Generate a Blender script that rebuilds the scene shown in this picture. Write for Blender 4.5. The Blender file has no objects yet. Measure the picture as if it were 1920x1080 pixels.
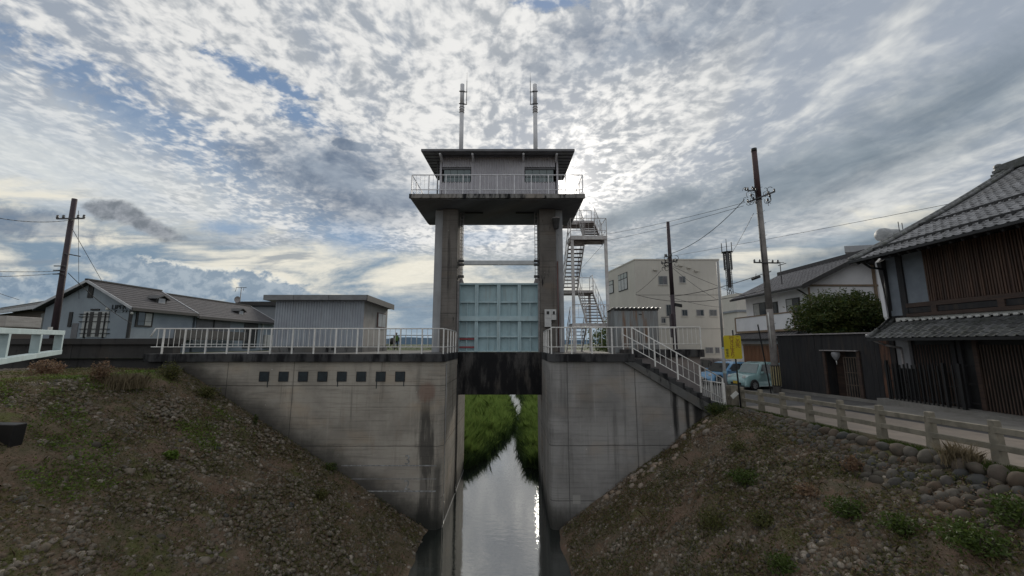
import bpy, math, random
import numpy as np
from mathutils import Vector, Matrix, noise as mnoise

# ------------------------------------------------------------------ scene, camera, sky, sun
SC = bpy.context.scene
COL = SC.collection
R = math.radians
PITCH = 8.3
F = 720.0
cp, sp = math.cos(R(PITCH)), math.sin(R(PITCH))
random.seed(7)
rng = np.random.default_rng(11)

cam_d = bpy.data.cameras.new("camera")
cam = bpy.data.objects.new("camera", cam_d)
COL.objects.link(cam)
cam_d.sensor_width = 36.0
cam_d.lens = 36.0 * F / 1920.0
cam_d.clip_start = 0.05
cam_d.clip_end = 9000
cam.rotation_euler = (R(90 + PITCH), 0, 0)
SC.camera = cam

SC.view_settings.view_transform = 'Standard'
SC.view_settings.look = 'None'
SC.view_settings.exposure = 0.5
SC.view_settings.gamma = 1.0
SC.view_settings.use_curve_mapping = False
SC.cycles.max_bounces = 6
SC.cycles.diffuse_bounces = 3
SC.cycles.glossy_bounces = 3
SC.cycles.transparent_max_bounces = 6

SUN_EL, SUN_AZ = 22.4, 9.1          # azimuth east of +Y
sun_d = bpy.data.lights.new("sun", 'SUN')
sun = bpy.data.objects.new("sun", sun_d)
COL.objects.link(sun)
sun_d.energy = 1.5
sun_d.angle = R(10)
sun_d.color = (1.0, .93, .82)
SUNV = Vector((math.sin(R(SUN_AZ)) * math.cos(R(SUN_EL)), math.cos(R(SUN_AZ)) * math.cos(R(SUN_EL)), math.sin(R(SUN_EL))))
sun.rotation_euler = (-SUNV).to_track_quat('-Z', 'Y').to_euler()


# ---- a small language for node trees
class S:
    def __init__(s, nt, sock): s.nt, s.k = nt, sock
    def _m(s, op, *a, clamp=False):
        n = s.nt.nodes.new('ShaderNodeMath'); n.operation = op; n.use_clamp = clamp
        for i, x in enumerate((s,) + a):
            if isinstance(x, S): s.nt.links.new(x.k, n.inputs[i])
            else: n.inputs[i].default_value = x
        return S(s.nt, n.outputs[0])
    def __add__(s, o): return s._m('ADD', o)
    def __radd__(s, o): return s._m('ADD', o)
    def __sub__(s, o): return s._m('SUBTRACT', o)
    def __rsub__(s, o): return (s * -1.0) + o
    def __mul__(s, o): return s._m('MULTIPLY', o)
    def __rmul__(s, o): return s._m('MULTIPLY', o)
    def __truediv__(s, o): return s._m('DIVIDE', o)
    def __pow__(s, o): return s._m('POWER', o)
    def mx(s, o): return s._m('MAXIMUM', o)
    def mn(s, o): return s._m('MINIMUM', o)
    def clamp(s): return s._m('ADD', 0.0, clamp=True)
    def sin(s): return s._m('SINE')
    def abs(s): return s._m('ABSOLUTE')
    def sqrt(s): return s._m('SQRT')
    def frac(s): return s._m('FRACT')
    def step(s, a, b):
        n = s.nt.nodes.new('ShaderNodeMapRange'); n.interpolation_type = 'SMOOTHSTEP'
        s.nt.links.new(s.k, n.inputs[0])
        n.inputs[1].default_value, n.inputs[2].default_value = (a, b) if a < b else (b, a)
        n.inputs[3].default_value, n.inputs[4].default_value = (0, 1) if a < b else (1, 0)
        return S(s.nt, n.outputs[0])


def xyz(nt, sock):
    n = nt.nodes.new('ShaderNodeSeparateXYZ'); nt.links.new(sock, n.inputs[0])
    return [S(nt, o) for o in n.outputs]


def vec(nt, x, y, z):
    n = nt.nodes.new('ShaderNodeCombineXYZ')
    for i, a in enumerate((x, y, z)):
        if isinstance(a, S): nt.links.new(a.k, n.inputs[i])
        else: n.inputs[i].default_value = a
    return n.outputs[0]


def noise(nt, v, scale=1.0, detail=4.0, rough=.5, dist=0.0):
    n = nt.nodes.new('ShaderNodeTexNoise')
    nt.links.new(v.k if isinstance(v, S) else v, n.inputs['Vector'])
    n.inputs['Scale'].default_value = scale; n.inputs['Detail'].default_value = detail
    n.inputs['Roughness'].default_value = rough; n.inputs['Distortion'].default_value = dist
    return S(nt, n.outputs[0])


def voronoi(nt, v, scale, feature='F1', rnd=1.0, out=0):
    n = nt.nodes.new('ShaderNodeTexVoronoi'); n.feature = feature
    nt.links.new(v, n.inputs['Vector']); n.inputs['Scale'].default_value = scale
    n.inputs['Randomness'].default_value = rnd
    return S(nt, n.outputs[out])


def rgb(nt, c):
    n = nt.nodes.new('ShaderNodeRGB'); n.outputs[0].default_value = (c[0], c[1], c[2], 1); return n.outputs[0]


def mix(nt, f, a, b, mode='MIX'):
    n = nt.nodes.new('ShaderNodeMix'); n.data_type = 'RGBA'; n.blend_type = mode; n.clamp_result = False
    if isinstance(f, S): nt.links.new(f.k, n.inputs[0])
    else: n.inputs[0].default_value = f
    for i, c in ((6, a), (7, b)):
        if isinstance(c, (tuple, list)): n.inputs[i].default_value = (c[0], c[1], c[2], 1)
        else: nt.links.new(c, n.inputs[i])
    return n.outputs[2]


def scale_col(nt, c, f):
    n = nt.nodes.new('ShaderNodeVectorMath'); n.operation = 'SCALE'
    nt.links.new(c, n.inputs[0])
    if isinstance(f, S): nt.links.new(f.k, n.inputs[3])
    else: n.inputs[3].default_value = f
    return n.outputs[0]


# helpers that turn a line of sight of the survey photo into a point of the place
def ray(u, v):
    b = (540 - v) / F
    y = cp - b * sp
    return (u - 960) / F / y, (sp + b * cp) / y
def onY(u, v, Y):
    a, b = ray(u, v); return a * Y, b * Y
def onX(u, v, X):
    a, b = ray(u, v); return X / a, b * X / a
def P3(u, v, Y):
    a, b = ray(u, v); return Vector((a * Y, Y, b * Y))


# ---- world: Nishita sky behind procedural altocumulus and stratus
W = bpy.data.worlds.new("World"); SC.world = W; W.use_nodes = True
nt = W.node_tree; nt.nodes.clear()
tc = nt.nodes.new('ShaderNodeTexCoord')
nv = nt.nodes.new('ShaderNodeVectorMath'); nv.operation = 'NORMALIZE'
nt.links.new(tc.outputs['Generated'], nv.inputs[0])
D = nv.outputs[0]
dx, dy, dz = xyz(nt, D)
sky = nt.nodes.new('ShaderNodeTexSky'); sky.sky_type = 'NISHITA'; sky.sun_disc = False
sky.sun_elevation = R(SUN_EL); sky.sun_rotation = R(SUN_AZ)
sky.air_density = 1.6; sky.dust_density = 1.0; sky.ozone_density = 2.0
blue = scale_col(nt, sky.outputs[0], 0.062)
blue = mix(nt, .62, blue, (.15, .235, .40))
elev = dz.mx(0.0)
inv = 1.0 / 1
den = elev + .09
px, py = dx / den, dy / den
# gnomonic coordinates of the sunward half of the sky
yy = dy.mx(.05)
gs, gt = dx / yy, dz / yy
front = dy.step(.05, .25)
wr = nt.nodes.new('ShaderNodeTexNoise'); nt.links.new(vec(nt, px, py, 2.2), wr.inputs['Vector']); wr.inputs['Scale'].default_value = 2.4; wr.inputs['Detail'].default_value = 4
wx, wy, wz = xyz(nt, wr.outputs['Color'])
qx, qy = px + (wx - .5) * .16, py + (wy - .5) * .16
pv = vec(nt, qx, qy * .92, 0.0)
pw = vec(nt, qx + qy * .10, qy * .50, 3.1)
gv = vec(nt, gs, gt * 1.5, 0.7)
hv = vec(nt, gs * 1.0, gt * 4.2, 9.0)
hvb = vec(nt, gs * .8, gt * 6.5, 5.0)
L = noise(nt, pw, 1.1, 3, .55, .3)                  # big fields
M = noise(nt, pw, 3.6, 5, .55, .4)                  # bands
C = noise(nt, pv, 9.0, 3, .55, .15)                 # cells
Cf = noise(nt, pv, 24.0, 3, .55, .1)
HZ = noise(nt, hv, 2.6, 8, .60, .5)
HB = noise(nt, hvb, 3.0, 7, .62, .6)
G = noise(nt, gv, 7.0, 6, .60, .3)
G2 = noise(nt, gv, 24.0, 5, .62, .2)


def blob(u, v, ru, rv, deg, rag=.5, soft=.55):
    """mask of one cloud or gap: centre and radii given in survey pixels"""
    s0, t0 = ray(u, v)
    s1, _ = ray(u + ru, v); _, t1 = ray(u, v - rv)
    a, b = s1 - s0, t1 - t0
    c, s_ = math.cos(R(deg)), math.sin(R(deg))
    ds, dt = gs - s0, gt - t0
    e1 = (ds * c + dt * s_) / a
    e2 = (dt * c - ds * s_) / b
    r = (e1 * e1 + e2 * e2).sqrt() + (G - .5) * (rag * 5.0) + (G2 - .5) * (rag * 2.6)
    return r.step(1.0 + soft * .5, 1.0 - soft * .8) * front


low = elev.step(.36, .14)                            # 1 near the horizon
white = (.665, .665, .655)
grey = (.335, .36, .39)
gap = blob(250, 215, 420, 55, -30, .45, 1.1).mx(blob(1010, 8, 70, 14, 0, .5)).mx(blob(480, 140, 120, 24, -25, .5)).mx(blob(560, 215, 90, 30, -30, .5, 1.0))
right = (gs - .25).step(.0, .75) * front
dap = C * .56 + Cf * .66 - .095 + (L - .5) * .42 + (M - .5) * .30 - (gs + .25).step(.0, .5) * front * .035
smooth_ = L * .4 + M * .6
tone_c = (dap - gap * .10).step(.40, .66)
tone_s = (smooth_ * .75 + C * .25).step(.43, .64)
k_s = (right * .85).mx(0.0)
tone = tone_c * (1.0 - k_s) + tone_s * k_s
lowc = mix(nt, gap.mx((L - .5).step(.10, -.02) * .28), grey, blue)
alto = mix(nt, tone, lowc, mix(nt, k_s, white, (.62, .63, .615)))
veil = blob(90, 330, 420, 130, -22, .25, 1.3)
alto = mix(nt, veil * .85, alto, mix(nt, M.step(.38, .66), (.60, .625, .62), (.43, .48, .53)))
# stratus towards the horizon, drawn out sideways
strat = mix(nt, (HZ * .8 + G * .2).step(.41, .60), (.175, .245, .32), (.68, .655, .57))
strat = mix(nt, HB.step(.50, .66) * .75, strat, (.21, .25, .295))
strat = mix(nt, elev.step(.10, .0) * .5, strat, (.36, .46, .55))
cov_l = ((HZ - .5) * 2.2 + low * 1.6 - .55).step(.15, .75)
col = mix(nt, cov_l, alto, strat)
# named features: long grey bands on the right, dark masses left of the tower, blue holes, one small cloud
band = blob(1500, 340, 640, 66, 21, .16, 1.3).mx(blob(1780, 205, 460, 74, 24, .18, 1.3) * .85).mx(blob(1620, 470, 460, 34, 17, .18, 1.2)).mx(blob(1200, 398, 210, 30, 18, .3, 1.1))
col = mix(nt, band * .95, col, mix(nt, M.step(.35, .65), (.135, .175, .215), (.225, .27, .31)))
dark = blob(620, 322, 160, 66, -12, .28, 1.0).mx(blob(730, 372, 150, 40, 0, .3, 1.0) * .95).mx(blob(690, 410, 110, 22, 0, .3, 1.0) * .7).mx(blob(670, 275, 60, 12, -8, .5)).mx(blob(1230, 70, 260, 60, 14, .35, 1.1) * .65).mx(blob(60, 420, 130, 26, -8, .4) * .7).mx(blob(470, 290, 70, 18, -10, .5, .9) * .5)
col = mix(nt, dark * .95, col, mix(nt, G.step(.38, .62), (.12, .16, .225), (.25, .295, .355)))
hole = blob(660, 447, 84, 30, -6, .38, 1.3).mx(blob(430, 428, 56, 12, -4, .5, 1.3)).mx(blob(900, 445, 60, 12, 0, .5) * .5)
col = mix(nt, hole * .8, col, (.18, .28, .42))
cu = blob(330, 536, 160, 40, 2, .42, .22).mx(blob(490, 552, 80, 26, 0, .45, .25)).mx(blob(215, 496, 90, 20, -20, .4, .4)).mx(blob(30, 540, 120, 26, 0, .4, .5)).mx(blob(150, 562, 110, 22, 0, .4, .3))
cu_rim = blob(336, 520, 138, 32, 2, .42, .2).mx(blob(484, 538, 66, 20, 0, .5, .2))
col = mix(nt, cu_rim * .75, col, (.66, .66, .61))
col = mix(nt, cu * .92, col, mix(nt, G2.step(.4, .62), (.17, .235, .31), (.29, .35, .41)))
small = blob(212, 394, 52, 19, -10, .30, .5).mx(blob(272, 420, 76, 16, -24, .28, .5)).mx(blob(240, 404, 46, 19, -20, .28, .45))
col = mix(nt, small * .97, col, mix(nt, G2.step(.35, .65), (.15, .17, .195), (.27, .29, .32)))
tiny = blob(936, 460, 16, 8, 0, .35, .3)
col = mix(nt, tiny * .8, col, mix(nt, G2.step(.4, .55), (.30, .34, .41), (.7, .7, .68)))
# light scattered by the cloud round the hidden sun
dotn = nt.nodes.new('ShaderNodeVectorMath'); dotn.operation = 'DOT_PRODUCT'
nt.links.new(D, dotn.inputs[0]); dotn.inputs[1].default_value = SUNV
mu = S(nt, dotn.outputs['Value']).mx(0.0)
thin = 1.0 - (band * .75).mx(dark * .8).mx((1.0 - tone) * .75)
glow = (mu ** 7.0) * .09 + (mu ** 40.0) * .15 + (mu ** 260.0) * .85 + (mu ** 1500.0) * 1.8 + (mu ** 6000.0) * 5.0
gl = scale_col(nt, rgb(nt, (1.0, .93, .84)), glow * thin)
addn = nt.nodes.new('ShaderNodeVectorMath'); addn.operation = 'ADD'
nt.links.new(col, addn.inputs[0]); nt.links.new(gl, addn.inputs[1])
fin = mix(nt, dz.step(-.02, .0), (.12, .13, .12), addn.outputs[0])
bg = nt.nodes.new('ShaderNodeBackground'); bg.inputs[1].default_value = 0.84
nt.links.new(fin, bg.inputs[0])
wo = nt.nodes.new('ShaderNodeOutputWorld'); nt.links.new(bg.outputs[0], wo.inputs[0])


# ------------------------------------------------------------------ materials
MATS = {}
def new_mat(name):
    m = bpy.data.materials.new(name); m.use_nodes = True
    t = m.node_tree; b = t.nodes['Principled BSDF']
    g = t.nodes.new('ShaderNodeNewGeometry')
    MATS[name] = m
    return m, t, b, g


def bump(t, b, h, strength=.4, dist=.02):
    n = t.nodes.new('ShaderNodeBump'); n.inputs['Strength'].default_value = strength
    n.inputs['Distance'].default_value = dist
    t.links.new(h.k, n.inputs['Height']); t.links.new(n.outputs[0], b.inputs['Normal'])


def mat(name, c1, c2=None, sc=2.0, rough=.75, metal=0.0, stretch=(1, 1, 1), lo=.35, hi=.65, bmp=.0, bsc=30, spec=None,
        dirt=None, dirt_amt=.5, island=0.0, detail=6):
    """two tones blended by noise in world space, optional dirt streaks, fine bump and per-piece tone"""
    m, t, b, g = new_mat(name)
    c2 = c2 or tuple(x * .8 for x in c1)
    x, y, z = xyz(t, g.outputs['Position'])
    pv_ = vec(t, x * stretch[0], y * stretch[1], z * stretch[2])
    n1 = noise(t, pv_, sc, detail, .6, .2)
    c = mix(t, n1.step(lo, hi), c1, c2)
    if dirt:
        n2 = noise(t, vec(t, x * 3.0, y * 3.0, z * .35), 1.6, 5, .6)
        c = mix(t, n2.step(.5, .75) * dirt_amt, c, dirt)
    if island:
        rpi = S(t, g.outputs['Random Per Island'])
        oi = t.nodes.new('ShaderNodeObjectInfo')
        rnd = (rpi + S(t, oi.outputs['Random'])).frac()
        c = scale_col(t, c, rnd * (2 * island) + (1 - island))
    t.links.new(c, b.inputs['Base Color'])
    b.inputs['Roughness'].default_value = rough
    b.inputs['Metallic'].default_value = metal
    if spec is not None: b.inputs['Specular IOR Level'].default_value = spec
    if bmp: bump(t, b, noise(t, g.outputs['Position'], bsc, 4, .6), bmp, .01)
    return m


def leaf_mat(name, cols, rough=.55):
    m, t, b, g = new_mat(name)
    rnd = S(t, g.outputs['Random Per Island'])
    n = noise(t, g.outputs['Position'], 2.2, 3, .5)
    f = (rnd * .6 + n * .8 - .2).clamp()
    cr = t.nodes.new('ShaderNodeValToRGB')
    t.links.new(f.k, cr.inputs[0])
    el = cr.color_ramp.elements
    for i, c in enumerate(cols):
        p = i / (len(cols) - 1)
        e = el[i] if i < 2 and len(cols) > 1 else el.new(p)
        e.position = p; e.color = (*c, 1)
    t.links.new(cr.outputs[0], b.inputs['Base Color'])
    b.inputs['Roughness'].default_value = rough
    b.inputs['Specular IOR Level'].default_value = .25
    tr = t.nodes.new('ShaderNodeBsdfTranslucent'); t.links.new(cr.outputs[0], tr.inputs[0])
    ms = t.nodes.new('ShaderNodeMixShader'); ms.inputs[0].default_value = .3
    t.links.new(b.outputs[0], ms.inputs[1]); t.links.new(tr.outputs[0], ms.inputs[2])
    t.links.new(ms.outputs[0], t.nodes['Material Output'].inputs[0])
    return m


def concrete(name, base, board=.2, stain=.6, joints=(), black=0.0, rust=0.0, specks=.6, special=None, wet=None, fade=None):
    """board-marked concrete with pour joints, run-off streaks, pits and pale specks (world space)"""
    m, t, b, g = new_mat(name)
    x, y, z = xyz(t, g.outputs['Position'])
    h = x + y * .97
    big = noise(t, vec(t, h * .55, y * .2, z * .5), 1.0, 5, .6, .3)
    c = mix(t, big.step(.35, .68), base, tuple(k * .66 for k in base))
    warm = noise(t, vec(t, h * .4, 3.0, z * .7), 1.3, 4, .5)
    c = mix(t, warm.step(.5, .75) * .5, c, (base[0] * 1.02, base[1] * .86, base[2] * .70))
    # horizontal boards
    bd = noise(t, vec(t, h * .35, 1.0, z * 9.0), 1.6, 4, .6)
    c = mix(t, bd.step(.5, .72) * board, c, tuple(k * .35 for k in base))
    lines = (z * 5.55).frac()
    ln = (lines - .5).abs().step(.455, .5)
    ln = ln * noise(t, vec(t, h * 1.5, 2.0, z * 3.0), 1.3, 4, .6).step(.42, .62)
    c = mix(t, ln * (board * 1.3), c, tuple(k * .3 for k in base))
    # vertical run-off
    st = noise(t, vec(t, h * 2.3, 4.0, z * .10), 1.5, 6, .65, .1)
    st2 = noise(t, vec(t, h * .9, 8.0, z * .4), 1.3, 5, .65, .2)
    stf = st.step(.50, .70) * st2.step(.36, .62) * stain
    c = mix(t, stf, c, tuple(k * .28 for k in base))
    pale = noise(t, vec(t, h * 3.1, 7.0, z * .12), 1.5, 5, .65, .1)
    c = mix(t, pale.step(.58, .76) * .30, c, tuple(min(.6, k * 1.35) for k in base))
    if black:
        bk = noise(t, vec(t, h * 2.0, 1.5, z * .5), 1.4, 6, .65)
        c = mix(t, bk.step(.66 - black * .45, .74 - black * .25), c, (.012, .012, .014))
    if rust:
        rs = noise(t, vec(t, h * 2.5, 9.5, z * .8), 1.4, 6, .6)
        c = mix(t, rs.step(.55, .75) * rust, c, (.22, .12, .07))
    # pale specks of old form ties
    if specks:
        vo = voronoi(t, vec(t, h, 0.0, z * 1.0), 3.4)
        gate = noise(t, vec(t, h, 5.0, z), .9, 2, .5).step(.48, .60)
        c = mix(t, vo.step(.085, .03) * gate * specks, c, (.80, .78, .74))
    jm = None
    for (axis, val) in joints:
        k = {'x': x, 'y': y, 'z': z}[axis]
        wob = noise(t, vec(t, h * 2.0, 0.0, z * 2.0), 1.5, 3, .5)
        j = (k - val + (wob - .5) * .03).abs().step(.022, .008)
        jm = j if jm is None else jm.mx(j)
    if jm is not None:
        c = mix(t, jm * .75, c, tuple(k * .25 for k in base))
    hgt = noise(t, g.outputs['Position'], 38, 5, .65) * .5 + bd * .6 - ln * 1.2
    if jm is not None: hgt = hgt - jm * 2.0
    rough = S(t, rgb_val(t, .85))
    if special: c = special(t, c, x, y, z)
    if wet is not None:
        # algae and damp left by the river up to its flood line
        wn = noise(t, vec(t, h * 1.2, 0.0, z * .9), 1.6, 5, .6)
        wf = (z + (wn - .5) * 1.6).step(wet + .9, wet - .3)
        c = mix(t, wf * .82, c, (.026, .027, .024))
    t.links.new(c, b.inputs['Base Color'])
    b.inputs['Roughness'].default_value = .88
    b.inputs['Specular IOR Level'].default_value = .25
    bump(t, b, hgt, .5, .012)
    return m


def rgb_val(t, v):
    n = t.nodes.new('ShaderNodeValue'); n.outputs[0].default_value = v; return n.outputs[0]
# ------------------------------------------------------------------ mesh and object helpers
def origin_of(o):
    p = Vector((0, 0, 0))
    while o is not None:
        p += o.location; o = o.parent
    return p


def link(name, me, parent=None, loc=None):
    o = bpy.data.objects.new(name, me); COL.objects.link(o)
    if parent is not None: o.parent = parent
    if loc is not None: o.location = loc
    return o


class MB:
    def __init__(s): s.v, s.f, s.sm = [], [], []
    def add(s, vs, fs, smooth=False):
        n = len(s.v); s.v += [tuple(p) for p in vs]
        for f in fs: s.f.append(tuple(n + i for i in f)); s.sm.append(smooth)
        return s
    def box(s, x0, x1, y0, y1, z0, z1):
        return s.add([(x0, y0, z0), (x1, y0, z0), (x1, y1, z0), (x0, y1, z0), (x0, y0, z1), (x1, y0, z1), (x1, y1, z1), (x0, y1, z1)],
                     [(3, 2, 1, 0), (4, 5, 6, 7), (0, 1, 5, 4), (1, 2, 6, 5), (2, 3, 7, 6), (3, 0, 4, 7)])
    def hexa(s, b, t): return s.add(list(b) + list(t), [(3, 2, 1, 0), (4, 5, 6, 7), (0, 1, 5, 4), (1, 2, 6, 5), (2, 3, 7, 6), (3, 0, 4, 7)])
    def bar(s, p0, p1, w, h, up=(0, 0, 1)):
        """a rectangular bar from p0 to p1, w wide and h high"""
        p0, p1 = Vector(p0), Vector(p1); d = (p1 - p0).normalized(); up = Vector(up)
        if abs(d.dot(up)) > .99: up = Vector((0, 1, 0))
        a = d.cross(up).normalized() * (w / 2); b = a.cross(d).normalized() * (h / 2)
        q = lambda p: [p - a - b, p + a - b, p + a + b, p - a + b]
        return s.add(q(p0) + q(p1), [(0, 1, 2, 3), (7, 6, 5, 4), (0, 4, 5, 1), (1, 5, 6, 2), (2, 6, 7, 3), (3, 7, 4, 0)])
    def tube(s, p0, p1, r0, r1=None, n=8, cap=True):
        r1 = r0 if r1 is None else r1
        p0, p1 = Vector(p0), Vector(p1); d = (p1 - p0).normalized()
        up = Vector((0, 0, 1)) if abs(d.z) < .95 else Vector((1, 0, 0))
        a = d.cross(up).normalized(); b = d.cross(a)
        vs = []
        for p, r in ((p0, r0), (p1, r1)):
            for i in range(n):
                t = 2 * math.pi * i / n; vs.append(p + a * (r * math.cos(t)) + b * (r * math.sin(t)))
        k = len(s.v)
        s.add(vs, [(i, (i + 1) % n, n + (i + 1) % n, n + i) for i in range(n)], True)
        if cap:
            s.f.append(tuple(k + i for i in reversed(range(n)))); s.sm.append(False)
            s.f.append(tuple(k + n + i for i in range(n))); s.sm.append(False)
        return s
    def path(s, pts, r, n=6):
        for a, b in zip(pts, pts[1:]): s.tube(a, b, r, r, n, True)
        return s
    def lathe(s, prof, c, n=16, axis='z'):
        vs = []
        for r, h in prof:
            for i in range(n):
                t = 2 * math.pi * i / n
                q = (r * math.cos(t), r * math.sin(t), h)
                if axis == 'x': q = (h, q[0], q[1])
                if axis == 'y': q = (q[0], h, q[1])
                vs.append((c[0] + q[0], c[1] + q[1], c[2] + q[2]))
        fs = []
        for j in range(len(prof) - 1):
            for i in range(n):
                i2 = (i + 1) % n; fs.append((j * n + i, j * n + i2, (j + 1) * n + i2, (j + 1) * n + i))
        return s.add(vs, fs, True)
    def ext(s, pts, lo, hi, axis='y'):
        """a polygon extruded along an axis; pts are the two other coordinates in x,y,z order"""
        n = len(pts)
        def q(p, h):
            return {'y': (p[0], h, p[1]), 'x': (h, p[0], p[1]), 'z': (p[0], p[1], h)}[axis]
        vs = [q(p, lo) for p in pts] + [q(p, hi) for p in pts]
        return s.add(vs, [tuple(range(n)), tuple(range(2 * n - 1, n - 1, -1))] + [(i, n + i, n + (i + 1) % n, (i + 1) % n) for i in range(n)])
    def corrugated(s, p0, p1, z0, z1, pitch=.08, amp=.012, normal=None):
        """a standing sheet from p0 to p1 (xy) with trapezoid ribs"""
        p0, p1 = Vector((p0[0], p0[1], 0)), Vector((p1[0], p1[1], 0))
        L_ = (p1 - p0).length; d = (p1 - p0) / L_; nn = Vector((d.y, -d.x, 0)) if normal is None else Vector(normal)
        k = max(2, int(L_ / pitch)); vs = []
        prof = ((0, 0), (.18, 0), (.32, 1), (.68, 1), (.82, 0))
        xs = []
        for i in range(k):
            for a, h in prof: xs.append(((i + a) / k, h))
        xs.append((1, 0))
        for a, h in xs:
            q = p0 + d * (a * L_) + nn * (h * amp)
            vs += [(q.x, q.y, z0), (q.x, q.y, z1)]
        return s.add(vs, [(2 * i, 2 * i + 2, 2 * i + 3, 2 * i + 1) for i in range(len(xs) - 1)])
    def mesh(s, name, m=None, off=Vector((0, 0, 0))):
        me = bpy.data.meshes.new(name)
        me.from_pydata([(a - off[0], b - off[1], c - off[2]) for a, b, c in s.v], [], s.f)
        me.polygons.foreach_set('use_smooth', s.sm)
        bm_fix(me)
        if m: me.materials.append(m)
        return me
    def build(s, name, m, parent=None, bevel=0, loc=None):
        off = origin_of(parent) if parent is not None else Vector((0, 0, 0))
        if parent is None and loc is not None: off = Vector(loc)
        me = s.mesh(name, m, off)
        o = link(name, me, parent, None if (parent is not None or loc is None) else loc)
        if bevel:
            b = o.modifiers.new('bevel', 'BEVEL'); b.width = bevel; b.segments = 2; b.limit_method = 'ANGLE'
        return o


def bm_fix(me):
    import bmesh
    bm = bmesh.new(); bm.from_mesh(me)
    bmesh.ops.recalc_face_normals(bm, faces=bm.faces)
    bm.to_mesh(me); bm.free()


def fast_mesh(name, verts, faces, m=None, smooth=False):
    """verts (N,3), faces (M,k) with one k"""
    me = bpy.data.meshes.new(name)
    verts = np.asarray(verts, dtype=np.float32); faces = np.asarray(faces, dtype=np.int32)
    k = faces.shape[1]
    me.vertices.add(len(verts)); me.vertices.foreach_set('co', verts.ravel())
    me.loops.add(faces.size); me.loops.foreach_set('vertex_index', faces.ravel())
    me.polygons.add(len(faces)); me.polygons.foreach_set('loop_start', np.arange(len(faces), dtype=np.int32) * k)
    me.update(calc_edges=True)
    if smooth: me.polygons.foreach_set('use_smooth', np.ones(len(faces), dtype=bool))
    if m: me.materials.append(m)
    return me


def tag(o, label=None, cat=None, group=None, kind=None):
    if label: o['label'] = label
    if cat: o['category'] = cat
    if group: o['group'] = group
    if kind: o['kind'] = kind
    return o


def thing(name, label, cat, loc=(0, 0, 0), group=None, rotz=0):
    o = bpy.data.objects.new(name, None); COL.objects.link(o); o.location = loc; o.rotation_euler = (0, 0, rotz)
    o.empty_display_size = .2
    return tag(o, label, cat, group)


def inst(name, me, parent, wloc, rot=None, scale=None):
    """another object on a shared mesh, at a world place under an unrotated parent"""
    o = bpy.data.objects.new(name, me); COL.objects.link(o)
    o.parent = parent
    o.location = Vector(wloc) - (origin_of(parent) if parent else Vector((0, 0, 0)))
    if rot is not None: o.rotation_euler = rot
    if scale is not None: o.scale = scale
    return o


def copy_tree(o, parent=None):
    c = o.copy(); COL.objects.link(c); c.parent = parent
    for ch in o.children: copy_tree(ch, c)
    return c


def leaves(cent, size, el=1.8, tilt=None, nrm=None):
    """rhombic leaves round centres (N,3); size (N,) half length"""
    n = len(cent)
    a = rng.normal(size=(n, 3)); a /= np.linalg.norm(a, axis=1)[:, None]
    if tilt is not None: a[:, 2] = a[:, 2] * (1 - tilt) + tilt * rng.uniform(.3, 1, n); a /= np.linalg.norm(a, axis=1)[:, None]
    r = rng.normal(size=(n, 3)); b = np.cross(a, r); b /= np.linalg.norm(b, axis=1)[:, None]
    s_ = np.asarray(size)[:, None]
    a2 = a * s_; b2 = b * s_ / el
    v = np.stack([cent - a2, cent + b2, cent + a2, cent - b2], 1).reshape(-1, 3)
    f = np.arange(n * 4).reshape(-1, 4)
    return v, f


def blades(base, h, w, lean=.35):
    """grass blades: one bent triangle pair each"""
    n = len(base)
    ang = rng.uniform(0, 2 * np.pi, n)
    side = np.stack([np.cos(ang), np.sin(ang), np.zeros(n)], 1) * (w[:, None] / 2)
    la = rng.uniform(0, 2 * np.pi, n); ll = rng.uniform(0, lean, n) * h
    top = base + np.stack([np.cos(la) * ll, np.sin(la) * ll, h], 1)
    mid = base + np.stack([np.cos(la) * ll * .3, np.sin(la) * ll * .3, h * .6], 1)
    v = np.stack([base - side, base + side, mid + side * .8, top, mid - side * .8], 1).reshape(-1, 3)
    f = np.arange(n * 5).reshape(-1, 5)
    return v, f


ICO = {}
def stone_mesh(i, sub=1, flat=.62):
    key = (i, sub)
    if key in ICO: return ICO[key]
    import bmesh
    bm = bmesh.new(); bmesh.ops.create_icosphere(bm, subdivisions=sub, radius=1.0)
    for v in bm.verts:
        p = v.co.copy()
        k = 1 + .22 * mnoise.noise(p * 1.1 + Vector((i * 7.3, 2, 1))) + .08 * mnoise.noise(p * 2.7 + Vector((i * 3.1, 5, 1)))
        v.co = Vector((p.x * k, p.y * k * .78, p.z * k * flat))
    vs = np.array([v.co[:] for v in bm.verts]); fs = np.array([[q.index for q in f.verts] for f in bm.faces])
    bm.free(); ICO[key] = (vs, fs)
    return ICO[key]


def stones_joined(name, P, Sz, N, m, parent, sub=1):
    """many small stones in one mesh: places (n,3), radii (n,), normals (n,3)"""
    V_, F_, off = [], [], 0
    for i in range(len(P)):
        vs, fs = stone_mesh(i % 9, sub)
        q = Vector(N[i]).to_track_quat('Z', 'Y').to_matrix() @ Matrix.Rotation(random.uniform(0, 6.28), 3, 'Z')
        q = np.array(q)
        V_.append((vs * Sz[i] * np.array([1, random.uniform(.75, 1.1), random.uniform(.7, 1.1)])) @ q.T + P[i]); F_.append(fs + off); off += len(vs)
    me = fast_mesh(name, np.concatenate(V_), np.concatenate(F_), m, True)
    o = link(name, me, parent); o['kind'] = 'stuff'
    return o


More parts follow.
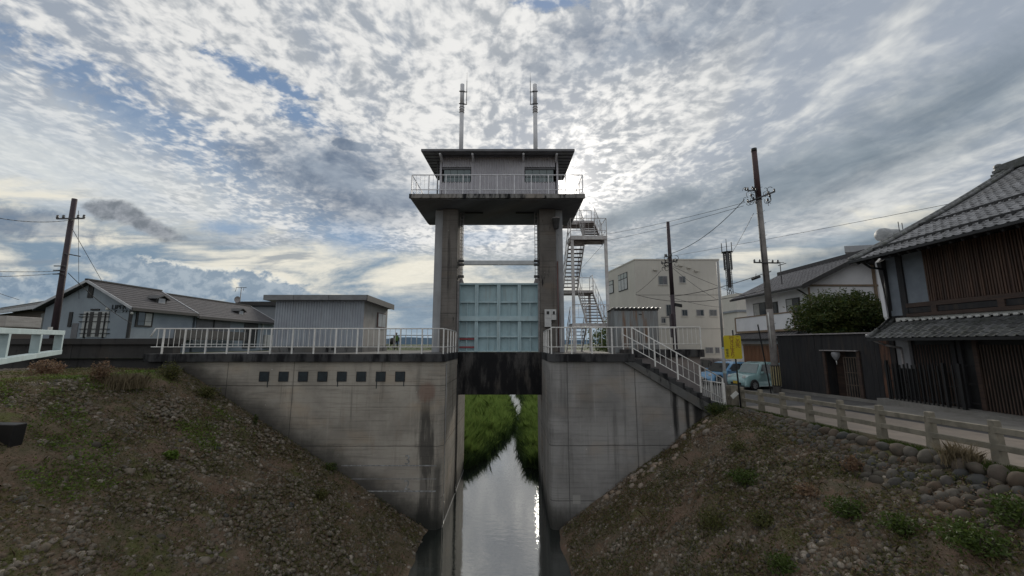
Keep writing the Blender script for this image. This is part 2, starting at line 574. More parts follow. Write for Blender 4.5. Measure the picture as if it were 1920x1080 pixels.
def text_obj(name, body, size, m, parent, place, extrude=.004, align='CENTER'):
    """flat lettering: place is a 4x4 matrix in the parent's frame; text lies in its local xy plane"""
    cu_ = bpy.data.curves.new(name, 'FONT'); cu_.body = body; cu_.size = size; cu_.extrude = extrude
    cu_.align_x = align; cu_.align_y = 'CENTER'; cu_.resolution_u = 2
    o = bpy.data.objects.new(name, cu_); COL.objects.link(o)
    dg = bpy.context.evaluated_depsgraph_get()
    me = bpy.data.meshes.new_from_object(o.evaluated_get(dg))
    COL.objects.unlink(o); bpy.data.objects.remove(o)
    me.transform(place); me.materials.clear(); me.materials.append(m)
    return link(name, me, parent)


def sag(p0, p1, s_, n=14):
    p0, p1 = Vector(p0), Vector(p1)
    return [p0.lerp(p1, i / n) - Vector((0, 0, s_ * 4 * (i / n) * (1 - i / n))) for i in range(n + 1)]


UNIT_BOX = UNIT_TUBE = None
def unit_meshes(m):
    b = MB().box(-.5, .5, -.5, .5, 0, 1).mesh('post', m)
    t = MB().tube((0, 0, 0), (0, 0, 1), .5, .5, 6).mesh('baluster', m)
    return b, t


def railing(root, p0, p1, m, ht=1.03, low_h=.28, post_w=.05, step_=.89, nb=3, r=.024, posts=True, first=True, last=True,
            base=0.0, bal_r=.011, name_top='handrail'):
    """posts, handrail, lower rail and balusters from p0 to p1 (base points, may slope)"""
    ub, ut = RAILM[m.name]
    p0, p1 = Vector(p0), Vector(p1); L_ = Vector((p1.x - p0.x, p1.y - p0.y, 0)).length
    n = max(1, round(L_ / step_))
    up = Vector((0, 0, 1))
    MB().tube(p0 + up * ht, p1 + up * ht, r, r, 8).build(name_top, m, root)
    MB().tube(p0 + up * low_h, p1 + up * low_h, r * .75, r * .75, 6).build('lower_rail', m, root)
    for i in range(n + 1):
        q = p0.lerp(p1, i / n)
        if (i == 0 and not first) or (i == n and not last): continue
        inst('post', ub, root, q + up * base, None, (post_w, post_w, ht - base))
    for i in range(n):
        for k in range(1, nb + 1):
            q = p0.lerp(p1, (i + k / (nb + 1)) / n)
            inst('baluster', ut, root, q + up * low_h, None, (bal_r * 2, bal_r * 2, ht - low_h))
RAILM = {}
# ------------------------------------------------------------------ materials in use
WATER_Z = -7.1
def stain_left(t, c, x, y, z):
    n = noise(t, vec(t, x * 4.0, y, z * .5), 1.3, 6, .65)
    # the long dark run-off by the corner of the abutment
    w = (x + 3.42 + (n - .5) * 1.3).abs().step(.46, .05) * (z + (n - .5) * .8).step(-1.7, -3.0)
    c = mix(t, w * .78, c, (.03, .029, .028))
    w2 = (x + 2.95 + (n - .5) * .3).abs().step(.2, .05) * z.step(-4.4, -5.0)
    c = mix(t, w2 * .7, c, (.03, .03, .03))
    # rusty patch
    r = ((x + 3.45) * (x + 3.45) * 6.0 + (z + 1.95) * (z + 1.95) * 5.0 + (n - .5) * 2.0).step(1.2, .3)
    c = mix(t, r * .5, c, (.20, .10, .07))
    # scoured pale dome near the water and its damp surroundings
    d = (((x + 5.15) * (x + 5.15)) * .30 + (z + 5.6) * (z + 5.6) * .62 + (n - .5) * .25)
    ring = d.step(1.02, .9) * z.step(-6.1, -5.8)
    c = mix(t, ring * .35, c, (.34, .31, .28))
    dn = noise(t, vec(t, x * .9, 2.0, z * 1.1), 1.5, 5, .6)
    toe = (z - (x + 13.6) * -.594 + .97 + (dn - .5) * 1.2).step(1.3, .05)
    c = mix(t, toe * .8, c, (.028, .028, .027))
    return c
def stain_right(t, c, x, y, z):
    n = noise(t, vec(t, x * 5.0, y, z * .35), 1.4, 6, .65)
    def run(x0, w, z0, amt):
        return (x - x0 + (n - .5) * .30).abs().step(w, w * .3) * (z + (n - .5) * .6).step(z0, z0 + .35) * amt
    zz = z * -1.0
    a = ((x - 6.55 + (n - .5) * .28).abs().step(.17, .05)).mx((x - 7.05 + (n - .5) * .25).abs().step(.16, .04)).mx((x - 7.5 + (n - .5) * .3).abs().step(.34, .1))
    a = a * (z + (n - .5) * 1.4).step(-4.3, -3.2)
    c = mix(t, a * .92, c, (.014, .014, .015))
    dk = (x - 2.95 + (n - .5) * .5).abs().step(.5, .2) * z.step(-3.4, -2.2)
    c = mix(t, dk * .3, c, (.10, .085, .07))
    lo = (z + (n - .5) * 1.0).step(-5.9, -7.0)
    c = mix(t, lo * .7, c, (.05, .047, .042))
    sq = ((x - 2.52).abs().step(.16, .14)) * ((z + 6.0).abs().step(.17, .15))
    c = mix(t, sq * .8, c, (.36, .35, .33))
    return c

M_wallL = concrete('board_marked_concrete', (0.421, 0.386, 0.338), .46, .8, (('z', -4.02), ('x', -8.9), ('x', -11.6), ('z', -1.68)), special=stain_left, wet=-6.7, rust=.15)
M_wallR = concrete('smooth_grey_concrete', (0.330, 0.320, 0.312), .34, .7, (('z', -4.0), ('x', 5.0), ('x', 2.25), ('z', -6.05)), special=stain_right, wet=-6.9)
M_cope = concrete('blackened_coping', (.075, .075, .078), .3, .8, black=.55, specks=0)
M_beam = concrete('blackened_beam', (.085, .08, .078), .35, .9, black=.75, specks=0)
M_slab = concrete('deck_slab', (.16, .158, .155), .1, .6, black=.3, specks=0)
M_tower = concrete('tower_concrete', (0.197, 0.181, 0.168), .5, .85, (('z', 1.55), ('z', 4.0)), black=.10, specks=.3)
M_smooth = mat('pale_column_paint', (.37, .38, .40), (.31, .315, .33), .9, .8, dirt=(.22, .21, .20), dirt_amt=.35)
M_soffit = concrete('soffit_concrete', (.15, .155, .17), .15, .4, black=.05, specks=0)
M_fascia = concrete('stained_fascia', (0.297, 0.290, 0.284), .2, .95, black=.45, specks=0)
M_levee = concrete('dark_levee_concrete', (0.058, 0.056, 0.056), .2, .7, black=.25, specks=.1)
M_stairc = concrete('dark_stair_concrete', (.06, .06, .062), .2, .6, black=.45, specks=0)
M_strng = concrete('stringer_concrete', (.13, .13, .128), .2, .6, black=.30, specks=0)
M_pink = concrete('patched_render', (.26, .235, .235), .15, .5, specks=.6)
M_white = mat('white_rail_paint', (.78, .77, .75), (.66, .65, .63), 5, .45, dirt=(.35, .28, .22), dirt_amt=.25)
M_grey = mat('grey_steel_paint', (.33, .31, .31), (.24, .22, .22), 6, .5, dirt=(.14, .09, .07), dirt_amt=.35)
M_towrail = mat('grey_white_rail', (0.780, 0.780, 0.812), (0.617, 0.617, 0.650), 6, .5)
M_stairst = mat('pale_stair_steel', (0.598, 0.585, 0.572), (0.442, 0.416, 0.416), 4, .5, dirt=(0.234, 0.130, 0.104), dirt_amt=.4)
M_stairdk = mat('rusty_tread_steel', (.15, .12, .12), (.10, .07, .07), 5, .6, dirt=(.12, .06, .05), dirt_amt=.4)
M_teal = mat('pale_teal_paint', (0.385, 0.525, 0.568), (0.328, 0.452, 0.493), 1.6, .45, dirt=(0.230, 0.237, 0.220), dirt_amt=.45)
M_tealrib = mat('teal_rib_paint', (0.448, 0.583, 0.627), (0.386, 0.512, 0.554), 2.5, .42, dirt=(0.269, 0.264, 0.237), dirt_amt=.4)
M_red = mat('faded_red_paint', (.34, .06, .07), (.25, .05, .06), 6, .5)
M_siding = mat('grey_siding', (0.533, 0.520, 0.560), (0.453, 0.440, 0.480), 1.2, .5)
M_shed = mat('blue_grey_sheet', (0.352, 0.383, 0.427), (0.300, 0.323, 0.367), .9, .5, dirt=(0.195, 0.180, 0.180), dirt_amt=.3)
M_shedside = mat('shed_side_render', (0.325, 0.319, 0.305), (0.273, 0.267, 0.254), 2, .8, dirt=(0.260, 0.117, 0.078), dirt_amt=.3)
M_darktrim = mat('dark_trim', (.035, .034, .035), (.025, .024, .025), 3, .6)
M_roofmetal = mat('grey_roof_metal', (.15, .15, .165), (.11, .11, .12), 2, .5)
M_shedroof = mat('shed_fascia_metal', (0.221, 0.227, 0.234), (0.169, 0.169, 0.176), 2, .6)
M_glass = mat('window_glass', (.06, .075, .085), (.05, .06, .07), 1, .08, spec=.8)
M_glassg = mat('green_window_glass', (.14, .19, .20), (.11, .155, .165), 1, .12, spec=.8)
M_curtain = mat('curtained_glass', (.42, .43, .42), (.34, .35, .35), 4, .35)
M_rack = mat('dark_galvanised', (.10, .10, .105), (.06, .06, .062), 8, .5, .4)
M_rust = mat('rusted_corrugated', (.25, .27, .28), (.20, .20, .20), 1.4, .7, stretch=(2.5, 2.5, .35), lo=.4, hi=.6, dirt=(.20, .115, .07), dirt_amt=.95)
M_pale = mat('pale_plastic_sheet', (.62, .62, .60), (.5, .5, .48), 4, .5)
M_box = mat('grey_cabinet_paint', (0.560, 0.560, 0.560), (0.476, 0.476, 0.476), 3, .5, dirt=(0.280, 0.252, 0.224), dirt_amt=.3)
M_black = mat('near_black', (.012, .012, .013), (.009, .009, .010), 2, .5)
M_rustpipe = mat('red_brown_pipe', (.12, .055, .045), (.09, .04, .035), 3, .6)
M_mast = mat('pale_mast_paint', (.62, .62, .64), (.52, .52, .54), 2, .5)
M_plaque = mat('blue_black_tile', (.022, .034, .042), (.014, .020, .026), 7, .4)
M_chalk = mat('worn_white_marking', (0.398, 0.410, 0.421), (0.199, 0.199, 0.199), 9, .8, lo=.3, hi=.6)
M_dot = mat('dark_writing', (.02, .03, .04), (.02, .03, .04), 2, .6)
M_pvc = mat('grey_pipe', (.3, .3, .3), (.25, .25, .25), 3, .5)
M_alum = mat('worn_aluminium', (.45, .46, .47), (.38, .39, .4), 4, .35, .6)

# ground tones
def ground_mat(name, tones, moss=None, bscale=9, rough=.95):
    m, t, b, g = new_mat(name)
    p = g.outputs['Position']
    n1 = noise(t, p, .55, 5, .6, .3); n2 = noise(t, p, 3.2, 6, .65, .2); n3 = noise(t, p, 14, 5, .7)
    c = mix(t, n1.step(.38, .62), tones[0], tones[1])
    c = mix(t, n2.step(.45, .62) * .7, c, tones[2])
    c = mix(t, n3.step(.5, .66) * .5, c, tuple(k * .45 for k in tones[0]))
    if moss: c = mix(t, noise(t, p, 1.1, 5, .6, .4).step(.54, .66) * .7, c, moss)
    t.links.new(c, b.inputs['Base Color']); b.inputs['Roughness'].default_value = rough
    b.inputs['Specular IOR Level'].default_value = .15
    bump(t, b, n3 + n2 * .6, .8, .05)
    return m
M_bank = ground_mat('stony_bank', ((0.144, 0.105, 0.076), (0.104, 0.092, 0.057), (0.185, 0.126, 0.095)), (0.099, 0.112, 0.034))
M_bankR = ground_mat('stony_bank_reddish', ((0.152, 0.113, 0.084), (0.109, 0.094, 0.066), (0.184, 0.122, 0.092)), (0.109, 0.113, 0.043))
M_grassg = ground_mat('river_field', ((0.078, 0.122, 0.035), (0.060, 0.094, 0.031), (0.103, 0.137, 0.048)))
M_field = ground_mat('far_field', ((.06, .085, .035), (.045, .06, .03), (.08, .085, .05)))
M_lot = mat('lot_asphalt', (.115, .112, .11), (.085, .083, .082), 2.5, .9, bmp=.3, bsc=60)
M_tan = mat('tan_pavement', (.255, .215, .18), (.21, .18, .155), 1.6, .92, bmp=.4, bsc=80, dirt=(.13, .11, .09), dirt_amt=.4)
M_strip = mat('dark_asphalt_strip', (.040, .038, .042), (.030, .029, .032), 3, .85, bmp=.3, bsc=70)
M_apron = mat('pale_concrete_apron', (.235, .225, .21), (.19, .18, .165), 1.8, .9, bmp=.3, bsc=60, dirt=(.12, .11, .09), dirt_amt=.4)
M_verge = ground_mat('grassy_verge', ((.10, .085, .055), (.085, .08, .045), (.12, .10, .07)), (.05, .07, .02))
def stone_mat(name, cols):
    m, t, b, g = new_mat(name)
    oi = t.nodes.new('ShaderNodeObjectInfo')
    rnd = (S(t, g.outputs['Random Per Island']) + S(t, oi.outputs['Random'])).frac()
    cr = t.nodes.new('ShaderNodeValToRGB'); cr.color_ramp.interpolation = 'LINEAR'
    t.links.new(rnd.k, cr.inputs[0]); el = cr.color_ramp.elements
    for i, c in enumerate(cols):
        p = i / (len(cols) - 1); e = el[i] if i < 2 else el.new(p); e.position = p; e.color = (*c, 1)
    n = noise(t, g.outputs['Position'], 9, 5, .65, .3)
    c = mix(t, n.step(.45, .7) * .55, cr.outputs[0], (.045, .048, .035))
    n2 = noise(t, g.outputs['Position'], 26, 4, .7)
    c = mix(t, n2.step(.62, .72) * .35, c, (.24, .24, .22))
    t.links.new(c, b.inputs['Base Color']); b.inputs['Roughness'].default_value = .85
    b.inputs['Specular IOR Level'].default_value = .3
    bump(t, b, noise(t, g.outputs['Position'], 40, 4, .6), .4, .006)
    return m
M_stone = stone_mat('river_cobble', ((0.059, 0.050, 0.039), (0.080, 0.072, 0.062), (0.091, 0.065, 0.046), (0.049, 0.050, 0.051), (0.108, 0.095, 0.078)))
M_pebble = stone_mat('bank_pebble', ((0.103, 0.084, 0.059), (0.154, 0.125, 0.095), (0.124, 0.092, 0.066), (0.206, 0.175, 0.140), (0.094, 0.084, 0.069), (0.330, 0.285, 0.237)))
M_tanstone = stone_mat('tan_cobble', ((0.255, 0.195, 0.143), (0.210, 0.188, 0.165), (0.300, 0.225, 0.173), (0.165, 0.150, 0.135)))
M_moss = leaf_mat('ground_cover_leaf', ((0.045, 0.047, 0.021), (0.082, 0.090, 0.030), (0.126, 0.125, 0.041), (0.114, 0.078, 0.049)))
M_mossb = leaf_mat('bright_moss_leaf', ((0.060, 0.098, 0.018), (0.112, 0.173, 0.027), (0.165, 0.232, 0.038)))
M_dry = leaf_mat('dry_leaf', ((0.118, 0.063, 0.043), (0.167, 0.102, 0.067), (0.216, 0.147, 0.088), (0.098, 0.059, 0.039)))
M_green = leaf_mat('fresh_leaf', ((0.033, 0.052, 0.013), (0.060, 0.094, 0.020), (0.093, 0.127, 0.027)))
M_hedge = leaf_mat('yew_leaf', ((0.027, 0.047, 0.017), (0.049, 0.083, 0.025), (0.103, 0.116, 0.032), (0.046, 0.062, 0.023)))
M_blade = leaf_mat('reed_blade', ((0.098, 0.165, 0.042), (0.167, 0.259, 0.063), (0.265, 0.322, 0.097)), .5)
M_blade_shade = leaf_mat('shaded_reed_blade', ((0.025, 0.046, 0.016), (0.046, 0.082, 0.025), (0.082, 0.133, 0.036)), .5)  # darkened reed colour standing in for shade and water reflection
M_straw = leaf_mat('dry_grass', ((.16, .125, .075), (.22, .18, .115), (.11, .085, .05)))
M_bark = mat('bark', (.06, .045, .035), (.035, .027, .02), 8, .9, stretch=(1, 1, .3))

RAILM[M_white.name] = unit_meshes(M_white)
RAILM[M_towrail.name] = unit_meshes(M_towrail)
RAILM[M_stairst.name] = unit_meshes(M_stairst)
RAILM[M_grey.name] = unit_meshes(M_grey)

# ------------------------------------------------------------------ terrain
def sst(a, b, x):
    t = np.clip((x - a) / (b - a), 0, 1); return t * t * (3 - 2 * t)

def fbm(X, Y, s, k=3, seed=0.0):
    o = np.zeros_like(X, dtype=float)
    for i in range(X.size):
        o.flat[i] = mnoise.fractal(Vector((X.flat[i] * s, Y.flat[i] * s, seed)), 1.0, 2.0, k)
    return o

def road_z(Y): return -2.35 - .03 * (np.clip(Y, 4, 20) - 8)

def zL(X, Y):
    z = -.97 - .594 * (X + 13.6)
    return np.minimum(z, -1.08 + np.clip(-13.6 - X, 0, 30) * .012)

def zR(X, Y):
    k = sst(9, 15.5, Y)
    xs = [1.0, 1.96, 4.18, 5.93, 7.04, 7.9, 8.6, 9.0, 9.6]
    near = np.interp(X, xs, [-5.3, -4.62, -3.05, -1.95, -1.18, -.72, -.30, .0, .02])
    far = np.interp(X, xs, [-5.2, -4.42, -2.82, -1.70, -.82, -.25, .0, .0, .02])
    return road_z(Y) + near * (1 - k) + far * k

def grid(xs, ys, fn, name, m, parent=None, disp=.0, s=1.2):
    X, Y = np.meshgrid(xs, ys)
    Z = fn(X, Y)
    if disp:
        Z = Z + disp * fbm(X, Y, s, 4, 3.3)
    v = np.stack([X, Y, Z], -1).reshape(-1, 3)
    nx, ny = len(xs), len(ys)
    i, j = np.meshgrid(np.arange(nx - 1), np.arange(ny - 1))
    a = (j * nx + i).ravel()
    f = np.stack([a, a + 1, a + nx + 1, a + nx], 1)
    o = link(name, fast_mesh(name, v, f, m, True), parent)
    if parent is None: o['kind'] = 'structure'
    return o

left_bank = grid(np.concatenate([np.linspace(-40, -20, 12)[:-1], np.linspace(-20, -1.2, 130)]), np.linspace(.8, 16.05, 100), zL, 'embankment', M_bank, None, .10, .9)
right_bank = grid(np.linspace(1.0, 9.02, 80), np.linspace(.8, 16.05, 110), zR, 'embankment', M_bankR, None, .09, .9)

def zG(X, Y):
    """ground behind the sluice: river valley between two levees, then the plain"""
    left = -.62 + 0 * X
    v = np.where(X < 0, -7.45 + (7.45 - .62) * sst(-3.4, -10.4, X), -7.45 + (7.45 - 2.74) * sst(2.4, 8.9, X))
    v = np.where(Y < 24.8, np.where(X < 0, -.62 - 7 * sst(-5.5, -4.5, X), -2.74 - 5 * sst(8.6, 7.9, X)), v)
    # levee falls away to the plain on the left
    lv = np.where(X < 0, np.where(v > -7.4, np.minimum(v, -.62), v), v)
    k = sst(75, 130, Y)
    plain = -3.0 + 0 * X
    out = lv * (1 - k) + plain * k
    lf = sst(46, 75, Y) * (X < -9)
    out = out * (1 - lf * (1 - k)) + -3.0 * lf * (1 - k)
    return out
gx = np.concatenate([[-2500, -1200, -600, -300, -160, -100, -70, -50, -40, -30, -24, -18], np.linspace(-15, 12, 82), [14, 18, 24, 30, 40, 60, 90, 140, 220, 400, 800, 1500, 2500]])
gy = np.concatenate([np.linspace(17.0, 24.6, 12), np.linspace(24.8, 60, 60), [64, 68, 74, 82, 92, 105, 120, 140, 180, 260, 400, 700, 1200, 2000, 3000]])
ground = grid(gx, gy, zG, 'ground', M_field, None)
for u_ in (0,):
    g2 = MB()
    g2.add([(-2500, -600, -7.9), (2500, -600, -7.9), (2500, 17.05, -7.9), (-2500, 17.05, -7.9)], [(0, 1, 2, 3)])
    g2.build('riverbed', M_bank)['kind'] = 'structure'
# town ground right of the channel, and behind the camera
MB().add([(8.85, 17.0, -2.722), (8.85, 60, -2.722), (400, 60, -2.722), (400, 17.0, -2.722)], [(0, 1, 2, 3)]).build('parking_lot', M_lot)['kind'] = 'structure'

def roadstrip(name, x0, x1, m, dz, y0=-14.0, y1=17.0, par=None):
    ys = np.linspace(y0, y1, 24); v = []
    for y in ys:
        z = float(road_z(np.array(y))) + dz; v += [(x0, y, z), (x1, y, z)]
    f = [(2 * i, 2 * i + 1, 2 * i + 3, 2 * i + 2) for i in range(len(ys) - 1)]
    o = MB().add(v, f).build(name, m); o['kind'] = 'structure'; return o
roadstrip('verge', 8.9, 9.85, M_verge, -.004)
roadstrip('road', 9.85, 13.0, M_tan, 0)
roadstrip('drain_strip', 13.0, 13.38, M_strip, .003)
roadstrip('sidewalk', 13.38, 60.0, M_apron, .012)
MB().add([(-120, -14, -1.1), (-12, -14, -1.1), (-12, 1, -1.1), (-120, 1, -1.1)], [(0, 1, 2, 3)]).build('embankment', M_bank)['kind'] = 'structure'

# water
m, t, b, g = new_mat('river_water')
x_, y_, z_ = xyz(t, g.outputs['Position'])
b.inputs['Base Color'].default_value = (.012, .016, .015, 1); b.inputs['Roughness'].default_value = .03
b.inputs['Specular IOR Level'].default_value = .8; b.inputs['IOR'].default_value = 1.5
gl_ = t.nodes.new('ShaderNodeBsdfGlossy'); gl_.inputs['Roughness'].default_value = .02
gl_.inputs[0].default_value = (.86, .87, .86, 1)
mx_ = t.nodes.new('ShaderNodeMixShader'); mx_.inputs[0].default_value = .22
t.links.new(b.outputs[0], mx_.inputs[1]); t.links.new(gl_.outputs[0], mx_.inputs[2])
t.links.new(mx_.outputs[0], t.nodes['Material Output'].inputs[0])
wv = noise(t, vec(t, x_ * 1.0, y_ * 2.2, 0.0), 2.2, 4, .5) * .6 + noise(t, vec(t, x_, y_ * 1.6, 0.0), 9, 3, .5) * .2
bn = t.nodes.new('ShaderNodeBump'); bn.inputs['Strength'].default_value = .10; bn.inputs['Distance'].default_value = .06
t.links.new(wv.k, bn.inputs['Height']); t.links.new(bn.outputs[0], b.inputs['Normal']); t.links.new(bn.outputs[0], gl_.inputs['Normal'])
M_water = m
wp = MB().add([(-9, -14, WATER_Z), (7, -14, WATER_Z), (7, 24.8, WATER_Z), (-9, 24.8, WATER_Z), (7, 140, WATER_Z), (-9, 140, WATER_Z)], [(0, 1, 2, 3), (3, 2, 4, 5)]).build('river', M_water)
wp['kind'] = 'structure'

# distant hills
hv_ = []
hx = np.linspace(-3200, 3200, 161)
for i, x in enumerate(hx):
    h = 40 + 62 * max(0, mnoise.fractal(Vector((x * .0011, 3, 0)), 1, 2, 4) + .45) + (55 * math.exp(-((x + 800) / 190) ** 2)) + 30 * math.exp(-((x + 500) / 120) ** 2)
    if abs(x + 400) > 1500: h = 25
    hv_.append((x, 2900, -6)); hv_.append((x, 2960, h * .42)); hv_.append((x, 3400, h * .42 * .9)); hv_.append((x, 3600, -6))
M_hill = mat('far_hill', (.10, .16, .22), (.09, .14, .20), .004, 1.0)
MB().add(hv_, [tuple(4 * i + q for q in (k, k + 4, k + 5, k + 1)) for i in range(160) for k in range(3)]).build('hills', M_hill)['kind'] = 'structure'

# ------------------------------------------------------------------ left abutment and its deck
CL, CR = -2.75, 1.50          # channel sides
DZ = -.42                     # deck level
ab = thing('abutment', 'broad concrete abutment with a row of dark square tiles below its deck', 'abutment', (-8.5, 16, -7.5))
MB().ext([(-14.3, 16.0), (-2.93, 16.0), (CL, 16.18), (CL, 19.72), (-3.05, 19.72), (-3.05, 20.25), (CL, 20.25), (CL, 23.1), (-4.2, 25.4), (-14.3, 25.4)], -7.9, -.72, 'z').build('wall', M_wallL, ab)
MB().ext([(-14.9, 15.86), (-2.86, 15.86), (CL + .05, 16.05), (CL + .05, 19.7), (CL + .05, 16.3), (-3.0, 16.25), (-14.9, 16.25)], -.72, -.40, 'z')
MB().ext([(-15.0, 15.86), (-2.88, 15.86), (CL + .03, 16.03), (CL + .03, 19.66), (-3.05, 19.66), (-3.05, 16.4), (-15.0, 16.4)], -.718, -.40, 'z').build('coping', M_cope, ab, .012)
MB().box(-15.0, -3.05, 16.4, 25.5, -.718, DZ).build('deck_slab', M_slab, ab)
# square tiles let into the face, each in a shallow recess frame
for k in range(8):
    u = 495.5 + k * 36.4
    X, Z = onY(u, 706, 16.0); X1, _ = onY(u + 8.2, 706, 16.0); w = X1 - X
    fr = MB()
    for (a0, a1, b0, b1) in ((-w - .02, w + .02, w, w + .022), (-w - .02, w + .02, -w - .022, -w), (-w - .022, -w, -w, w), (w, w + .022, -w, w)):
        fr.box(X + a0, X + a1, 15.978, 16.0, Z + b0, Z + b1)
    tl = MB().box(X - w, X + w, 15.985, 15.999, Z - w, Z + w).build('tile', M_plaque, ab)
    fr.build('tile_rim', M_cope, tl)
    if k in (0, 4, 6, 7):
        s_ = -1 if k in (4, 6) else 1
        MB().box(X + s_ * (w - .02) - .018, X + s_ * (w - .02) + .018, 15.992, 15.999, Z - w - random.uniform(.2, .35), Z - w - .02).build('rust_run', M_plaque, tl)
# gauge lines and figures painted on the face
for (v, u0, u1, th) in ((873, 640, 826, .020), (898, 650, 820, .011), (921, 668, 826, .024)):
    x0, z0 = onY(u0, v, 16); x1, _ = onY(min(u1, 822), v, 16)
    x1 = min(x1, -2.98)
    MB().box(x0, x1, 15.993, 15.999, z0 - th, z0 + th).build('gauge_line', M_chalk, ab)
rotY = Matrix.Rotation(R(90), 4, 'X')
for (ch, u, v, s_) in (('3', 764, 863, .52), ('2', 763, 910, .52)):
    x0, z0 = onY(u, v, 16)
    text_obj('figure', ch, s_, M_chalk, ab, Matrix.Translation(Vector((x0, 15.993, z0)) - ab.location) @ rotY, .003)
MB().box(CL, CL + .015, 16.2, 23.1, WATER_Z + .0, WATER_Z + .05).build('waterline_crust', M_chalk, ab)
MB().path([(CL + .03, 16.3, WATER_Z + .05), (CL + .03, 16.3, -.8)], .018).build('cable', M_pvc, ab)
MB().path([(CL + .03, 19.6, -1.0), (CL + .03, 19.6, WATER_Z + .05)], .03).build('cable', M_darktrim, ab)

# right abutment: its top follows the stair down to the road
ab2 = thing('abutment', 'plain grey concrete abutment under the white handrailed stairway', 'abutment', (5, 16, -7.5))
MB().ext([(1.72, 16.0), (4.9, 16.0), (4.9, 25.4), (2.8, 25.4), (CR, 23.1), (CR, 20.25), (1.80, 20.25), (1.80, 19.72), (CR, 19.72), (CR, 16.2), (1.56, 16.05)], -7.9, -.72, 'z').build('wall', M_wallR, ab2)
MB().ext([(4.9, -7.9), (4.9, -.95), (8.5, -2.95), (9.0, -3.3), (9.0, -7.9)], 16.001, 17.4, 'y').build('wall', M_wallR, ab2)
MB().ext([(1.66, 15.86), (5.0, 15.86), (5.0, 16.4), (1.85, 16.4), (1.85, 19.66), (CR - .03, 19.66), (CR - .03, 16.05)], -.718, -.40, 'z').build('coping', M_cope, ab2, .012)
MB().box(1.85, 5.0, 16.4, 25.5, -.718, DZ).build('deck_slab', M_slab, ab2)
MB().box(5.0, 8.66, 17.5, 19.4, -.58, -.24).build('deck_slab', M_cope, ab2, .01)
MB().box(5.0, 8.5, 17.62, 19.3, -2.9, -.58).build('retaining_wall', M_pink, ab2)
MB().box(5.0, 8.9, 17.401, 17.5, -3.2, -2.3).build('wall_foot', M_pink, ab2)
x0, z0 = onY(1322, 705, 17.55)
# stair on the flank
st = thing('stairway', 'dark concrete stairs descending from the deck to the road', 'stairs', (6.8, 16.7, -2.6))
rise, run, nst = .19, .335, 11
sx0 = 4.95
for i in range(nst):
    X = sx0 + i * run; Z = DZ - (i + 1) * rise
    MB().box(X, X + run + .02, 15.9, 17.38, Z - .26, Z + .0).build('step', M_stairc, st, .008)
MB().ext([(4.55, -.735), (5.0, -.735), (8.63, -2.79), (8.7, -3.05), (8.2, -2.98)], 15.84, 15.985, 'y').build('stringer', M_strng, st, .006)
MB().ext([(4.9, -.735), (8.63, -2.79), (8.7, -3.05), (8.2, -2.98), (4.9, -1.02)], 16.01, 17.39, 'y').build('soffit_slab', M_stairc, st)

# railings on the decks
r1 = thing('railing', 'long white railing along the front edge of the deck before the grey shed', 'railing', (-8.6, 15.98, DZ))
railing(r1, (-14.38, 15.98, DZ + .02), (-2.82, 15.98, DZ + .02), M_white, 1.03, .28, .05, .889, 3, last=True)
MB().tube((-14.38, 15.98, .63), (-14.75, 15.98, .63), .024).build('handrail', M_white, r1)
MB().tube((-14.75, 15.98, .63), (-14.92, 15.98, .30), .024).build('handrail', M_white, r1)
MB().tube((-14.38, 15.98, -.12), (-14.85, 15.98, -.12), .018).build('lower_rail', M_white, r1)
for i in (0,):
    inst('baluster', RAILM[M_white.name][1], r1, (-14.62, 15.98, -.12), None, (.022, .022, .75))
r1b = thing('railing', 'short white railing turning back beside the gate opening, left pier', 'railing', (-2.82, 17.9, DZ))
railing(r1b, (-2.82, 16.25, DZ + .02), (-2.82, 19.45, DZ + .02), M_white, 1.03, .28, .045, .8, 0, first=False)
r2 = thing('railing', 'white railing along the deck edge right of the teal gate', 'railing', (3.3, 15.98, DZ))
railing(r2, (1.62, 15.98, DZ + .02), (4.95, 15.98, DZ + .02), M_white, 1.08, .28, .05, .83, 3)
r2b = thing('railing', 'short white railing turning back beside the gate opening, right pier', 'railing', (1.58, 17.9, DZ))
railing(r2b, (1.6, 16.25, DZ + .02), (1.6, 19.45, DZ + .02), M_white, 1.03, .28, .045, .8, 0, first=False)
r3 = thing('railing', 'white sloping railing following the stairway down to the road', 'railing', (6.8, 15.98, -1.6))
railing(r3, (4.95, 15.98, DZ + .02), (8.55, 15.98, -2.46), M_white, 1.08, .24, .05, 1.02, 3, first=False)
MB().tube((4.95, 17.42, .45), (8.5, 17.42, -1.5), .02).build('handrail', M_white, r3)
r4 = thing('railing', 'white railing on the small rear deck behind the stairway', 'railing', (6.9, 17.62, -.24))
railing(r4, (5.05, 17.62, -.24), (8.58, 17.62, -.24), M_white, 1.0, .24, .045, 1.17, 5)
MB().tube((6.1, 18.6, .72), (8.3, 17.75, .76), .02).build('handrail', M_white, r4)
r5 = thing('railing', 'low grey railing at the far side of the deck between shed and tower', 'railing', (-6.5, 25.2, DZ))
railing(r5, (-11.5, 25.2, DZ), (-3.9, 25.2, DZ), M_grey, .98, .25, .04, 1.9, 4)
# short gate panel at the stair foot
r6 = thing('railing', 'short white fence panel at the foot of the stairway', 'fence', (8.9, 16.3, -2.6))
railing(r6, (8.62, 16.02, -2.58), (8.62, 18.2, -2.64), M_white, 1.0, .2, .045, 1.1, 5)

# beam across the channel
bm_ = MB().box(CL + .004, CR - .004, 19.7, 20.3, -2.5, DZ + .01)
bm_o = bm_.build('curtain_beam', M_beam, None, .015, (-.62, 20, -2.5))
tag(bm_o, 'black streaked concrete beam spanning the channel under the gate', 'beam')

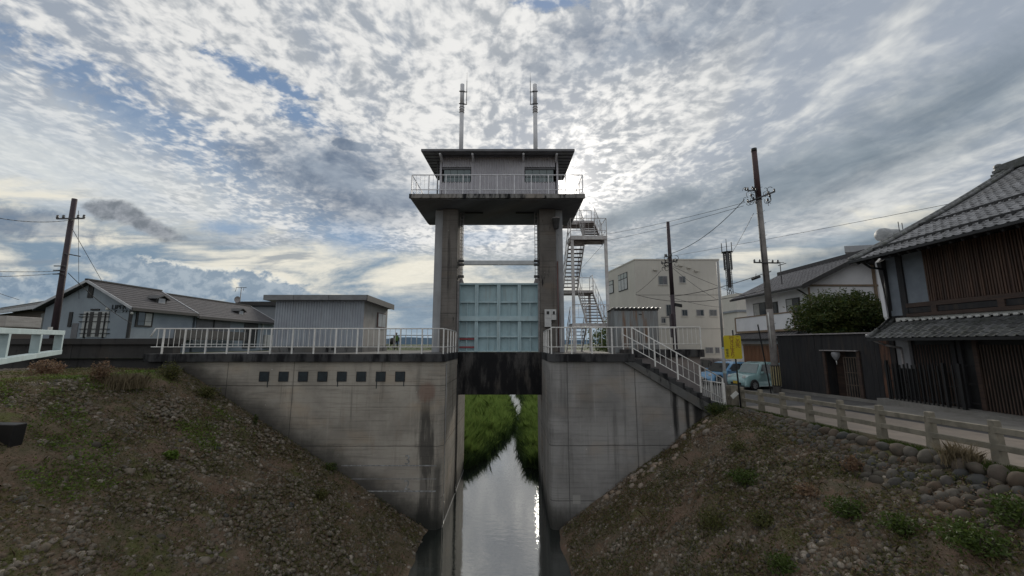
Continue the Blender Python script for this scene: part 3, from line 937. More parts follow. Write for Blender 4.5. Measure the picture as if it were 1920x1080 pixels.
# ------------------------------------------------------------------ the gate
ga = thing('sluice_gate', 'large pale teal steel sluice gate with ribs and two red stripes', 'gate', (-.7, 20.5, -.5))
gx0, gx1, gz0, gz1 = -2.86, 1.44, -.40, 3.22
MB().box(gx0, gx1, 20.62, 20.68, gz0, gz1).build('skin_plate', M_teal, ga)
def gz(v): return onY(935, v, 20.45)[1]
def gxx(u): return onY(u, 595, 20.45)[0]
MB().box(gx0, gx1, 20.38, 20.62, gz(534), gz(531)).build('top_flange', M_tealrib, ga)
MB().box(gx0 - .02, gx1 + .02, 20.33, 20.62, gz(602), gz(593)).build('girder', M_tealrib, ga, .006)
MB().box(gx0, gx1, 20.33, 20.62, gz0, gz0 + .05).build('girder', M_tealrib, ga)
for v in (566, 631):
    MB().box(gx0, gx1, 20.46, 20.62, gz(v + 1.6), gz(v - 1.2)).build('girder', M_tealrib, ga)
for u in (893.5, 935, 974):
    x = gxx(u)
    for (a0, a1) in ((531 + 3, 593), (602, 660)):
        MB().box(x - .09, x + .09, 20.40, 20.62, gz(a1), gz(a0)).build('rib', M_tealrib, ga, .004)
        MB().box(x - .028, x + .028, 20.385, 20.40, gz(a1), gz(a0)).build('rib_flange', M_teal, ga)
for x in (gx0 + .03, gx1 - .03):
    MB().box(x - .05, x + .05, 20.42, 20.62, gz0, gz1).build('rib', M_tealrib, ga)
for u in (875.5, 915, 954.5, 994):
    x = gxx(u)
    for (a0, a1) in ((567, 593), (602, 631), (632, 660)):
        MB().box(x - .022, x + .022, 20.5, 20.62, gz(a1), gz(a0)).build('stiffener', M_tealrib, ga)
for v in (635.5, 651):
    MB().box(gx0, gxx(896), 20.475, 20.495, gz(v + 1.6), gz(v - 1.6)).build('red_stripe', M_red, ga)
for x, s_ in ((gx0 + .12, 1), (gx1 - .12, -1)):
    MB().ext([(x - .16, gz1), (x + .16, gz1), (x + .07, gz1 + .28), (x - .07, gz1 + .28)], 20.42, 20.6, 'y').build('lifting_lug', M_grey, ga)

# lifting racks, cross tube
for x, w_ in ((gx0 + .10, 'left'), (gx1 - .10, 'right')):
    rk = thing('lifting_rack', 'ladder-like steel lifting rack above the %s corner of the gate' % w_, 'gate rack', (x, 20.5, 3.5))
    for s_ in (-1, 1):
        MB().box(x + s_ * .085 - .014, x + s_ * .085 + .014, 20.47, 20.53, 3.5, 7.2).build('side_bar', M_grey, rk)
    ub = MB().tube((-.085, 0, 0), (.085, 0, 0), .014, n=6).mesh('pin', M_grey)
    k = 3.62
    while k < 7.15:
        inst('pin', ub, rk, (x, 20.5, k)); k += .2
    for z in (4.28, 4.48, 3.62):
        MB().box(x - .15, x + .15, 20.4, 20.62, z - .06, z + .06).build('clamp', M_rack, rk, .01)
zt, zb_ = onY(935, 489, 20.5)[1], onY(935, 497, 20.5)[1]
tb = MB().box(gx0 + .24, gx1 - .24, 20.42, 20.58, zb_, zt).build('cross_beam', M_alum, None, .012, (-.7, 20.5, zb_))
tag(tb, 'pale steel cross beam hanging between the racks above the gate', 'beam')

# ------------------------------------------------------------------ tower
tw = thing('gate_tower', 'tall concrete gate tower of two columns carrying a broad slab', 'tower', (-.7, 20.5, DZ))
SZ0, SZ1 = 7.20, 7.46
for (a, b_, c_, d_) in ((-3.70, -2.89, -4.14, -3.70), (1.47, 2.33, 2.33, 2.72)):
    cb = MB().box(a, b_, 19.8, 21.9, DZ, SZ0 - .02).build('column', M_tower, tw, .02)
    MB().box(c_, d_, 20.0, 21.7, DZ, SZ0 - .02).build('pilaster', M_smooth, tw, .01)
    x = b_ if a < 0 else a
    # guide channel on the inner face
MB().box(-2.885, -2.80, 20.05, 20.34, DZ, 3.3).build('guide_rail', M_grey, tw)
MB().box(1.38, 1.465, 20.05, 20.34, DZ, 3.3).build('guide_rail', M_grey, tw)
sx0_, sx1_, sy0, sy1 = -5.16, 3.66, 18.4, 22.7
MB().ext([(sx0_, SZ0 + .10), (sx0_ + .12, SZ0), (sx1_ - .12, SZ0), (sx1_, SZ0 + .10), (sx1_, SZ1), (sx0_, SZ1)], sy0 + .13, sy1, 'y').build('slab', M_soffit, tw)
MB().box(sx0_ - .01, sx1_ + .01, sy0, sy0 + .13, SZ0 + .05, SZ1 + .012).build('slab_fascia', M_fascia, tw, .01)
MB().box(-2.6, -1.6, 20.3, 20.36, SZ0 - .10, SZ0 - .02).build('hoist_slot', M_black, tw)
MB().box(.2, 1.2, 20.3, 20.36, SZ0 - .10, SZ0 - .02).build('hoist_slot', M_black, tw)

# railing round the tower slab
rt = thing('railing', 'grey white railing round the edge of the high tower slab', 'railing', (-.7, 18.5, SZ1))
railing(rt, (-5.08, 18.5, SZ1), (3.58, 18.5, SZ1), M_towrail, 1.05, .26, .045, .866, 3, .028, bal_r=.008)
railing(rt, (-5.08, 18.5, SZ1), (-5.08, 22.5, SZ1), M_towrail, 1.05, .26, .035, 1.0, 2, .02, first=False, bal_r=.007)
railing(rt, (3.58, 18.5, SZ1), (3.58, 22.0, SZ1), M_towrail, 1.05, .26, .035, 1.0, 2, .02, first=False, bal_r=.007)
railing(rt, (-5.08, 22.5, SZ1), (3.58, 22.5, SZ1), M_towrail, 1.05, .26, .03, 1.2, 1, .02, first=False, bal_r=.006)

# control house on the slab
hx0, hx1, hy0, hy1 = -3.80, 2.42, 19.4, 22.2
ch = thing('control_house', 'grey ribbed metal control house with overhanging roof on the tower', 'control house', (-.7, 20.8, SZ1))
wz0, wz1 = onY(900, 342, hy0)[1], onY(900, 314, hy0)[1]
top = 9.92
wl = [onY(829, 330, hy0)[0], onY(885, 330, hy0)[0], onY(982, 330, hy0)[0], onY(1041, 330, hy0)[0]]
cw = MB()
def corr(mb, x0, x1, z0, z1, y): mb.corrugated((x0, y), (x1, y), z0, z1, .13, .032)
corr(cw, wl[1], wl[2], SZ1, top, hy0)
for a, b_ in ((wl[0], wl[1]), (wl[2], wl[3])):
    corr(cw, a, b_, SZ1, wz0, hy0); corr(cw, a, b_, wz1 + .02, top, hy0)
cw.build('front_siding', M_siding, ch)
MB().corrugated((hx0, hy1), (hx0, hy0), SZ1, top + .1, .11, .018).corrugated((hx1, hy0), (hx1, hy1), SZ1, top + .1, .11, .018).corrugated((hx1, hy1), (hx0, hy1), SZ1, top + .2, .11, .018).build('side_siding', M_siding, ch)
for x in (hx0, wl[1] + .01, wl[2] - .01, hx1):
    MB().box(x - .05, x + .05, hy0 - .03, hy0 + .05, SZ1, top - .02).build('corner_post', M_siding, ch)
for a, b_ in ((wl[0], wl[1]), (wl[2], wl[3])):
    wn = MB()
    wn.box(a, b_, hy0 + .02, hy0 + .1, wz1 - .10, wz1 + .02).box(a, b_, hy0 - .01, hy0 + .1, wz0 - .02, wz0 + .03)
    wo_ = wn.build('window', M_roofmetal, ch)
    n = 4
    for k in range(n):
        p, q = a + .08 + (b_ - a - .16) * k / n, a + .08 + (b_ - a - .16) * (k + 1) / n
        MB().box(p + .008, q - .008, hy0 + .07, hy0 + .08, wz0 + .03, wz1 - .10).build('pane', M_glassg, wo_)
    MB().box(a + .05, b_ - .05, hy0 + .05, hy0 + .085, (wz0 * .62 + wz1 * .38), (wz0 * .62 + wz1 * .38) + .025).build('mullion', M_darktrim, wo_)
# roof with ribbed soffit
rz0, rz1 = 9.86, 10.22
ry0, ry1, rx0, rx1 = 18.6, 23.0, -4.70, 3.24
def rzf(y): return rz0 + (rz1 - rz0) * (y - ry0) / (ry1 - ry0)
MB().hexa([(rx0, ry0, rz0), (rx1, ry0, rz0), (rx1, ry1, rz1), (rx0, ry1, rz1)], [(rx0, ry0, rz0 + .12), (rx1, ry0, rz0 + .12), (rx1, ry1, rz1 + .12), (rx0, ry1, rz1 + .12)]).build('roof', M_roofmetal, ch)
sf = MB()
y = ry0 + .12
while y < ry1 - .1:
    sf.hexa([(rx0 + .03, y, rzf(y) - .045), (rx1 - .03, y, rzf(y) - .045), (rx1 - .03, y + .1, rzf(y + .1) - .045), (rx0 + .03, y + .1, rzf(y + .1) - .045)],
            [(rx0 + .03, y, rzf(y) - .001), (rx1 - .03, y, rzf(y) - .001), (rx1 - .03, y + .1, rzf(y + .1) - .001), (rx0 + .03, y + .1, rzf(y + .1) - .001)])
    y += .42
sf.build('soffit_ribs', M_roofmetal, ch)
for x in (-3.74, -2.06, .60, 2.33):
    MB().hexa([(x - .05, 18.72, 9.74), (x + .05, 18.72, 9.74), (x + .05, 19.4, 9.62), (x - .05, 19.4, 9.62)], [(x - .05, 18.72, 9.86), (x + .05, 18.72, 9.86), (x + .05, 19.4, 9.9), (x - .05, 19.4, 9.9)]).build('bracket', M_towrail, ch)
MB().tube((-3.95, 19.35, SZ1), (-3.95, 19.35, 9.7), .035).build('downpipe', M_darktrim, ch)

# masts
for (xm, s_, w_) in ((-2.90, 1, 'left'), (1.34, -1, 'right')):
    ms = thing('antenna_mast', 'pale antenna mast guyed to the tower roof, %s one of the pair' % w_, 'mast', (xm, 20.5, 9.9))
    MB().tube((xm, 20.5, 10.05), (xm, 20.5, 13.2), .125, .12, 12).tube((xm, 20.5, 13.2), (xm, 20.5, 13.7), .12, .12, 12).build('pole', M_mast, ms)
    MB().tube((xm, 20.5, 13.7), (xm, 20.5, 15.0), .12, .12, 12).build('radome', M_mast, ms)
    for z in (13.72, 14.5): MB().box(xm - .16, xm + .16, 20.36, 20.4, z - .025, z + .025).box(min(xm, xm + s_ * .3), max(xm, xm + s_ * .3), 20.42, 20.46, z - .02, z + .02).build('bracket', M_rack, ms)
    for z in (13.25, 13.4, 13.55): MB().lathe([(.10, -.015), (.15, -.015), (.15, .015), (.10, .015)], (xm, 20.5, z), 12).build('collar', M_grey, ms)
    MB().tube((xm + s_ * .27, 20.44, 13.7), (xm + s_ * .27, 20.44, 15.2), .022, .018, 6).tube((xm + s_ * .27, 20.44, 15.2), (xm + s_ * .27, 20.44, 15.75), .010, .004, 5).build('whip', M_rack, ms)
    for (ax, ay) in ((-.8, -.7), (.8, -.7), (-.45, .9), (.45, .9)):
        MB().tube((xm, 20.5, 10.9), (xm + ax, 20.5 + ay, 10.12), .008, n=5).build('guy_wire', M_rack, ms)

# horn loudspeaker, cabinets, conduits on the right column
xs_, zs_ = onY(1042.5, 419.5, 19.62)
sp_ = thing('loudspeaker', 'dark flared loudspeaker hung high on the right tower column', 'loudspeaker', (xs_, 19.62, zs_))
MB().lathe([(.0, -.30), (.10, -.30), (.13, -.27), (.20, .26), (.215, .27), (.215, .30), (.17, .30), (.0, .22)], (xs_, 19.6, zs_), 16).build('horn', M_rack, sp_)
MB().lathe([(.222, .255), (.222, .305)], (xs_, 19.6, zs_), 16).build('rim', M_grey, sp_)
MB().bar((xs_, 19.82, zs_ - .1), (xs_, 19.6, zs_ - .1), .04, .04).build('bracket', M_grey, sp_)
for (u0, u1, v0, v1, lb) in ((1021.5, 1033.5, 580, 613, 'tall grey meter cabinet on the right tower column, the longer of two'), (1034, 1043, 580, 600, 'small grey meter box beside the taller cabinet on the column')):
    xa, za = onY(u0, v1, 19.6); xb, zb2 = onY(u1, v0, 19.6)
    c_ = thing('meter_cabinet', lb, 'cabinet', ((xa + xb) / 2, 19.7, za))
    MB().box(xa, xb, 19.6, 19.79, za, zb2).build('casing', M_box, c_, .01)
    w_ = xb - xa
    MB().box(xa + w_ * .3, xb - w_ * .3, 19.592, 19.6, zb2 - .26, zb2 - .1).build('meter_window', M_black, c_)
    MB().box(xa + .03, xb - .03, 19.596, 19.6, (za + zb2) / 2 - .005, (za + zb2) / 2 + .005).build('door_seam', M_darktrim, c_)
pp = thing('conduit', 'red-brown pipe running up the right tower column', 'pipe', (2.38, 19.76, DZ))
MB().path([(2.385, 19.76, DZ), (2.385, 19.76, 4.3)], .035, 8).build('pipe', M_rustpipe, pp)
MB().path([(2.47, 19.8, DZ + 1.2), (2.47, 19.8, 5.7), (2.36, 19.78, 5.9)], .022, 8).build('cable', M_pvc, pp)

# ------------------------------------------------------------------ steel staircase beside the tower
SX0, SXM, SX1 = 3.14, 4.08, 5.06
YF, YB = 20.0, 23.8
ZA, ZB, ZC = 5.72, 3.32, 1.05
ss = thing('steel_staircase', 'pale steel zigzag staircase climbing beside the gate tower', 'staircase', (4.1, 21.5, DZ))
def landing(z, y0, y1, x0=SX0 - .02, x1=SX1 + .02):
    MB().box(x0, x1, y0, y1, z - .03, z).build('landing_plate', M_stairdk, ss)
    MB().box(x0, x1, y0 - .02, y0 + .05, z - .20, z + .01).build('landing_beam', M_stairst, ss)
    MB().box(x0, x1, y1 - .05, y1 + .02, z - .20, z + .01).build('landing_beam', M_stairst, ss)
    for x in (x0, x1 - .06): MB().box(x, x + .06, y0 + .05, y1 - .05, z - .2, z + .005).build('landing_beam', M_stairst, ss)
landing(ZA, YF - .1, YF + .95); landing(ZC, YF - .1, YF + .95); landing(ZB, YB, YB + 1.0)
landing(SZ1, 22.75, 23.6, SX0, SX1)
stepm = MB().box(-.5, .5, 0, .24, -.035, 0).mesh('step', M_stairdk)
def flight(x0, x1, ya, za, yb, zb, n):
    for x in (x0 + .02, x1 - .05):
        MB().hexa([(x, ya, za - .24), (x + .04, ya, za - .24), (x + .04, yb, zb - .24), (x, yb, zb - .24)], [(x, ya, za + .02), (x + .04, ya, za + .02), (x + .04, yb, zb + .02), (x, yb, zb + .02)]).build('stringer', M_stairst, ss)
        for hgt in (.95,):
            MB().tube((x + .02, ya, za + hgt), (x + .02, yb, zb + hgt), .02).tube((x + .02, ya, za + .45), (x + .02, yb, zb + .45), .013, n=6).build('handrail', M_stairst, ss)
        for k in range(5):
            q = Vector((x + .02, ya, za)).lerp(Vector((x + .02, yb, zb)), (k + .3) / 5)
            inst('baluster', RAILM[M_stairst.name][1], ss, q, None, (.03, .03, .95))
    for k in range(1, n):
        a = k / n
        inst('step', stepm, ss, ((x0 + x1) / 2, ya + (yb - ya) * a - .12, za + (zb - za) * a), None, (x1 - x0 - .12, 1, 1))
flight(SXM, SX1, YF + .9, ZA, 22.75, SZ1, 9)
flight(SX0, SXM, YF + .9, ZA, YB, ZB, 13)
flight(SXM, SX1, YF + .9, ZC, YB, ZB, 12)
flight(SX0, SXM, YF + .9, ZC, 22.8, DZ, 8)
for x in (SX0 + .08, SX1 - .05):
    for y in (YF - .02, YB + .9):
        zt_ = ZA - .2 if y < 22 else ZB - .2
        MB().box(x - .075, x + .075, y - .06, y + .06, DZ, zt_).build('column', M_stairst, ss)
for z, y in ((ZA, YF - .08), (ZC, YF - .08)):
    railing(ss, (SX0, y, z), (SX1, y, z), M_stairst, .98, .3, .035, .64, 1, .018, bal_r=.009)
railing(ss, (SX0, YB + .98, ZB), (SX1, YB + .98, ZB), M_stairst, .98, .3, .03, .95, 1, .016, bal_r=.009)
for z in (ZA, ZC): railing(ss, (SX1, YF - .08, z), (SX1, YF + .9, z), M_stairst, .98, .3, .03, .95, 1, .016, first=False, bal_r=.009)
railing(ss, (SX0, YF - .08, ZA), (SX0, YF + .9, ZA), M_stairst, .98, .3, .03, .95, 1, .016, first=False, bal_r=.009)
railing(ss, (SX1, YB, ZB), (SX1, YB + .95, ZB), M_stairst, .98, .3, .03, .95, 1, .016, bal_r=.009)
railing(ss, (SX0, 23.55, SZ1), (SX1, 23.55, SZ1), M_stairst, .98, .3, .03, .95, 2, .016, bal_r=.009)
MB().tube((SXM + .3, YB + .9, ZB + 1.4), (SX1 - .06, YF, ZA - .3), .008, n=5).tube((SX0 + .3, YF + .1, ZA - .6), (SXM + .5, YB + .9, ZB + 1.0), .008, n=5).build('brace_wire', M_rack, ss)

# ------------------------------------------------------------------ sheds on the decks
sh = thing('shed', 'blue-grey corrugated shed with flat roof standing on the long deck', 'shed', (-10, 20, DZ))
shx0, shx1, shy0, shy1 = -12.35, -7.72, 20.0, 23.9
MB().corrugated((shx0, shy0), (shx1, shy0), -.12, 2.30, .135, .034).build('front_sheet', M_shed, sh)
MB().box(shx0 + .03, shx1 - .03, shy0 + .03, shy1, -.12, 2.34).build('wall', M_shedside, sh)
MB().box(shx0 - .02, shx1 + .02, shy0 - .01, shy1 + .02, DZ - .1, -.10).build('plinth', M_slab, sh)
for x in (-11.5, -9.3): MB().box(x, x + .3, shy0 - .018, shy0 - .01, -.32, -.2).build('vent', M_black, sh)
MB().hexa([(-12.75, 19.55, 2.24), (-7.45, 19.55, 2.24), (-7.45, 24.1, 2.16), (-12.75, 24.1, 2.16)], [(-12.75, 19.55, 2.50), (-7.45, 19.55, 2.50), (-7.45, 24.1, 2.42), (-12.75, 24.1, 2.42)]).build('roof', M_shedroof, sh)
MB().hexa([(-7.45, 19.55, 2.20), (-7.41, 19.55, 2.20), (-7.41, 24.1, 2.12), (-7.45, 24.1, 2.12)], [(-7.45, 19.55, 2.5), (-7.41, 19.55, 2.5), (-7.41, 24.1, 2.44), (-7.45, 24.1, 2.44)]).build('verge_board', M_darktrim, sh)
for x in (-11.2, -9.4): MB().box(x - .005, x + .005, 19.54, 19.551, 2.24, 2.5).build('fascia_joint', M_darktrim, sh)
ya, za = onX(707, 629, shx1); yb, zb = onX(720, 592, shx1)
wn = MB().box(shx1 - .028, shx1 + .02, ya - .05, yb + .35, .95, 1.80).build('window', M_rustpipe, sh)
for k in range(2):
    MB().box(shx1 + .021, shx1 + .028, ya + k * (yb + .3 - ya) / 2 + .03, ya + (k + 1) * (yb + .3 - ya) / 2 - .03, 1.0, 1.75).build('pane', M_curtain, wn)

sd = thing('shed', 'rusty corrugated hut with wavy roof edge behind the stair railing', 'shed', (5.9, 18.8, DZ))
dx0, dx1, dy0, dy1 = 4.82, 6.86, 18.05, 19.3
MB().corrugated((dx0, dy0), (dx1, dy0), DZ + .02, 1.62, .15, .016).corrugated((dx0, dy1), (dx0, dy0), DZ, 1.62, .15, .016).corrugated((dx1, dy0), (dx1, dy1), DZ, 1.62, .15, .016).build('sheet_wall', M_rust, sd)
MB().box(dx0 + .02, dx1 - .02, dy0 + .03, dy1 - .03, DZ, 1.6).build('core', M_black, sd)
rf = MB(); n = 60; vs = []
for i in range(n + 1):
    x = dx0 - .08 + (dx1 - dx0 + .2) * i / n; h = .032 * math.sin(2 * math.pi * i / n * 11)
    vs += [(x, dy0 - .12, 1.70 + h), (x, dy1 + .1, 1.60 + h), (x, dy0 - .12, 1.675 + h), (x, dy1 + .1, 1.575 + h)]
rf.add(vs, [(4 * i, 4 * i + 4, 4 * i + 5, 4 * i + 1) for i in range(n)] + [(4 * i + 2, 4 * i + 3, 4 * i + 7, 4 * i + 6) for i in range(n)] + [(4 * i, 4 * i + 2, 4 * i + 6, 4 * i + 4) for i in range(n)])
rf.build('roof', M_pale, sd)
MB().box(dx0 - .02, dx1 + .02, dy0 - .045, dy0 - .02, 1.56, 1.64).build('fascia', M_darktrim, sd)
MB().box(5.95, 6.1, dy0 - .03, dy0 - .02, 1.36, 1.40).build('handle', M_darktrim, sd)
# ------------------------------------------------------------------ levee wall and things at the left
lw = thing('levee_wall', 'dark weathered concrete levee wall with capping beyond the left bank', 'wall', (-19, 17.1, -1.3))
MB().box(-60, -15.0, 17.2, 17.6, -1.6, -.02).build('wall', M_levee, lw)
MB().box(-60, -14.95, 17.05, 17.7, -.02, .24).build('capping', M_levee, lw, .015)
for x in (-19.5, -23.5): MB().box(x, x + .03, 17.19, 17.2, -1.4, -.03).build('joint', M_black, lw)
MB().box(-15.0, -14.3, 16.1, 17.2, -1.6, -.72).build('wall_return', M_levee, lw)

# teal steel frame of the footbridge approach, close on the left
fr = thing('bridge_railing', 'pale teal rectangular steel rail at the left edge', 'railing', (-9.5, 7.6, -.3))
M_frame = mat('frame_teal', (0.463, 0.561, 0.573), (0.379, 0.471, 0.484), 3, .4, dirt=(0.281, 0.280, 0.255), dirt_amt=.3)
A0, A1 = P3(-60, 618, 5.75), P3(114, 624, 9.0)
B0, B1 = P3(-60, 686, 5.75), P3(108, 660, 9.0)
dlt = Vector((0, 0, 0))
MB().bar(A0, A1, .14, .10).build('top_rail', M_frame, fr, .006)
MB().bar(B0, B1, .14, .10).build('bottom_rail', M_frame, fr, .006)
for t_ in (.985, .66, .30):
    a, b_ = A0.lerp(A1, t_), B0.lerp(B1, t_)
    ax = (A1 - A0).normalized()
    MB().bar(a - Vector((0, 0, .05)), Vector((a.x, a.y, b_.z + .05)), .13, .09, ax).build('upright', M_frame, fr, .005)
pb = B0.lerp(B1, .08)
MB().bar(pb, Vector((pb.x, pb.y, float(zL(np.array(pb.x), np.array(pb.y))) - .3)), .09, .09, (0, 1, 0)).build('leg', M_frame, fr)
q0, q1 = onY(-40, 612, 8.0), onY(47, 594, 8.0)
M_lam = mat('weathered_beam', (0.390, 0.364, 0.345), (0.299, 0.280, 0.260), 4, .8, stretch=(.4, 1, 6), bmp=.4, bsc=30)
bo = MB().box(q0[0] - 1.5, q1[0], 7.7, 8.3, q0[1] - .02, q1[1]).build('parapet_beam', M_lam, None, .01, (q1[0] - .5, 8, q0[1]))
tag(bo, 'pale weathered stone parapet beam just above the teal frame', 'parapet')
px0 = bo.location.x
MB().box(px0 - 1.2, px0 - .8, 7.8, 8.2, -3.0, q0[1] - .021).build('parapet_leg', M_lam, bo)

cb = MB().ext([(-15, -3.4), (-11.35, -3.4), (-11.2, -1.80), (-15, -1.70)], 9.0, 9.25, 'y').build('culvert_block', M_black, None, .02, (-13, 9.7, -2.3))
tag(cb, 'black concrete culvert block set in the left bank', 'concrete block')

# ------------------------------------------------------------------ grey gabled house
M_hwall = mat('blue_grey_render', (0.277, 0.323, 0.367), (0.232, 0.270, 0.315), .8, .85, dirt=(0.195, 0.225, 0.255), dirt_amt=.3)
M_hwall2 = mat('grey_side_render', (0.262, 0.277, 0.300), (0.225, 0.240, 0.262), .8, .85)
M_slate = mat('brown_grey_slates', (0.073, 0.068, 0.073), (0.051, 0.048, 0.054), 6, .7, stretch=(0.496, 0.534, 0.563), bmp=.3)
M_verge_b = mat('pale_verge_board', (0.468, 0.481, 0.507), (0.390, 0.403, 0.429), 3, .6)
ho = thing('gabled_house', 'long blue-grey house with slate roof, small dormers and lettering on its gable', 'house', (-27.2, 30, -.62))
HX, HR, HL = -24.45, -27.2, -29.95
def sect(y0, y1, zr, ze, inset=0.0):
    """one section of the roof with walls under it"""
    k = (zr - ze) / (-24.1 + 27.2)
    for s_ in (1, -1):
        xe = HR + s_ * 3.12
        MB().hexa([(HR, y0, zr - .10), (xe, y0, ze - .10), (xe, y1, ze - .10), (HR, y1, zr - .10)], [(HR, y0, zr), (xe, y0, ze), (xe, y1, ze), (HR, y1, zr)]).build('roof', M_slate, ho)
        MB().hexa([(HR, y0 - .05, zr - .14), (xe, y0 - .05, ze - .14), (xe, y0, ze - .14), (HR, y0, zr - .14)], [(HR, y0 - .05, zr + .03), (xe, y0 - .05, ze + .03), (xe, y0, ze + .03), (HR, y0, zr + .03)]).build('verge_board', M_verge_b, ho)
        if s_ > 0: MB().hexa([(HR, y1 - .08, zr), (xe, y1 - .08, ze), (xe, y1, ze), (HR, y1, zr)], [(HR, y1 - .08, zr + .05), (xe, y1 - .08, ze + .05), (xe, y1, ze + .05), (HR, y1, zr + .05)]).build('verge_board', M_verge_b, ho)
        MB().box(min(xe, xe + s_ * .06), max(xe, xe + s_ * .06), y0, y1, ze - .20, ze - .0).build('gutter', M_darktrim, ho)
    MB().bar((HR, y0 - .05, zr + .04), (HR, y1, zr + .04), .2, .10).build('ridge_cap', M_darktrim, ho)
    # slate courses
    rows = MB()
    n = 11
    for i in range(1, n):
        a = i / n; x = HR + 3.12 * a; z = zr - (zr - ze) * a
        rows.box(x - .012, x + .012, y0 + .02, y1 - .02, z + .0, z + .018)
    rows.build('slate_courses', M_slate, ho)['kind'] = 'stuff'
    MB().ext([(HX - inset, -.8), (HX - inset, ze + .0), (HR, zr - .12), (HL, ze), (HL, -.8)], y0 + .35, y1 - .02, 'y').build('wall', M_hwall, ho)
sect(24.25, 29.5, 4.06, 2.30)
sect(29.52, 39.8, 3.88, 2.14, .15)
def onHX(u, v, X=HX): return onX(u, v, X)
def hwin(u0, u1, v0, v1, panes=2, X=HX, name='window', gl=None):
    ya, _ = onHX(u0, v0, X); yb, _ = onHX(u1, v0, X)
    ym = (ya + yb) / 2
    za = ray(u0, v0)[1] * ym; zb = ray(u0, v1)[1] * ym
    w = MB().box(X, X + .05, ya, yb, zb, za).build(name, M_black, ho)
    for k in range(panes):
        p0, p1 = ya + .1 + (yb - ya - .2) * k / panes, ya + .1 + (yb - ya - .2) * (k + 1) / panes
        MB().box(X + .051, X + .06, p0 + .03, p1 - .03, zb + .1, za - .1).build('pane', M_glass if k % 2 == 0 else M_curtain, w)
        MB().box(X + .061, X + .07, p0 + .03, p1 - .03, zb + .36, zb + .38).build('glazing_bar', M_black, w)
    return w
hwin(256, 288, 584, 613)
hwin(319, 351, 585, 616, X=HX - .15)
MB().box(HX - .14, HX - .11, 30.0, 33.6, .55, 2.0).build('shutter', M_roofmetal, ho)
MB().box(HX - .139, HX - .05, 31.7, 31.75, .3, 2.05).build('shutter_bar', M_black, ho)
MB().box(HX - .14, HX - .1, 35.4, 37.3, -.4, 1.95).build('entrance', M_black, ho)
MB().box(HX - .14, HX - .05, 37.9, 38.1, -.6, 2.0).build('downpipe', M_verge_b, ho)
vb = MB().box(HX, HX + 1.0, 26.9, 34.2, .30, .40).box(HX + .96, HX + 1.0, 26.9, 34.2, .38, 1.02)
for i in range(9): vb.box(HX + .92, HX + .97, 26.9 + i * .9, 26.98 + i * .9, .3, 1.05)
vb.build('veranda', M_darktrim, ho)
MB().box(HX + .9, HX + .93, 26.6, 37, -.05, .02).build('kerb_board', M_verge_b, ho)
# gable: door, pale lattice window, pipe, lamps, lettering, vent
GY = 24.6
def gb(u0, u1, v0, v1, m_, name, d0=.05, par=None, y=GY):
    xa, za = onY(u0, v1, y); xb, zb = onY(u1, v0, y)
    return MB().box(min(xa, xb), max(xa, xb), y - d0, y - .001 if d0 < .2 else y, za, zb).build(name, m_, par or ho)
gb(127, 138, 585, 613, M_black, 'window')
gb(132, 148, 606, 634, M_roofmetal, 'door', .03)
w = gb(151, 206, 584, 632, M_curtain, 'window', .04)
for u in (162, 197): gb(u - 3, u + 3, 586, 634, M_black, 'window_post', .10, w)
for v in (589, 594, 603, 617, 625): gb(150, 206, v - .6, v + .6, M_darktrim, 'window_bar', .08, w)
for u in (171, 186): gb(u - .5, u + .5, 585, 631, M_darktrim, 'window_bar', .07, w)
gb(171, 188, 579, 582, M_black, 'vent', .06)
gb(243, 245.5, 578, 634, M_black, 'corner_pipe', .08)
MB().box(HR - .16, HR + .16, GY - .06, GY - .001, 2.95, 3.85).build('gable_louvre', M_black, ho)
for (u, v, r_) in ((201, 579, .10), (247, 587, .08)):
    x, z = onY(u, v, 24.4); MB().lathe([(0, -r_), (r_ * .7, -r_ * .7), (r_, 0), (r_ * .7, r_ * .7), (0, r_)], (x, 24.42, z), 10).build('globe_lamp', M_pale, ho)
def gtext(body, u, v, s_):
    x, z = onY(u, v, GY - .03)
    text_obj('lettering', body, s_, M_dot, ho, Matrix.Translation(Vector((x, GY - .03, z)) - ho.location) @ rotY, .02)
gtext('LIPER', 223, 576, .40)
gtext('マニラティ', 230, 583.5, .24)
x, z = onY(234, 570.5, GY - .04)
MB().add([(x - .25, GY - .05, z + .16), (x - .02, GY - .05, z + .05), (x + .22, GY - .05, z - .10), (x - .02, GY - .05, z - .18), (x + .02, GY - .05, z - .06), (x - .22, GY - .05, z + .06)], [(0, 1, 2, 3, 4, 5)]).build('bird_emblem', M_dot, ho)
# dormers
for (u0, zr) in ((300, 3.33), (452, 3.15)):
    yc = onX(u0, 560, -25.3)[0]
    dm = MB().ext([(yc - .42, zr - .55), (yc + .42, zr - .55), (yc + .42, zr - .12), (yc, zr + .08), (yc - .42, zr - .12)], -26.7, -25.15, 'x').build('dormer', M_darktrim, ho)
    MB().hexa([(-27, yc - .55, zr - .2), (-25.0, yc - .55, zr - .2), (-25.0, yc, zr + .08), (-27, yc, zr + .08)], [(-27, yc - .55, zr - .14), (-25.0, yc - .55, zr - .14), (-25.0, yc, zr + .14), (-27, yc, zr + .14)]).hexa([(-27, yc, zr + .08), (-25.0, yc, zr + .08), (-25.0, yc + .55, zr - .2), (-27, yc + .55, zr - .2)], [(-27, yc, zr + .14), (-25.0, yc, zr + .14), (-25.0, yc + .55, zr - .14), (-27, yc + .55, zr - .14)]).build('dormer_roof', M_black, dm)
    MB().box(-25.149, -25.13, yc - .26, yc + .26, zr - .5, zr - .1).build('dormer_louvre', M_verge_b, dm)
MB().box(HX - .1, HX + .3, 38.3, 39.5, -.3, .9).build('air_conditioner', M_pale, ho)

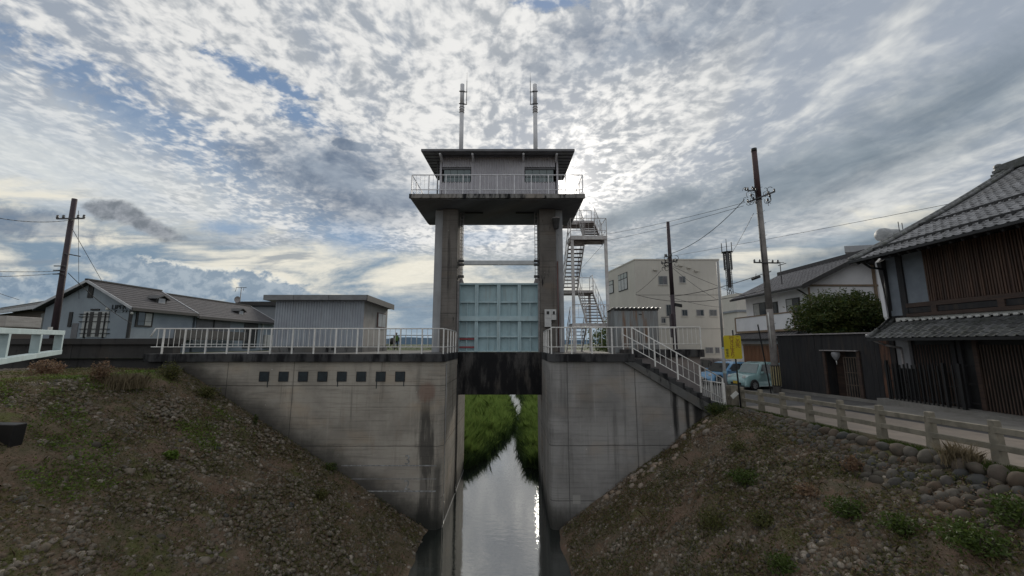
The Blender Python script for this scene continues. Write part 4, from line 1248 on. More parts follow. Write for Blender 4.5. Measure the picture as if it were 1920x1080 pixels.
# second house with mottled tiles behind, brown wall
M_oldtile = mat('mottled_old_tiles', (0.182, 0.175, 0.168), (0.077, 0.073, 0.070), 9, .85, lo=.4, hi=.6, bmp=.4)
M_brown = mat('brown_boards', (.085, .06, .045), (.055, .038, .03), 5, .8, stretch=(1, 1, 5))
h2 = thing('old_house', 'low old house with mottled grey tiled roof and brown wall, at the left edge', 'house', (-40, 33, -.62))
e0, e1 = P3(112, 562, 28.0), P3(-90, 617, 44.0); e1.z = e0.z = 3.05
ed = (e1 - e0).normalized(); en = Vector((-ed.y, ed.x, 0)); en = en if en.y > 0 else -en
rr0, rr1 = e0 + en * 3.2 + Vector((0, 0, 1.15)), e1 + en * 3.2 + Vector((0, 0, 1.15))
up_ = Vector((0, 0, .1))
MB().hexa([e0, e1, rr1, rr0], [e0 + up_, e1 + up_, rr1 + up_, rr0 + up_]).build('roof', M_oldtile, h2)
bk0, bk1 = rr0 + en * 3.2 - Vector((0, 0, 1.15)), rr1 + en * 3.2 - Vector((0, 0, 1.15))
MB().hexa([rr0, rr1, bk1, bk0], [rr0 + up_, rr1 + up_, bk1 + up_, bk0 + up_]).build('roof', M_oldtile, h2)
MB().bar(e0 - up_ * 1.2, e1 - up_ * 1.2, .1, .30).build('fascia', M_verge_b, h2)
MB().bar(rr0 + up_, rr1 + up_, .3, .18).build('ridge_cap', M_black, h2)
w0, w1 = e0 + en * .7, e1 + en * .7
MB().hexa([Vector((w0.x, w0.y, -.8)), Vector((w1.x, w1.y, -.8)), Vector((w1.x, w1.y, -.8)) + en * 5, Vector((w0.x, w0.y, -.8)) + en * 5], [Vector((w0.x, w0.y, 2.9)), Vector((w1.x, w1.y, 2.9)), Vector((w1.x, w1.y, 2.9)) + en * 5, Vector((w0.x, w0.y, 2.9)) + en * 5]).build('wall', M_brown, h2)
wa, wb = w0.lerp(w1, .10) - en * .03, w0.lerp(w1, .20) - en * .03
MB().hexa([Vector((wa.x, wa.y, 1.0)), Vector((wb.x, wb.y, 1.0)), Vector((wb.x, wb.y, 1.0)) + en * .1, Vector((wa.x, wa.y, 1.0)) + en * .1], [Vector((wa.x, wa.y, 2.5)), Vector((wb.x, wb.y, 2.5)), Vector((wb.x, wb.y, 2.5)) + en * .1, Vector((wa.x, wa.y, 2.5)) + en * .1]).build('window', M_black, h2)

# far low block behind the house, with aerial
ob = thing('flat_building', 'low grey flat-roofed building behind the long house roof', 'building', (-26, 46, -.62))
x0, zt_ = onY(455, 566, 42); x1, _ = onY(526, 570, 42)
MB().box(x0, x1 + 3, 42, 50, -.8, zt_ - .5).build('wall', M_hwall2, ob)
MB().box(x0 - .5, x1 + 3.4, 41.6, 50.4, zt_ - .45, zt_).build('roof', M_darktrim, ob)
ax, az = onY(449, 575, 41); _, az1 = onY(449, 539, 41)
an = thing('roof_aerial', 'thin television aerial with small dish above the grey house', 'aerial', (ax, 41, az))
MB().tube((ax, 41, az - 1.2), (ax, 41, az1), .035, n=6).build('mast', M_rack, an)
MB().tube((ax - .55, 41, az1), (ax + .55, 41, az1), .03, n=6).tube((ax - .5, 41, az1), (ax - .5, 40.8, az1 - .5), .02, n=5).tube((ax + .25, 41, az1 - .0), (ax + .25, 41, az1 - .35), .02, n=5).build('aerial_arm', M_rack, an)
MB().lathe([(0, 0), (.2, -.03), (.34, -.1)], (ax - .1, 40.8, az + .75), 14, 'y').build('dish', M_grey, an)

# ------------------------------------------------------------------ beige three-storey building
M_beige = mat('beige_render', (0.570, 0.543, 0.490), (0.524, 0.498, 0.451), .5, .85, dirt=(0.433, 0.392, 0.341), dirt_amt=.35)
be = thing('office_building', 'plain beige three-storey building with small dark windows', 'building', (15, 37, -2.72))
BY = 34.0
bx0, bz = onY(1190, 485.5, BY); bx1, _ = onY(1347.5, 488, BY)
bx0b = onY(1137, 510, 40.5)[0]
MB().ext([(bx0, BY), (bx1, BY), (bx1, 41), (bx0b, 41)], -2.9, bz - .12, 'z').build('wall', M_beige, be)
MB().ext([(bx0 - .04, BY - .04), (bx1 + .04, BY - .04), (bx1 + .04, 41.05), (bx0b - .04, 41.05)], bz - .12, bz, 'z').build('parapet', M_beige, be)
for v in (553, 616.5):
    MB().box(bx0, bx1, BY - .012, BY - .001, onY(1200, v, BY)[1] - .02, onY(1200, v, BY)[1] + .02).build('band', M_apron, be)
def bwin(u0, u1, v0, v1, n=2):
    xa, za = onY(u0, v1, BY); xb, zb = onY(u1, v0, BY)
    w = MB().box(xa, xb, BY - .03, BY + .02, za, zb).build('window', M_pvc, be)
    for k in range(n):
        a, b_ = xa + .05 + (xb - xa - .1) * k / n, xa + .05 + (xb - xa - .1) * (k + 1) / n
        MB().box(a + .02, b_ - .02, BY - .045, BY - .031, za + .05, zb - .05).build('pane', M_glass if (k + u0) % 2 else M_roofmetal, w)
    MB().box(xa - .05, xb + .05, BY - .07, BY - .031, za - .06, za).build('sill', M_beige, w)
for a in ((1235, 1251, 517.5, 534), (1274, 1285, 518, 530.5), (1249.5, 1258.5, 571, 593), (1278.5, 1289, 580.5, 592.5), (1306, 1319.5, 580.5, 592.5), (1330.5, 1344, 580.5, 592.5), (1323, 1337, 651, 662.5), (1341, 1349, 651, 662.5), (1240, 1248, 596, 606)):
    bwin(*a)
for (u, v) in ((1228, 506), (1305, 508), (1276, 498), (1291, 502)): 
    x, z = onY(u, v, BY); MB().box(x - .17, x + .17, BY - .2, BY - .001, z - .07, z + .07).build('vent_hood', M_beige, be)
def onside(u, v):
    # the side face runs from (bx0,BY) to (bx0b,41)
    a, s_ = ray(u, v); k = (bx0b - bx0) / (41 - BY)
    Y = (bx0 - k * BY) / (a - k); return Vector((a * Y, Y, s_ * Y))
def bside(u0, u1, v0, v1, n, m_=None):
    a = onside(u0, (v0 + v1) / 2); b_ = onside(u1, (v0 + v1) / 2); mid = (a.y + b_.y) / 2
    zt2, zb2 = ray(u0, v0)[1] * mid, ray(u0, v1)[1] * mid
    o_ = Vector((-.05, 0, 0))
    a.z = b_.z = 0
    def slab(p, q, z0, z1, th): return MB().hexa([p + Vector((0, 0, z0)), q + Vector((0, 0, z0)), q + Vector((-th, 0, z0)), p + Vector((-th, 0, z0))], [p + Vector((0, 0, z1)), q + Vector((0, 0, z1)), q + Vector((-th, 0, z1)), p + Vector((-th, 0, z1))])
    w = slab(a, b_, zb2, zt2, .05).build('window', m_ or M_black, be)
    for k in range(n):
        p, q = a.lerp(b_, (k + .08) / n) + o_, a.lerp(b_, (k + .92) / n) + o_
        slab(p, q, zb2 + .08, (zt2 * 2 + zb2) / 3 - .04, .012).build('pane', M_curtain, w)
        slab(p, q, (zt2 * 2 + zb2) / 3 + .04, zt2 - .08, .012).build('pane', M_glassg, w)
bside(1160, 1177, 513, 545, 3)
bside(1139, 1151, 527, 551, 1)
M_wire0 = mat('dark_lattice_steel', (.04, .04, .045), (.03, .03, .033), 3, .6)
# rooftop mast beyond
tm = thing('telecom_mast', 'distant lattice telecom mast with panel aerials beside the beige building', 'mast', (33.9, 60, -2.72))
mx_0, mz0 = onY(1369, 545, 60); _, mz1 = onY(1366, 455, 60)
tr = MB()
for (a, b_) in ((-.3, -.3), (.3, -.3), (.3, .3), (-.3, .3)): tr.tube((mx_0 + a, 60 + b_, -2.7), (mx_0 + a, 60 + b_, mz1 - 1.5), .05, n=5)
z = 4.0
while z < mz1 - 2:
    for (a, b_, c_, d_) in ((-.3, -.3, .3, -.3), (.3, -.3, .3, .3), (.3, .3, -.3, .3), (-.3, .3, -.3, -.3)): tr.tube((mx_0 + a, 60 + b_, z), (mx_0 + c_, 60 + d_, z + .7), .03, n=4)
    z += .7
tr.tube((mx_0, 60, mz0 + .5), (mx_0, 60, mz1 - 1.6), .30, .30, 8)
tr.build('lattice', M_wire0, tm)
for k in range(6):
    a = k * math.pi / 3; r_ = .55
    MB().box(mx_0 + r_ * math.cos(a) - .12, mx_0 + r_ * math.cos(a) + .12, 60 + r_ * math.sin(a) - .08, 60 + r_ * math.sin(a) + .08, mz1 - 4.4, mz1 - 1.7).build('panel_aerial', M_rack, tm)
    MB().tube((mx_0 + .8 * math.cos(a), 60 + .8 * math.sin(a), mz1 - 1.6), (mx_0 + .8 * math.cos(a), 60 + .8 * math.sin(a), mz1 - .1), .06, n=5).build('rod_aerial', M_rack, tm)
MB().tube((mx_0, 60, mz1 - 2), (mx_0, 60, mz1 + .6), .04, n=5).build('top_rod', M_rack, tm)
MB().lathe([(.3, 0), (.85, 0), (.85, .06), (.3, .06)], (mx_0, 60, mz1 - 1.6), 12).build('platform', M_rack, tm)
MB().box(mx_0 - .9, mx_0 + 3, 57, 62, -2.7, mz0 - .8).build('base_building', M_beige, tm)
MB().box(mx_0 - 1.1, mx_0 + 3.2, 56.8, 62.2, mz0 - 3.6, mz0 - 3.3).build('ledge', M_hwall2, tm)

# ------------------------------------------------------------------ white house with tiled roof and balcony
M_whitew = mat('white_plaster', (0.810, 0.810, 0.837), (0.729, 0.729, 0.756), 1.0, .85)
M_tile = mat('shaded_glazed_tiles', (0.043, 0.041, 0.045), (0.029, 0.027, 0.031), 4, .5, bmp=.2, island=.15)  # tiles darkened so the pans carry painted shade between the rolls
M_timber = mat('tan_timber', (.26, .19, .13), (.20, .145, .10), 6, .7)
M_garage = mat('reddish_garage_boards', (0.260, 0.124, 0.065), (0.182, 0.085, 0.046), 2.5, .6, stretch=(1, 5, .4))
wh = thing('white_house', 'white two-storey house with long tiled roof, balcony and brown garage door', 'house', (22, 28, -2.72))
WX, WR, WY0, WY1 = 18.0, 22.2, 24.3, 31.2
ZE, ZRr = 3.58, 5.62
k_ = (ZRr - ZE) / (WR - WX)
MB().ext([(WX + .9, -2.8), (WX + .9, ZE + k_ * .9 - .1), (WR, ZRr - .12), (2 * WR - WX - .9, ZE + .2), (2 * WR - WX - .9, -2.8)], WY0, WY1 - .3, 'y').build('wall', M_whitew, wh)
y0r, y1r = WY0 - .8, WY1 + .25
MB().hexa([(WX, y0r, ZE - .1), (WR, y0r, ZRr - .1), (WR, y1r, ZRr - .1), (WX, y1r, ZE - .1)], [(WX, y0r, ZE), (WR, y0r, ZRr), (WR, y1r, ZRr), (WX, y1r, ZE)]).build('roof', M_tile, wh)
MB().hexa([(WR, y0r, ZRr - .1), (2 * WR - WX, y0r, ZE - .1), (2 * WR - WX, y1r, ZE - .1), (WR, y1r, ZRr - .1)], [(WR, y0r, ZRr), (2 * WR - WX, y0r, ZE), (2 * WR - WX, y1r, ZE), (WR, y1r, ZRr)]).build('roof', M_tile, wh)
# tile rolls: each column of tiles is one long roll that can be told apart, with cross joints
M_roll = mat('lit_tile_roll', (0.198, 0.194, 0.203), (0.144, 0.140, 0.149), 4, .45)  # paler than the pans: light on the raised rolls put into the colour
nr = 25
L_ = math.hypot(WR - WX, ZRr - ZE)
roll = MB().lathe([(.042, 0), (.042, 1)], (0, 0, 0), 8).mesh('tile_roll', M_roll)
ang = math.atan2(WR - WX, ZRr - ZE)
for i in range(nr):
    y = y0r + .12 + (y1r - y0r - .24) * i / (nr - 1)
    inst('tile_roll', roll, wh, (WX - .02, y, ZE + .01), (0, ang, 0), (1, 1, L_))
cj = MB()
for i in range(1, 15):
    a = i / 15; cj.box(WX + (WR - WX) * a - .02, WX + (WR - WX) * a + .02, y0r, y1r, ZE + (ZRr - ZE) * a + .0, ZE + (ZRr - ZE) * a + .035)
cj.build('tile_courses', M_tile, wh)['kind'] = 'stuff'
MB().bar((WR, y0r - .05, ZRr + .12), (WR, y1r, ZRr + .12), .3, .28).build('ridge_cap', M_tile, wh)
MB().hexa([(WX - .03, y0r - .06, ZE - .2), (WR, y0r - .06, ZRr - .2), (WR, y0r, ZRr - .2), (WX - .03, y0r, ZE - .2)], [(WX - .03, y0r - .06, ZE + .1), (WR, y0r - .06, ZRr + .1), (WR, y0r, ZRr + .1), (WX - .03, y0r, ZE + .1)]).build('verge_board', M_darktrim, wh)
MB().hexa([(WX, y0r, ZE - .16), (WX + .9, y0r, ZE - .16 + k_ * .9), (WX + .9, y1r, ZE - .16 + k_ * .9), (WX, y1r, ZE - .16)], [(WX, y0r, ZE - .101), (WX + .9, y0r, ZE - .101 + k_ * .9), (WX + .9, y1r, ZE - .101 + k_ * .9), (WX, y1r, ZE - .101)]).build('eave_soffit', M_whitew, wh)
MB().box(WX - .08, WX, y0r, y1r, ZE - .13, ZE - .02).build('gutter', M_darktrim, wh)
MB().path([(WX + .02, y0r + .6, ZE - .1), (WX + .75, y0r + .72, ZE - .5), (WX + .85, y0r + .74, 1.2)], .05).build('downpipe', M_darktrim, wh)
# gable timbers
gz1_ = onY(1540, 535, WY0 - .04)[1]
MB().box(WX + .9, WR + 3.0, WY0 - .05, WY0 - .001, gz1_ - .06, gz1_ + .06).build('timber_beam', M_timber, wh)
xx = onY(1638, 520, WY0)[0]
MB().box(xx - .09, xx + .09, WY0 - .06, WY0 - .001, -.5, ZRr - .3).build('timber_post', M_timber, wh)
MB().hexa([(WX + .9, WY0 - .05, 2.0), (WX + 1.0, WY0 - .05, 2.0), (WX + 1.0, WY0, 2.0), (WX + .9, WY0, 2.0)], [(WX + .9, WY0 - .05, ZE), (WX + 1.0, WY0 - .05, ZE), (WX + 1.0, WY0, ZE), (WX + .9, WY0, ZE)]).build('timber_post', M_timber, wh)
# balcony along the road side
bz0, bz1 = .98, 2.0
MB().box(WX - .02, WX + .06, WY0 + .1, WY1 - .2, bz0, bz1).build('balcony_panel', M_whitew, wh)
MB().box(WX - .05, WX + .9, WY0 + .1, WY1 - .2, bz0 - .14, bz0 - .001).build('balcony_floor', M_timber, wh)
MB().box(WX - .05, WX + .09, WY0 + .1, WY1 - .2, bz1 + .001, bz1 + .08).build('balcony_rail', M_timber, wh)
for y in (WY0 + .12, 27.0, WY1 - .3): MB().box(WX - .045, WX - .021, y, y + .14, bz0, bz1).build('balcony_post', M_timber, wh)
def wwin(u0, u1, z0, z1, n, X=WX + .88):
    ya, _ = onX(u1, 570, X); yb, _ = onX(u0, 570, X)
    w = MB().box(X - .02, X + .02, ya, yb, z0, z1).build('window', M_black, wh)
    for k in range(n):
        a, b_ = ya + .05 + (yb - ya - .1) * k / n, ya + .05 + (yb - ya - .1) * (k + 1) / n
        MB().box(X - .035, X - .021, a + .03, b_ - .03, z0 + .05, z1 - .06).build('pane', (M_glass, M_curtain)[k % 2], w)
wwin(1412, 1436, 1.1, 3.1, 2); wwin(1449, 1458, 1.3, 3.0, 1); wwin(1474, 1500, 1.7, 3.05, 2)
# lower pent roof and garage
MB().hexa([(WX - .55, WY0, .28), (WX + .1, WY0, .66), (WX + .1, WY1, .66), (WX - .55, WY1, .28)], [(WX - .55, WY0, .36), (WX + .1, WY0, .82), (WX + .1, WY1, .82), (WX - .55, WY1, .36)]).build('pent_roof', M_tile, wh)
for i in range(24): inst('tile_roll', roll, wh, (WX - .56, WY0 + .15 + i * .29, .37), (0, math.atan2(.65, .45), 0), (.8, .8, .79))
MB().box(WX - .62, WX - .55, WY0, WY1, .22, .36).build('gutter', M_black, wh)
MB().box(WX + .1, WX + .9, WY0 + .02, WY1 - .32, -2.8, .28).build('wall', M_whitew, wh)
ya, yb = onX(1452, 660, WX + .1)[0], onX(1395, 660, WX + .1)[0]
gd = MB().box(WX + .07, WX + .11, ya - .4, yb, -2.7, -.12).build('garage_door', M_garage, wh)
MB().box(WX + .03, WX + .12, ya - .4, yb, -.12, .0).build('door_head', M_timber, gd)
for i in range(8):
    yq = ya - .4 + (yb - ya + .4) * (i + .5) / 8; MB().box(WX + .055, WX + .069, yq - .22, yq + .22, -2.68, -.14).build('board', M_garage, gd)
# aerial on the roof
x, z = onY(1463, 500, 27)
ae = thing('roof_aerial', 'small T-shaped aerial on the white house roof', 'aerial', (x, 27, z - 1)); MB().tube((x, 27, z - 1.4), (x, 27, z + .35), .03, n=5).tube((x - .5, 27, z + .3), (x + .3, 27, z + .3), .02, n=5).build('mast', M_rack, ae)
MB().box(x - .02, x + .02, 26.4, 27.2, z + .1, z + .14).build('aerial_arm', M_rack, ae)

# concrete block with roof canopy and water tank beyond
cbd = thing('rooftop_building', 'concrete building with a jutting flat canopy beyond the white house', 'building', (31, 33, -2.72))
cx0, cz0 = onY(1583, 465, 30)
cx1 = cx0 + 9
MB().ext([(cx0, 30), (cx0 + 3.4, 29.2), (cx1, 29.2), (cx1 + 3, 35), (cx0 * 1.18, 35)], cz0 - .35, cz0 + .15, 'z').build('canopy', M_smooth, cbd)
MB().box(cx0 + 5.2, cx1 - .5, 30.5, 35, -2.8, cz0 - .35).build('wall', M_whitew, cbd)
tx, tz = onY(1672, 436, 30.5)
M_tank = mat('dull_tank_steel', (.38, .39, .40), (.28, .29, .30), 3, .6, dirt=(.15, .15, .15), dirt_amt=.4)
tk = thing('water_tank', 'round steel water tank with ladder on the concrete canopy', 'tank', (tx, 31, cz0 + .15))
MB().lathe([(0, -.55), (.35, -.48), (.52, -.3), (.56, 0), (.52, .3), (.35, .48), (0, .55)], (tx - .2, 31, tz - .05), 18, 'x').build('tank', M_tank, tk)
MB().lathe([(0, -.6), (.3, -.55), (.5, -.4), (.5, .4), (.3, .55), (0, .6)], (tx + .75, 31.2, tz - .02), 18, 'x').build('tank', M_tank, tk)
for a in (-.5, .1, .9): MB().tube((tx + a, 31, cz0 + .15), (tx + a, 31, tz - .3), .05, n=6).build('leg', M_rack, tk)
MB().tube((tx + .75, 30.6, cz0 + .15), (tx + .75, 30.6, tz + .95), .03, n=5).tube((tx + 1.05, 30.6, cz0 + .15), (tx + 1.05, 30.6, tz + .85), .03, n=5).build('ladder', M_rack, tk)
rg = MB().tube((0, 0, 0), (.3, 0, 0), .02, n=5).mesh('rung', M_rack)
for i in range(6): inst('rung', rg, tk, (tx + .75, 30.6, cz0 + .3 + i * .25))

# ------------------------------------------------------------------ old timber merchant house at the right
M_dark = mat('charred_boards', (0.024, 0.023, 0.025), (0.014, 0.014, 0.017), 3, .75, stretch=(3, 3, .3), bmp=.3, dirt=(0.060, 0.042, 0.031), dirt_amt=.5)
M_lattice = mat('red_brown_lattice', (0.095, 0.055, 0.038), (0.060, 0.035, 0.026), 2.5, .7, stretch=(2, 2, .4), island=.35)
M_beamw = mat('dark_brown_beam', (0.068, 0.041, 0.030), (0.040, 0.025, 0.021), 3, .7, stretch=(1, .4, 3))
M_plast = mat('blue_grey_plaster', (0.204, 0.234, 0.270), (0.168, 0.192, 0.228), 2.2, .85)
M_kawara = mat('silver_grey_tiles', (0.209, 0.209, 0.216), (0.121, 0.121, 0.128), 7, .42, lo=.35, hi=.7, island=.3, bmp=.2)
M_kawara2 = mat('mossy_grey_tiles', (0.137, 0.140, 0.146), (0.072, 0.078, 0.068), 6, .55, lo=.35, hi=.7, island=.3, bmp=.2)
M_screen = mat('grey_cloth', (0.280, 0.280, 0.294), (0.238, 0.238, 0.252), 3, .9)
MHX = 17.3
YN, YS = 17.6, 2.0             # far corner and near end (out of frame)
mh = thing('merchant_house', 'old dark timber house with grey tiled roofs and lattice front', 'house', (20, 14, -2.6))
zb0 = -2.75
ER, EX = 24.3, 16.0            # ridge, eave
EZ, RZ = 3.86, 8.35
kk = (RZ - EZ) / (ER - EX)
MB().ext([(MHX, zb0), (MHX, EZ + .55), (ER, RZ - .25), (2 * ER - MHX, EZ + .55), (2 * ER - MHX, zb0)], YS, YN, 'y').build('wall', M_dark, mh)
YR0, YR1 = 1.5, YN + .25
def curve(a):     # concave roof line
    return EX + (ER - EX) * a, EZ + (RZ - EZ) * (a * .88 + .12 * a * a) 
NS = 8
for s_ in (1,):
    for i in range(NS):
        (xa, za), (xb, zb) = curve(i / NS), curve((i + 1) / NS)
        MB().hexa([(xa, YR0, za - .12), (xb, YR0, zb - .12), (xb, YR1, zb - .12), (xa, YR1, za - .12)], [(xa, YR0, za - .02), (xb, YR0, zb - .02), (xb, YR1, zb - .02), (xa, YR1, za - .02)]).build('roof_deck', M_dark, mh)
MB().hexa([(ER, YR0, RZ - .12), (2 * ER - EX, YR0, EZ - .12), (2 * ER - EX, YR1, EZ - .12), (ER, YR1, RZ - .12)], [(ER, YR0, RZ), (2 * ER - EX, YR0, EZ), (2 * ER - EX, YR1, EZ), (ER, YR1, RZ)]).build('roof', M_kawara, mh)
# pan tiles: one shallow curved tile shared by all
def pan_tile(w, l, m_, nm='tile'):
    vs, prof = [], [(-.5, .018), (-.3, -.004), (0, -.012), (.22, -.002), (.36, .034), (.5, .036), (.56, .012)]
    for yy_ in (0, 1):
        for a, h in prof: vs.append((yy_ * l, a * w, h + .028 * (1 - yy_)))
        for a, h in prof: vs.append((yy_ * l, a * w, h + .028 * (1 - yy_) - .022))
    n = len(prof); fs = []
    for i in range(n - 1):
        fs += [(i, 2 * n + i, 2 * n + i + 1, i + 1), (i, i + 1, n + i + 1, n + i)]
    return MB().add(vs, fs).mesh(nm, m_)
tw_, tl_ = .31, .40
pt = pan_tile(tw_, tl_ + .05, M_kawara)
slope_len = math.hypot(ER - EX, RZ - EZ); nrow = int(slope_len / tl_)
cand = []
for r_ in range(nrow):
    a = r_ / nrow; (xa, za), (xb, zb) = curve(a), curve((r_ + 1) / nrow)
    an_ = math.atan2(zb - za, xb - xa)
    ncol = int((YR1 - 6.5) / tw_)
    for c_ in range(ncol):
        y = YR1 - tw_ * (c_ + .5)
        if y < xa / 1.55: continue
        cand.append((Vector((xa, y, za + .005)), an_))
def near_key(c_):
    p = c_[0]; return (p.x ** 2 + p.y ** 2)
cand.sort(key=near_key)
def place_tiles(cand, me, parent, nm, m_, lim=295):
    for p, a in cand[:lim]:
        inst(nm, me, parent, p + Vector((0, 0, random.uniform(-.004, .006))), (random.uniform(-.015, .015), -a, random.uniform(-.02, .02)))
    V0 = np.array([v.co[:] for v in me.vertices]); F0 = np.array([list(p.vertices) for p in me.polygons])
    V_, F_, off = [], [], 0
    po = origin_of(parent)
    for p, a in cand[lim:]:
        q = np.array(Matrix.Rotation(-a, 3, 'Y'))
        V_.append(V0 @ q.T + np.array(p - po) + np.array([0, 0, random.uniform(-.004, .006)])); F_.append(F0 + off); off += len(V0)
    if V_:
        o = link('far_tiles', fast_mesh('far_tiles', np.concatenate(V_), np.concatenate(F_), m_), parent); o['kind'] = 'stuff'
place_tiles(cand, pt, mh, 'tile', M_kawara)
GBR = MB().box(-.02, .02, -.05, .05, 0, .14).mesh('guard_bracket', M_black)
# snow guards: two dark lines along the roof
for a in (.10, .38):
    xa, za = curve(a)
    MB().bar((xa, YR0, za + .13), (xa, YR1, za + .13), .05, .07).build('snow_guard', M_black, mh)
    n = 34
    for i in range(n): inst('guard_bracket', GBR, mh, (xa, YR1 - .2 - i * .31, za + .02))
# gable verge tiles, ridge
vt = MB().lathe([(.0, 0), (.11, 0), (.11, .36), (.09, .37), (0, .37)], (0, 0, 0), 8).mesh('verge_tile', M_kawara2)
for i in range(int(slope_len / .36)):
    a = i * .36 / slope_len; (xa, za), (xb, zb) = curve(a), curve(min(1, a + .04)); an_ = math.atan2(xb - xa, zb - za)
    inst('verge_tile', vt, mh, (xa, YR1 - .06, za + .1), (0, an_, 0))
    inst('verge_tile', vt, mh, (xa, YR1 - .34, za + .1), (0, an_, 0), (.8, .8, 1))
MB().bar((ER, YR0, RZ + .22), (ER, YR1 + .15, RZ + .22), .42, .42).build('ridge', M_kawara2, mh, .05)
for k in range(3): MB().lathe([(0, -.12), (.13, -.1), (.16, 0), (.13, .1), (0, .12)], (ER - .1, YR1 + .2, RZ + .05 + k * .16), 10, 'y').build('ridge_end_tile', M_kawara2, mh)
for k in range(2): MB().bar((ER - .5 + .1 * k, YR1 + .1, RZ - .1 + k * .19), (ER + .5 - .1 * k, YR1 + .1, RZ - .1 + k * .19), .3, .12).build('ridge_end_tile', M_kawara2, mh)
MB().bar((EX - .06, YR0, EZ - .06), (EX - .06, YR1, EZ - .06), .12, .10).build('gutter', M_black, mh)
# rafters under the eave
rfm = MB().box(0, 1.5, -.04, .04, -.10, 0).mesh('rafter', M_dark)
for i in range(30): inst('rafter', rfm, mh, (EX + .05, YN - .1 - i * .38, EZ - .12), (0, -math.atan(kk), 0))
# gable side white plaster edge with curved foot
MB().ext([(MHX - .12, 1.25), (MHX - .04, 1.05), (MHX + .05, 1.05), (MHX + .05, 4.0), (MHX - .18, 3.8)], YN - .02, YN + .16, 'y').build('plaster_wing', M_whitew, mh)
MB().ext([(MHX - .02, 1.3), (MHX + .2, 1.3), (MHX + .2, 4.0), (MHX - .28, 3.75)], YN - .22, YN - .021, 'y').build('wing_board', M_dark, mh)
# upper storey
def fy(u, v=550): return onX(u, v, MHX)[0]
MB().box(MHX - .04, MHX - .001, fy(1697), fy(1662), 1.25, 3.9).build('plaster_panel', M_plast, mh)
MB().box(MHX - .12, MHX - .041, fy(1698) - .1, fy(1697) + .12, 1.2, 3.9).build('timber_post', M_dark, mh)
MB().box(MHX - .04, MHX - .001, fy(1742), fy(1700), 1.75, 3.9).build('plaster_panel', M_plast, mh)
MB().box(MHX - .13, MHX - .001, YS, fy(1700), 1.56, 1.74).build('timber_beam', M_beamw, mh)
MB().box(MHX - .16, MHX - .001, YS, fy(1700), 1.16, 1.30).build('timber_beam', M_beamw, mh)
MB().box(MHX - .10, MHX - .001, YS, fy(1700), 1.32, 1.54).build('dark_panel', M_dark, mh)
for u in (1752, 1880): MB().box(MHX - .15, MHX - .001, fy(u) - .12, fy(u) + .08, 1.30, 1.56).build('strut', M_beamw, mh)
lt = MB().box(-.035, 0, -.022, .022, 0, 2.15).mesh('lattice_slat', M_lattice)
y = fy(1742) - .05; i = 0
while y > 8.5:
    inst('lattice_slat', lt, mh, (MHX - .04 - random.uniform(0, .02), y + random.uniform(-.008, .008), 1.75), (0, random.uniform(-.004, .004), 0), (1, random.uniform(.7, 1.4), 1))
    y -= .088 if random.random() < .85 else .12
MB().box(MHX - .035, MHX - .001, 8.4, fy(1742), 1.75, 3.9).build('lattice_backing', M_beamw, mh)
# pent roof over the ground floor
PX0, PX1, PZ0, PZ1 = 16.12, 17.28, .24, .98
pa = math.atan2(PZ1 - PZ0, PX1 - PX0)
MB().hexa([(PX0, YS, PZ0 - .1), (PX1, YS, PZ1 - .1), (PX1, YN - .1, PZ1 - .1), (PX0, YN - .1, PZ0 - .1)], [(PX0, YS, PZ0 - .01), (PX1, YS, PZ1 - .01), (PX1, YN - .1, PZ1 - .01), (PX0, YN - .1, PZ0 - .01)]).build('pent_deck', M_dark, mh)
pt2 = pan_tile(.27, .30, M_kawara2, 'pent_tile')
cand = []
pl = math.hypot(PX1 - PX0, PZ1 - PZ0)
for r_ in range(int(pl / .26)):
    a = r_ * .26 / pl
    for c_ in range(34):
        y = YN - .12 - .27 * (c_ + .5); cand.append((Vector((PX0 + (PX1 - PX0) * a, y, PZ0 + (PZ1 - PZ0) * a + .01)), pa))
cand.sort(key=near_key)
place_tiles(cand, pt2, mh, 'pent_tile', M_kawara2)
MB().box(PX1 - .02, PX1 + .01, YS, YN - .3, PZ1 + .06, PZ1 + .17).build('white_flashing', M_pale, mh)
wt = MB().box(-.06, 0, -.07, .07, 0, .08).mesh('white_cap', M_pale)
for i in range(38): inst('white_cap', wt, mh, (PX1 - .03, YN - .45 - i * .27, PZ1 + .02 + (.0 if i % 2 else -.012)))
MB().bar((PX0 - .05, YS, PZ0 - .05), (PX0 - .05, YN - .1, PZ0 - .05), .11, .10).build('gutter', M_black, mh)
for i in range(5):
    inst('verge_tile', vt, mh, (PX0 + .24 * i, YN - .12, PZ0 + .1 + .155 * i), (0, math.pi / 2 - pa, 0), (.9, .9, .8))
inst('ridge_end_tile', MB().lathe([(0, -.06), (.1, -.06), (.1, .06), (0, .06)], (0, 0, 0), 10, 'y').mesh('ridge_end_tile', M_kawara), mh, (PX0 - .02, YN - .12, PZ0 + .12))
MB().path([(EX + .05, YN - .3, EZ - .1), (EX + .5, YN - .25, EZ - .38), (MHX - .16, YN - .2, EZ - .45), (MHX - .16, YN - .2, PZ1 + .2), (PX0 + .4, YN - .2, PZ0 + .45)], .05, 8).build('downpipe', M_black, mh)
MB().path([(PX0, YN - .3, PZ0 - .08), (PX0 + .4, YN - .4, PZ0 - .28), (MHX - .18, YN - .5, PZ0 - .42), (MHX - .18, YN - .5, -2.6)], .045, 8).build('downpipe', M_grey, mh)
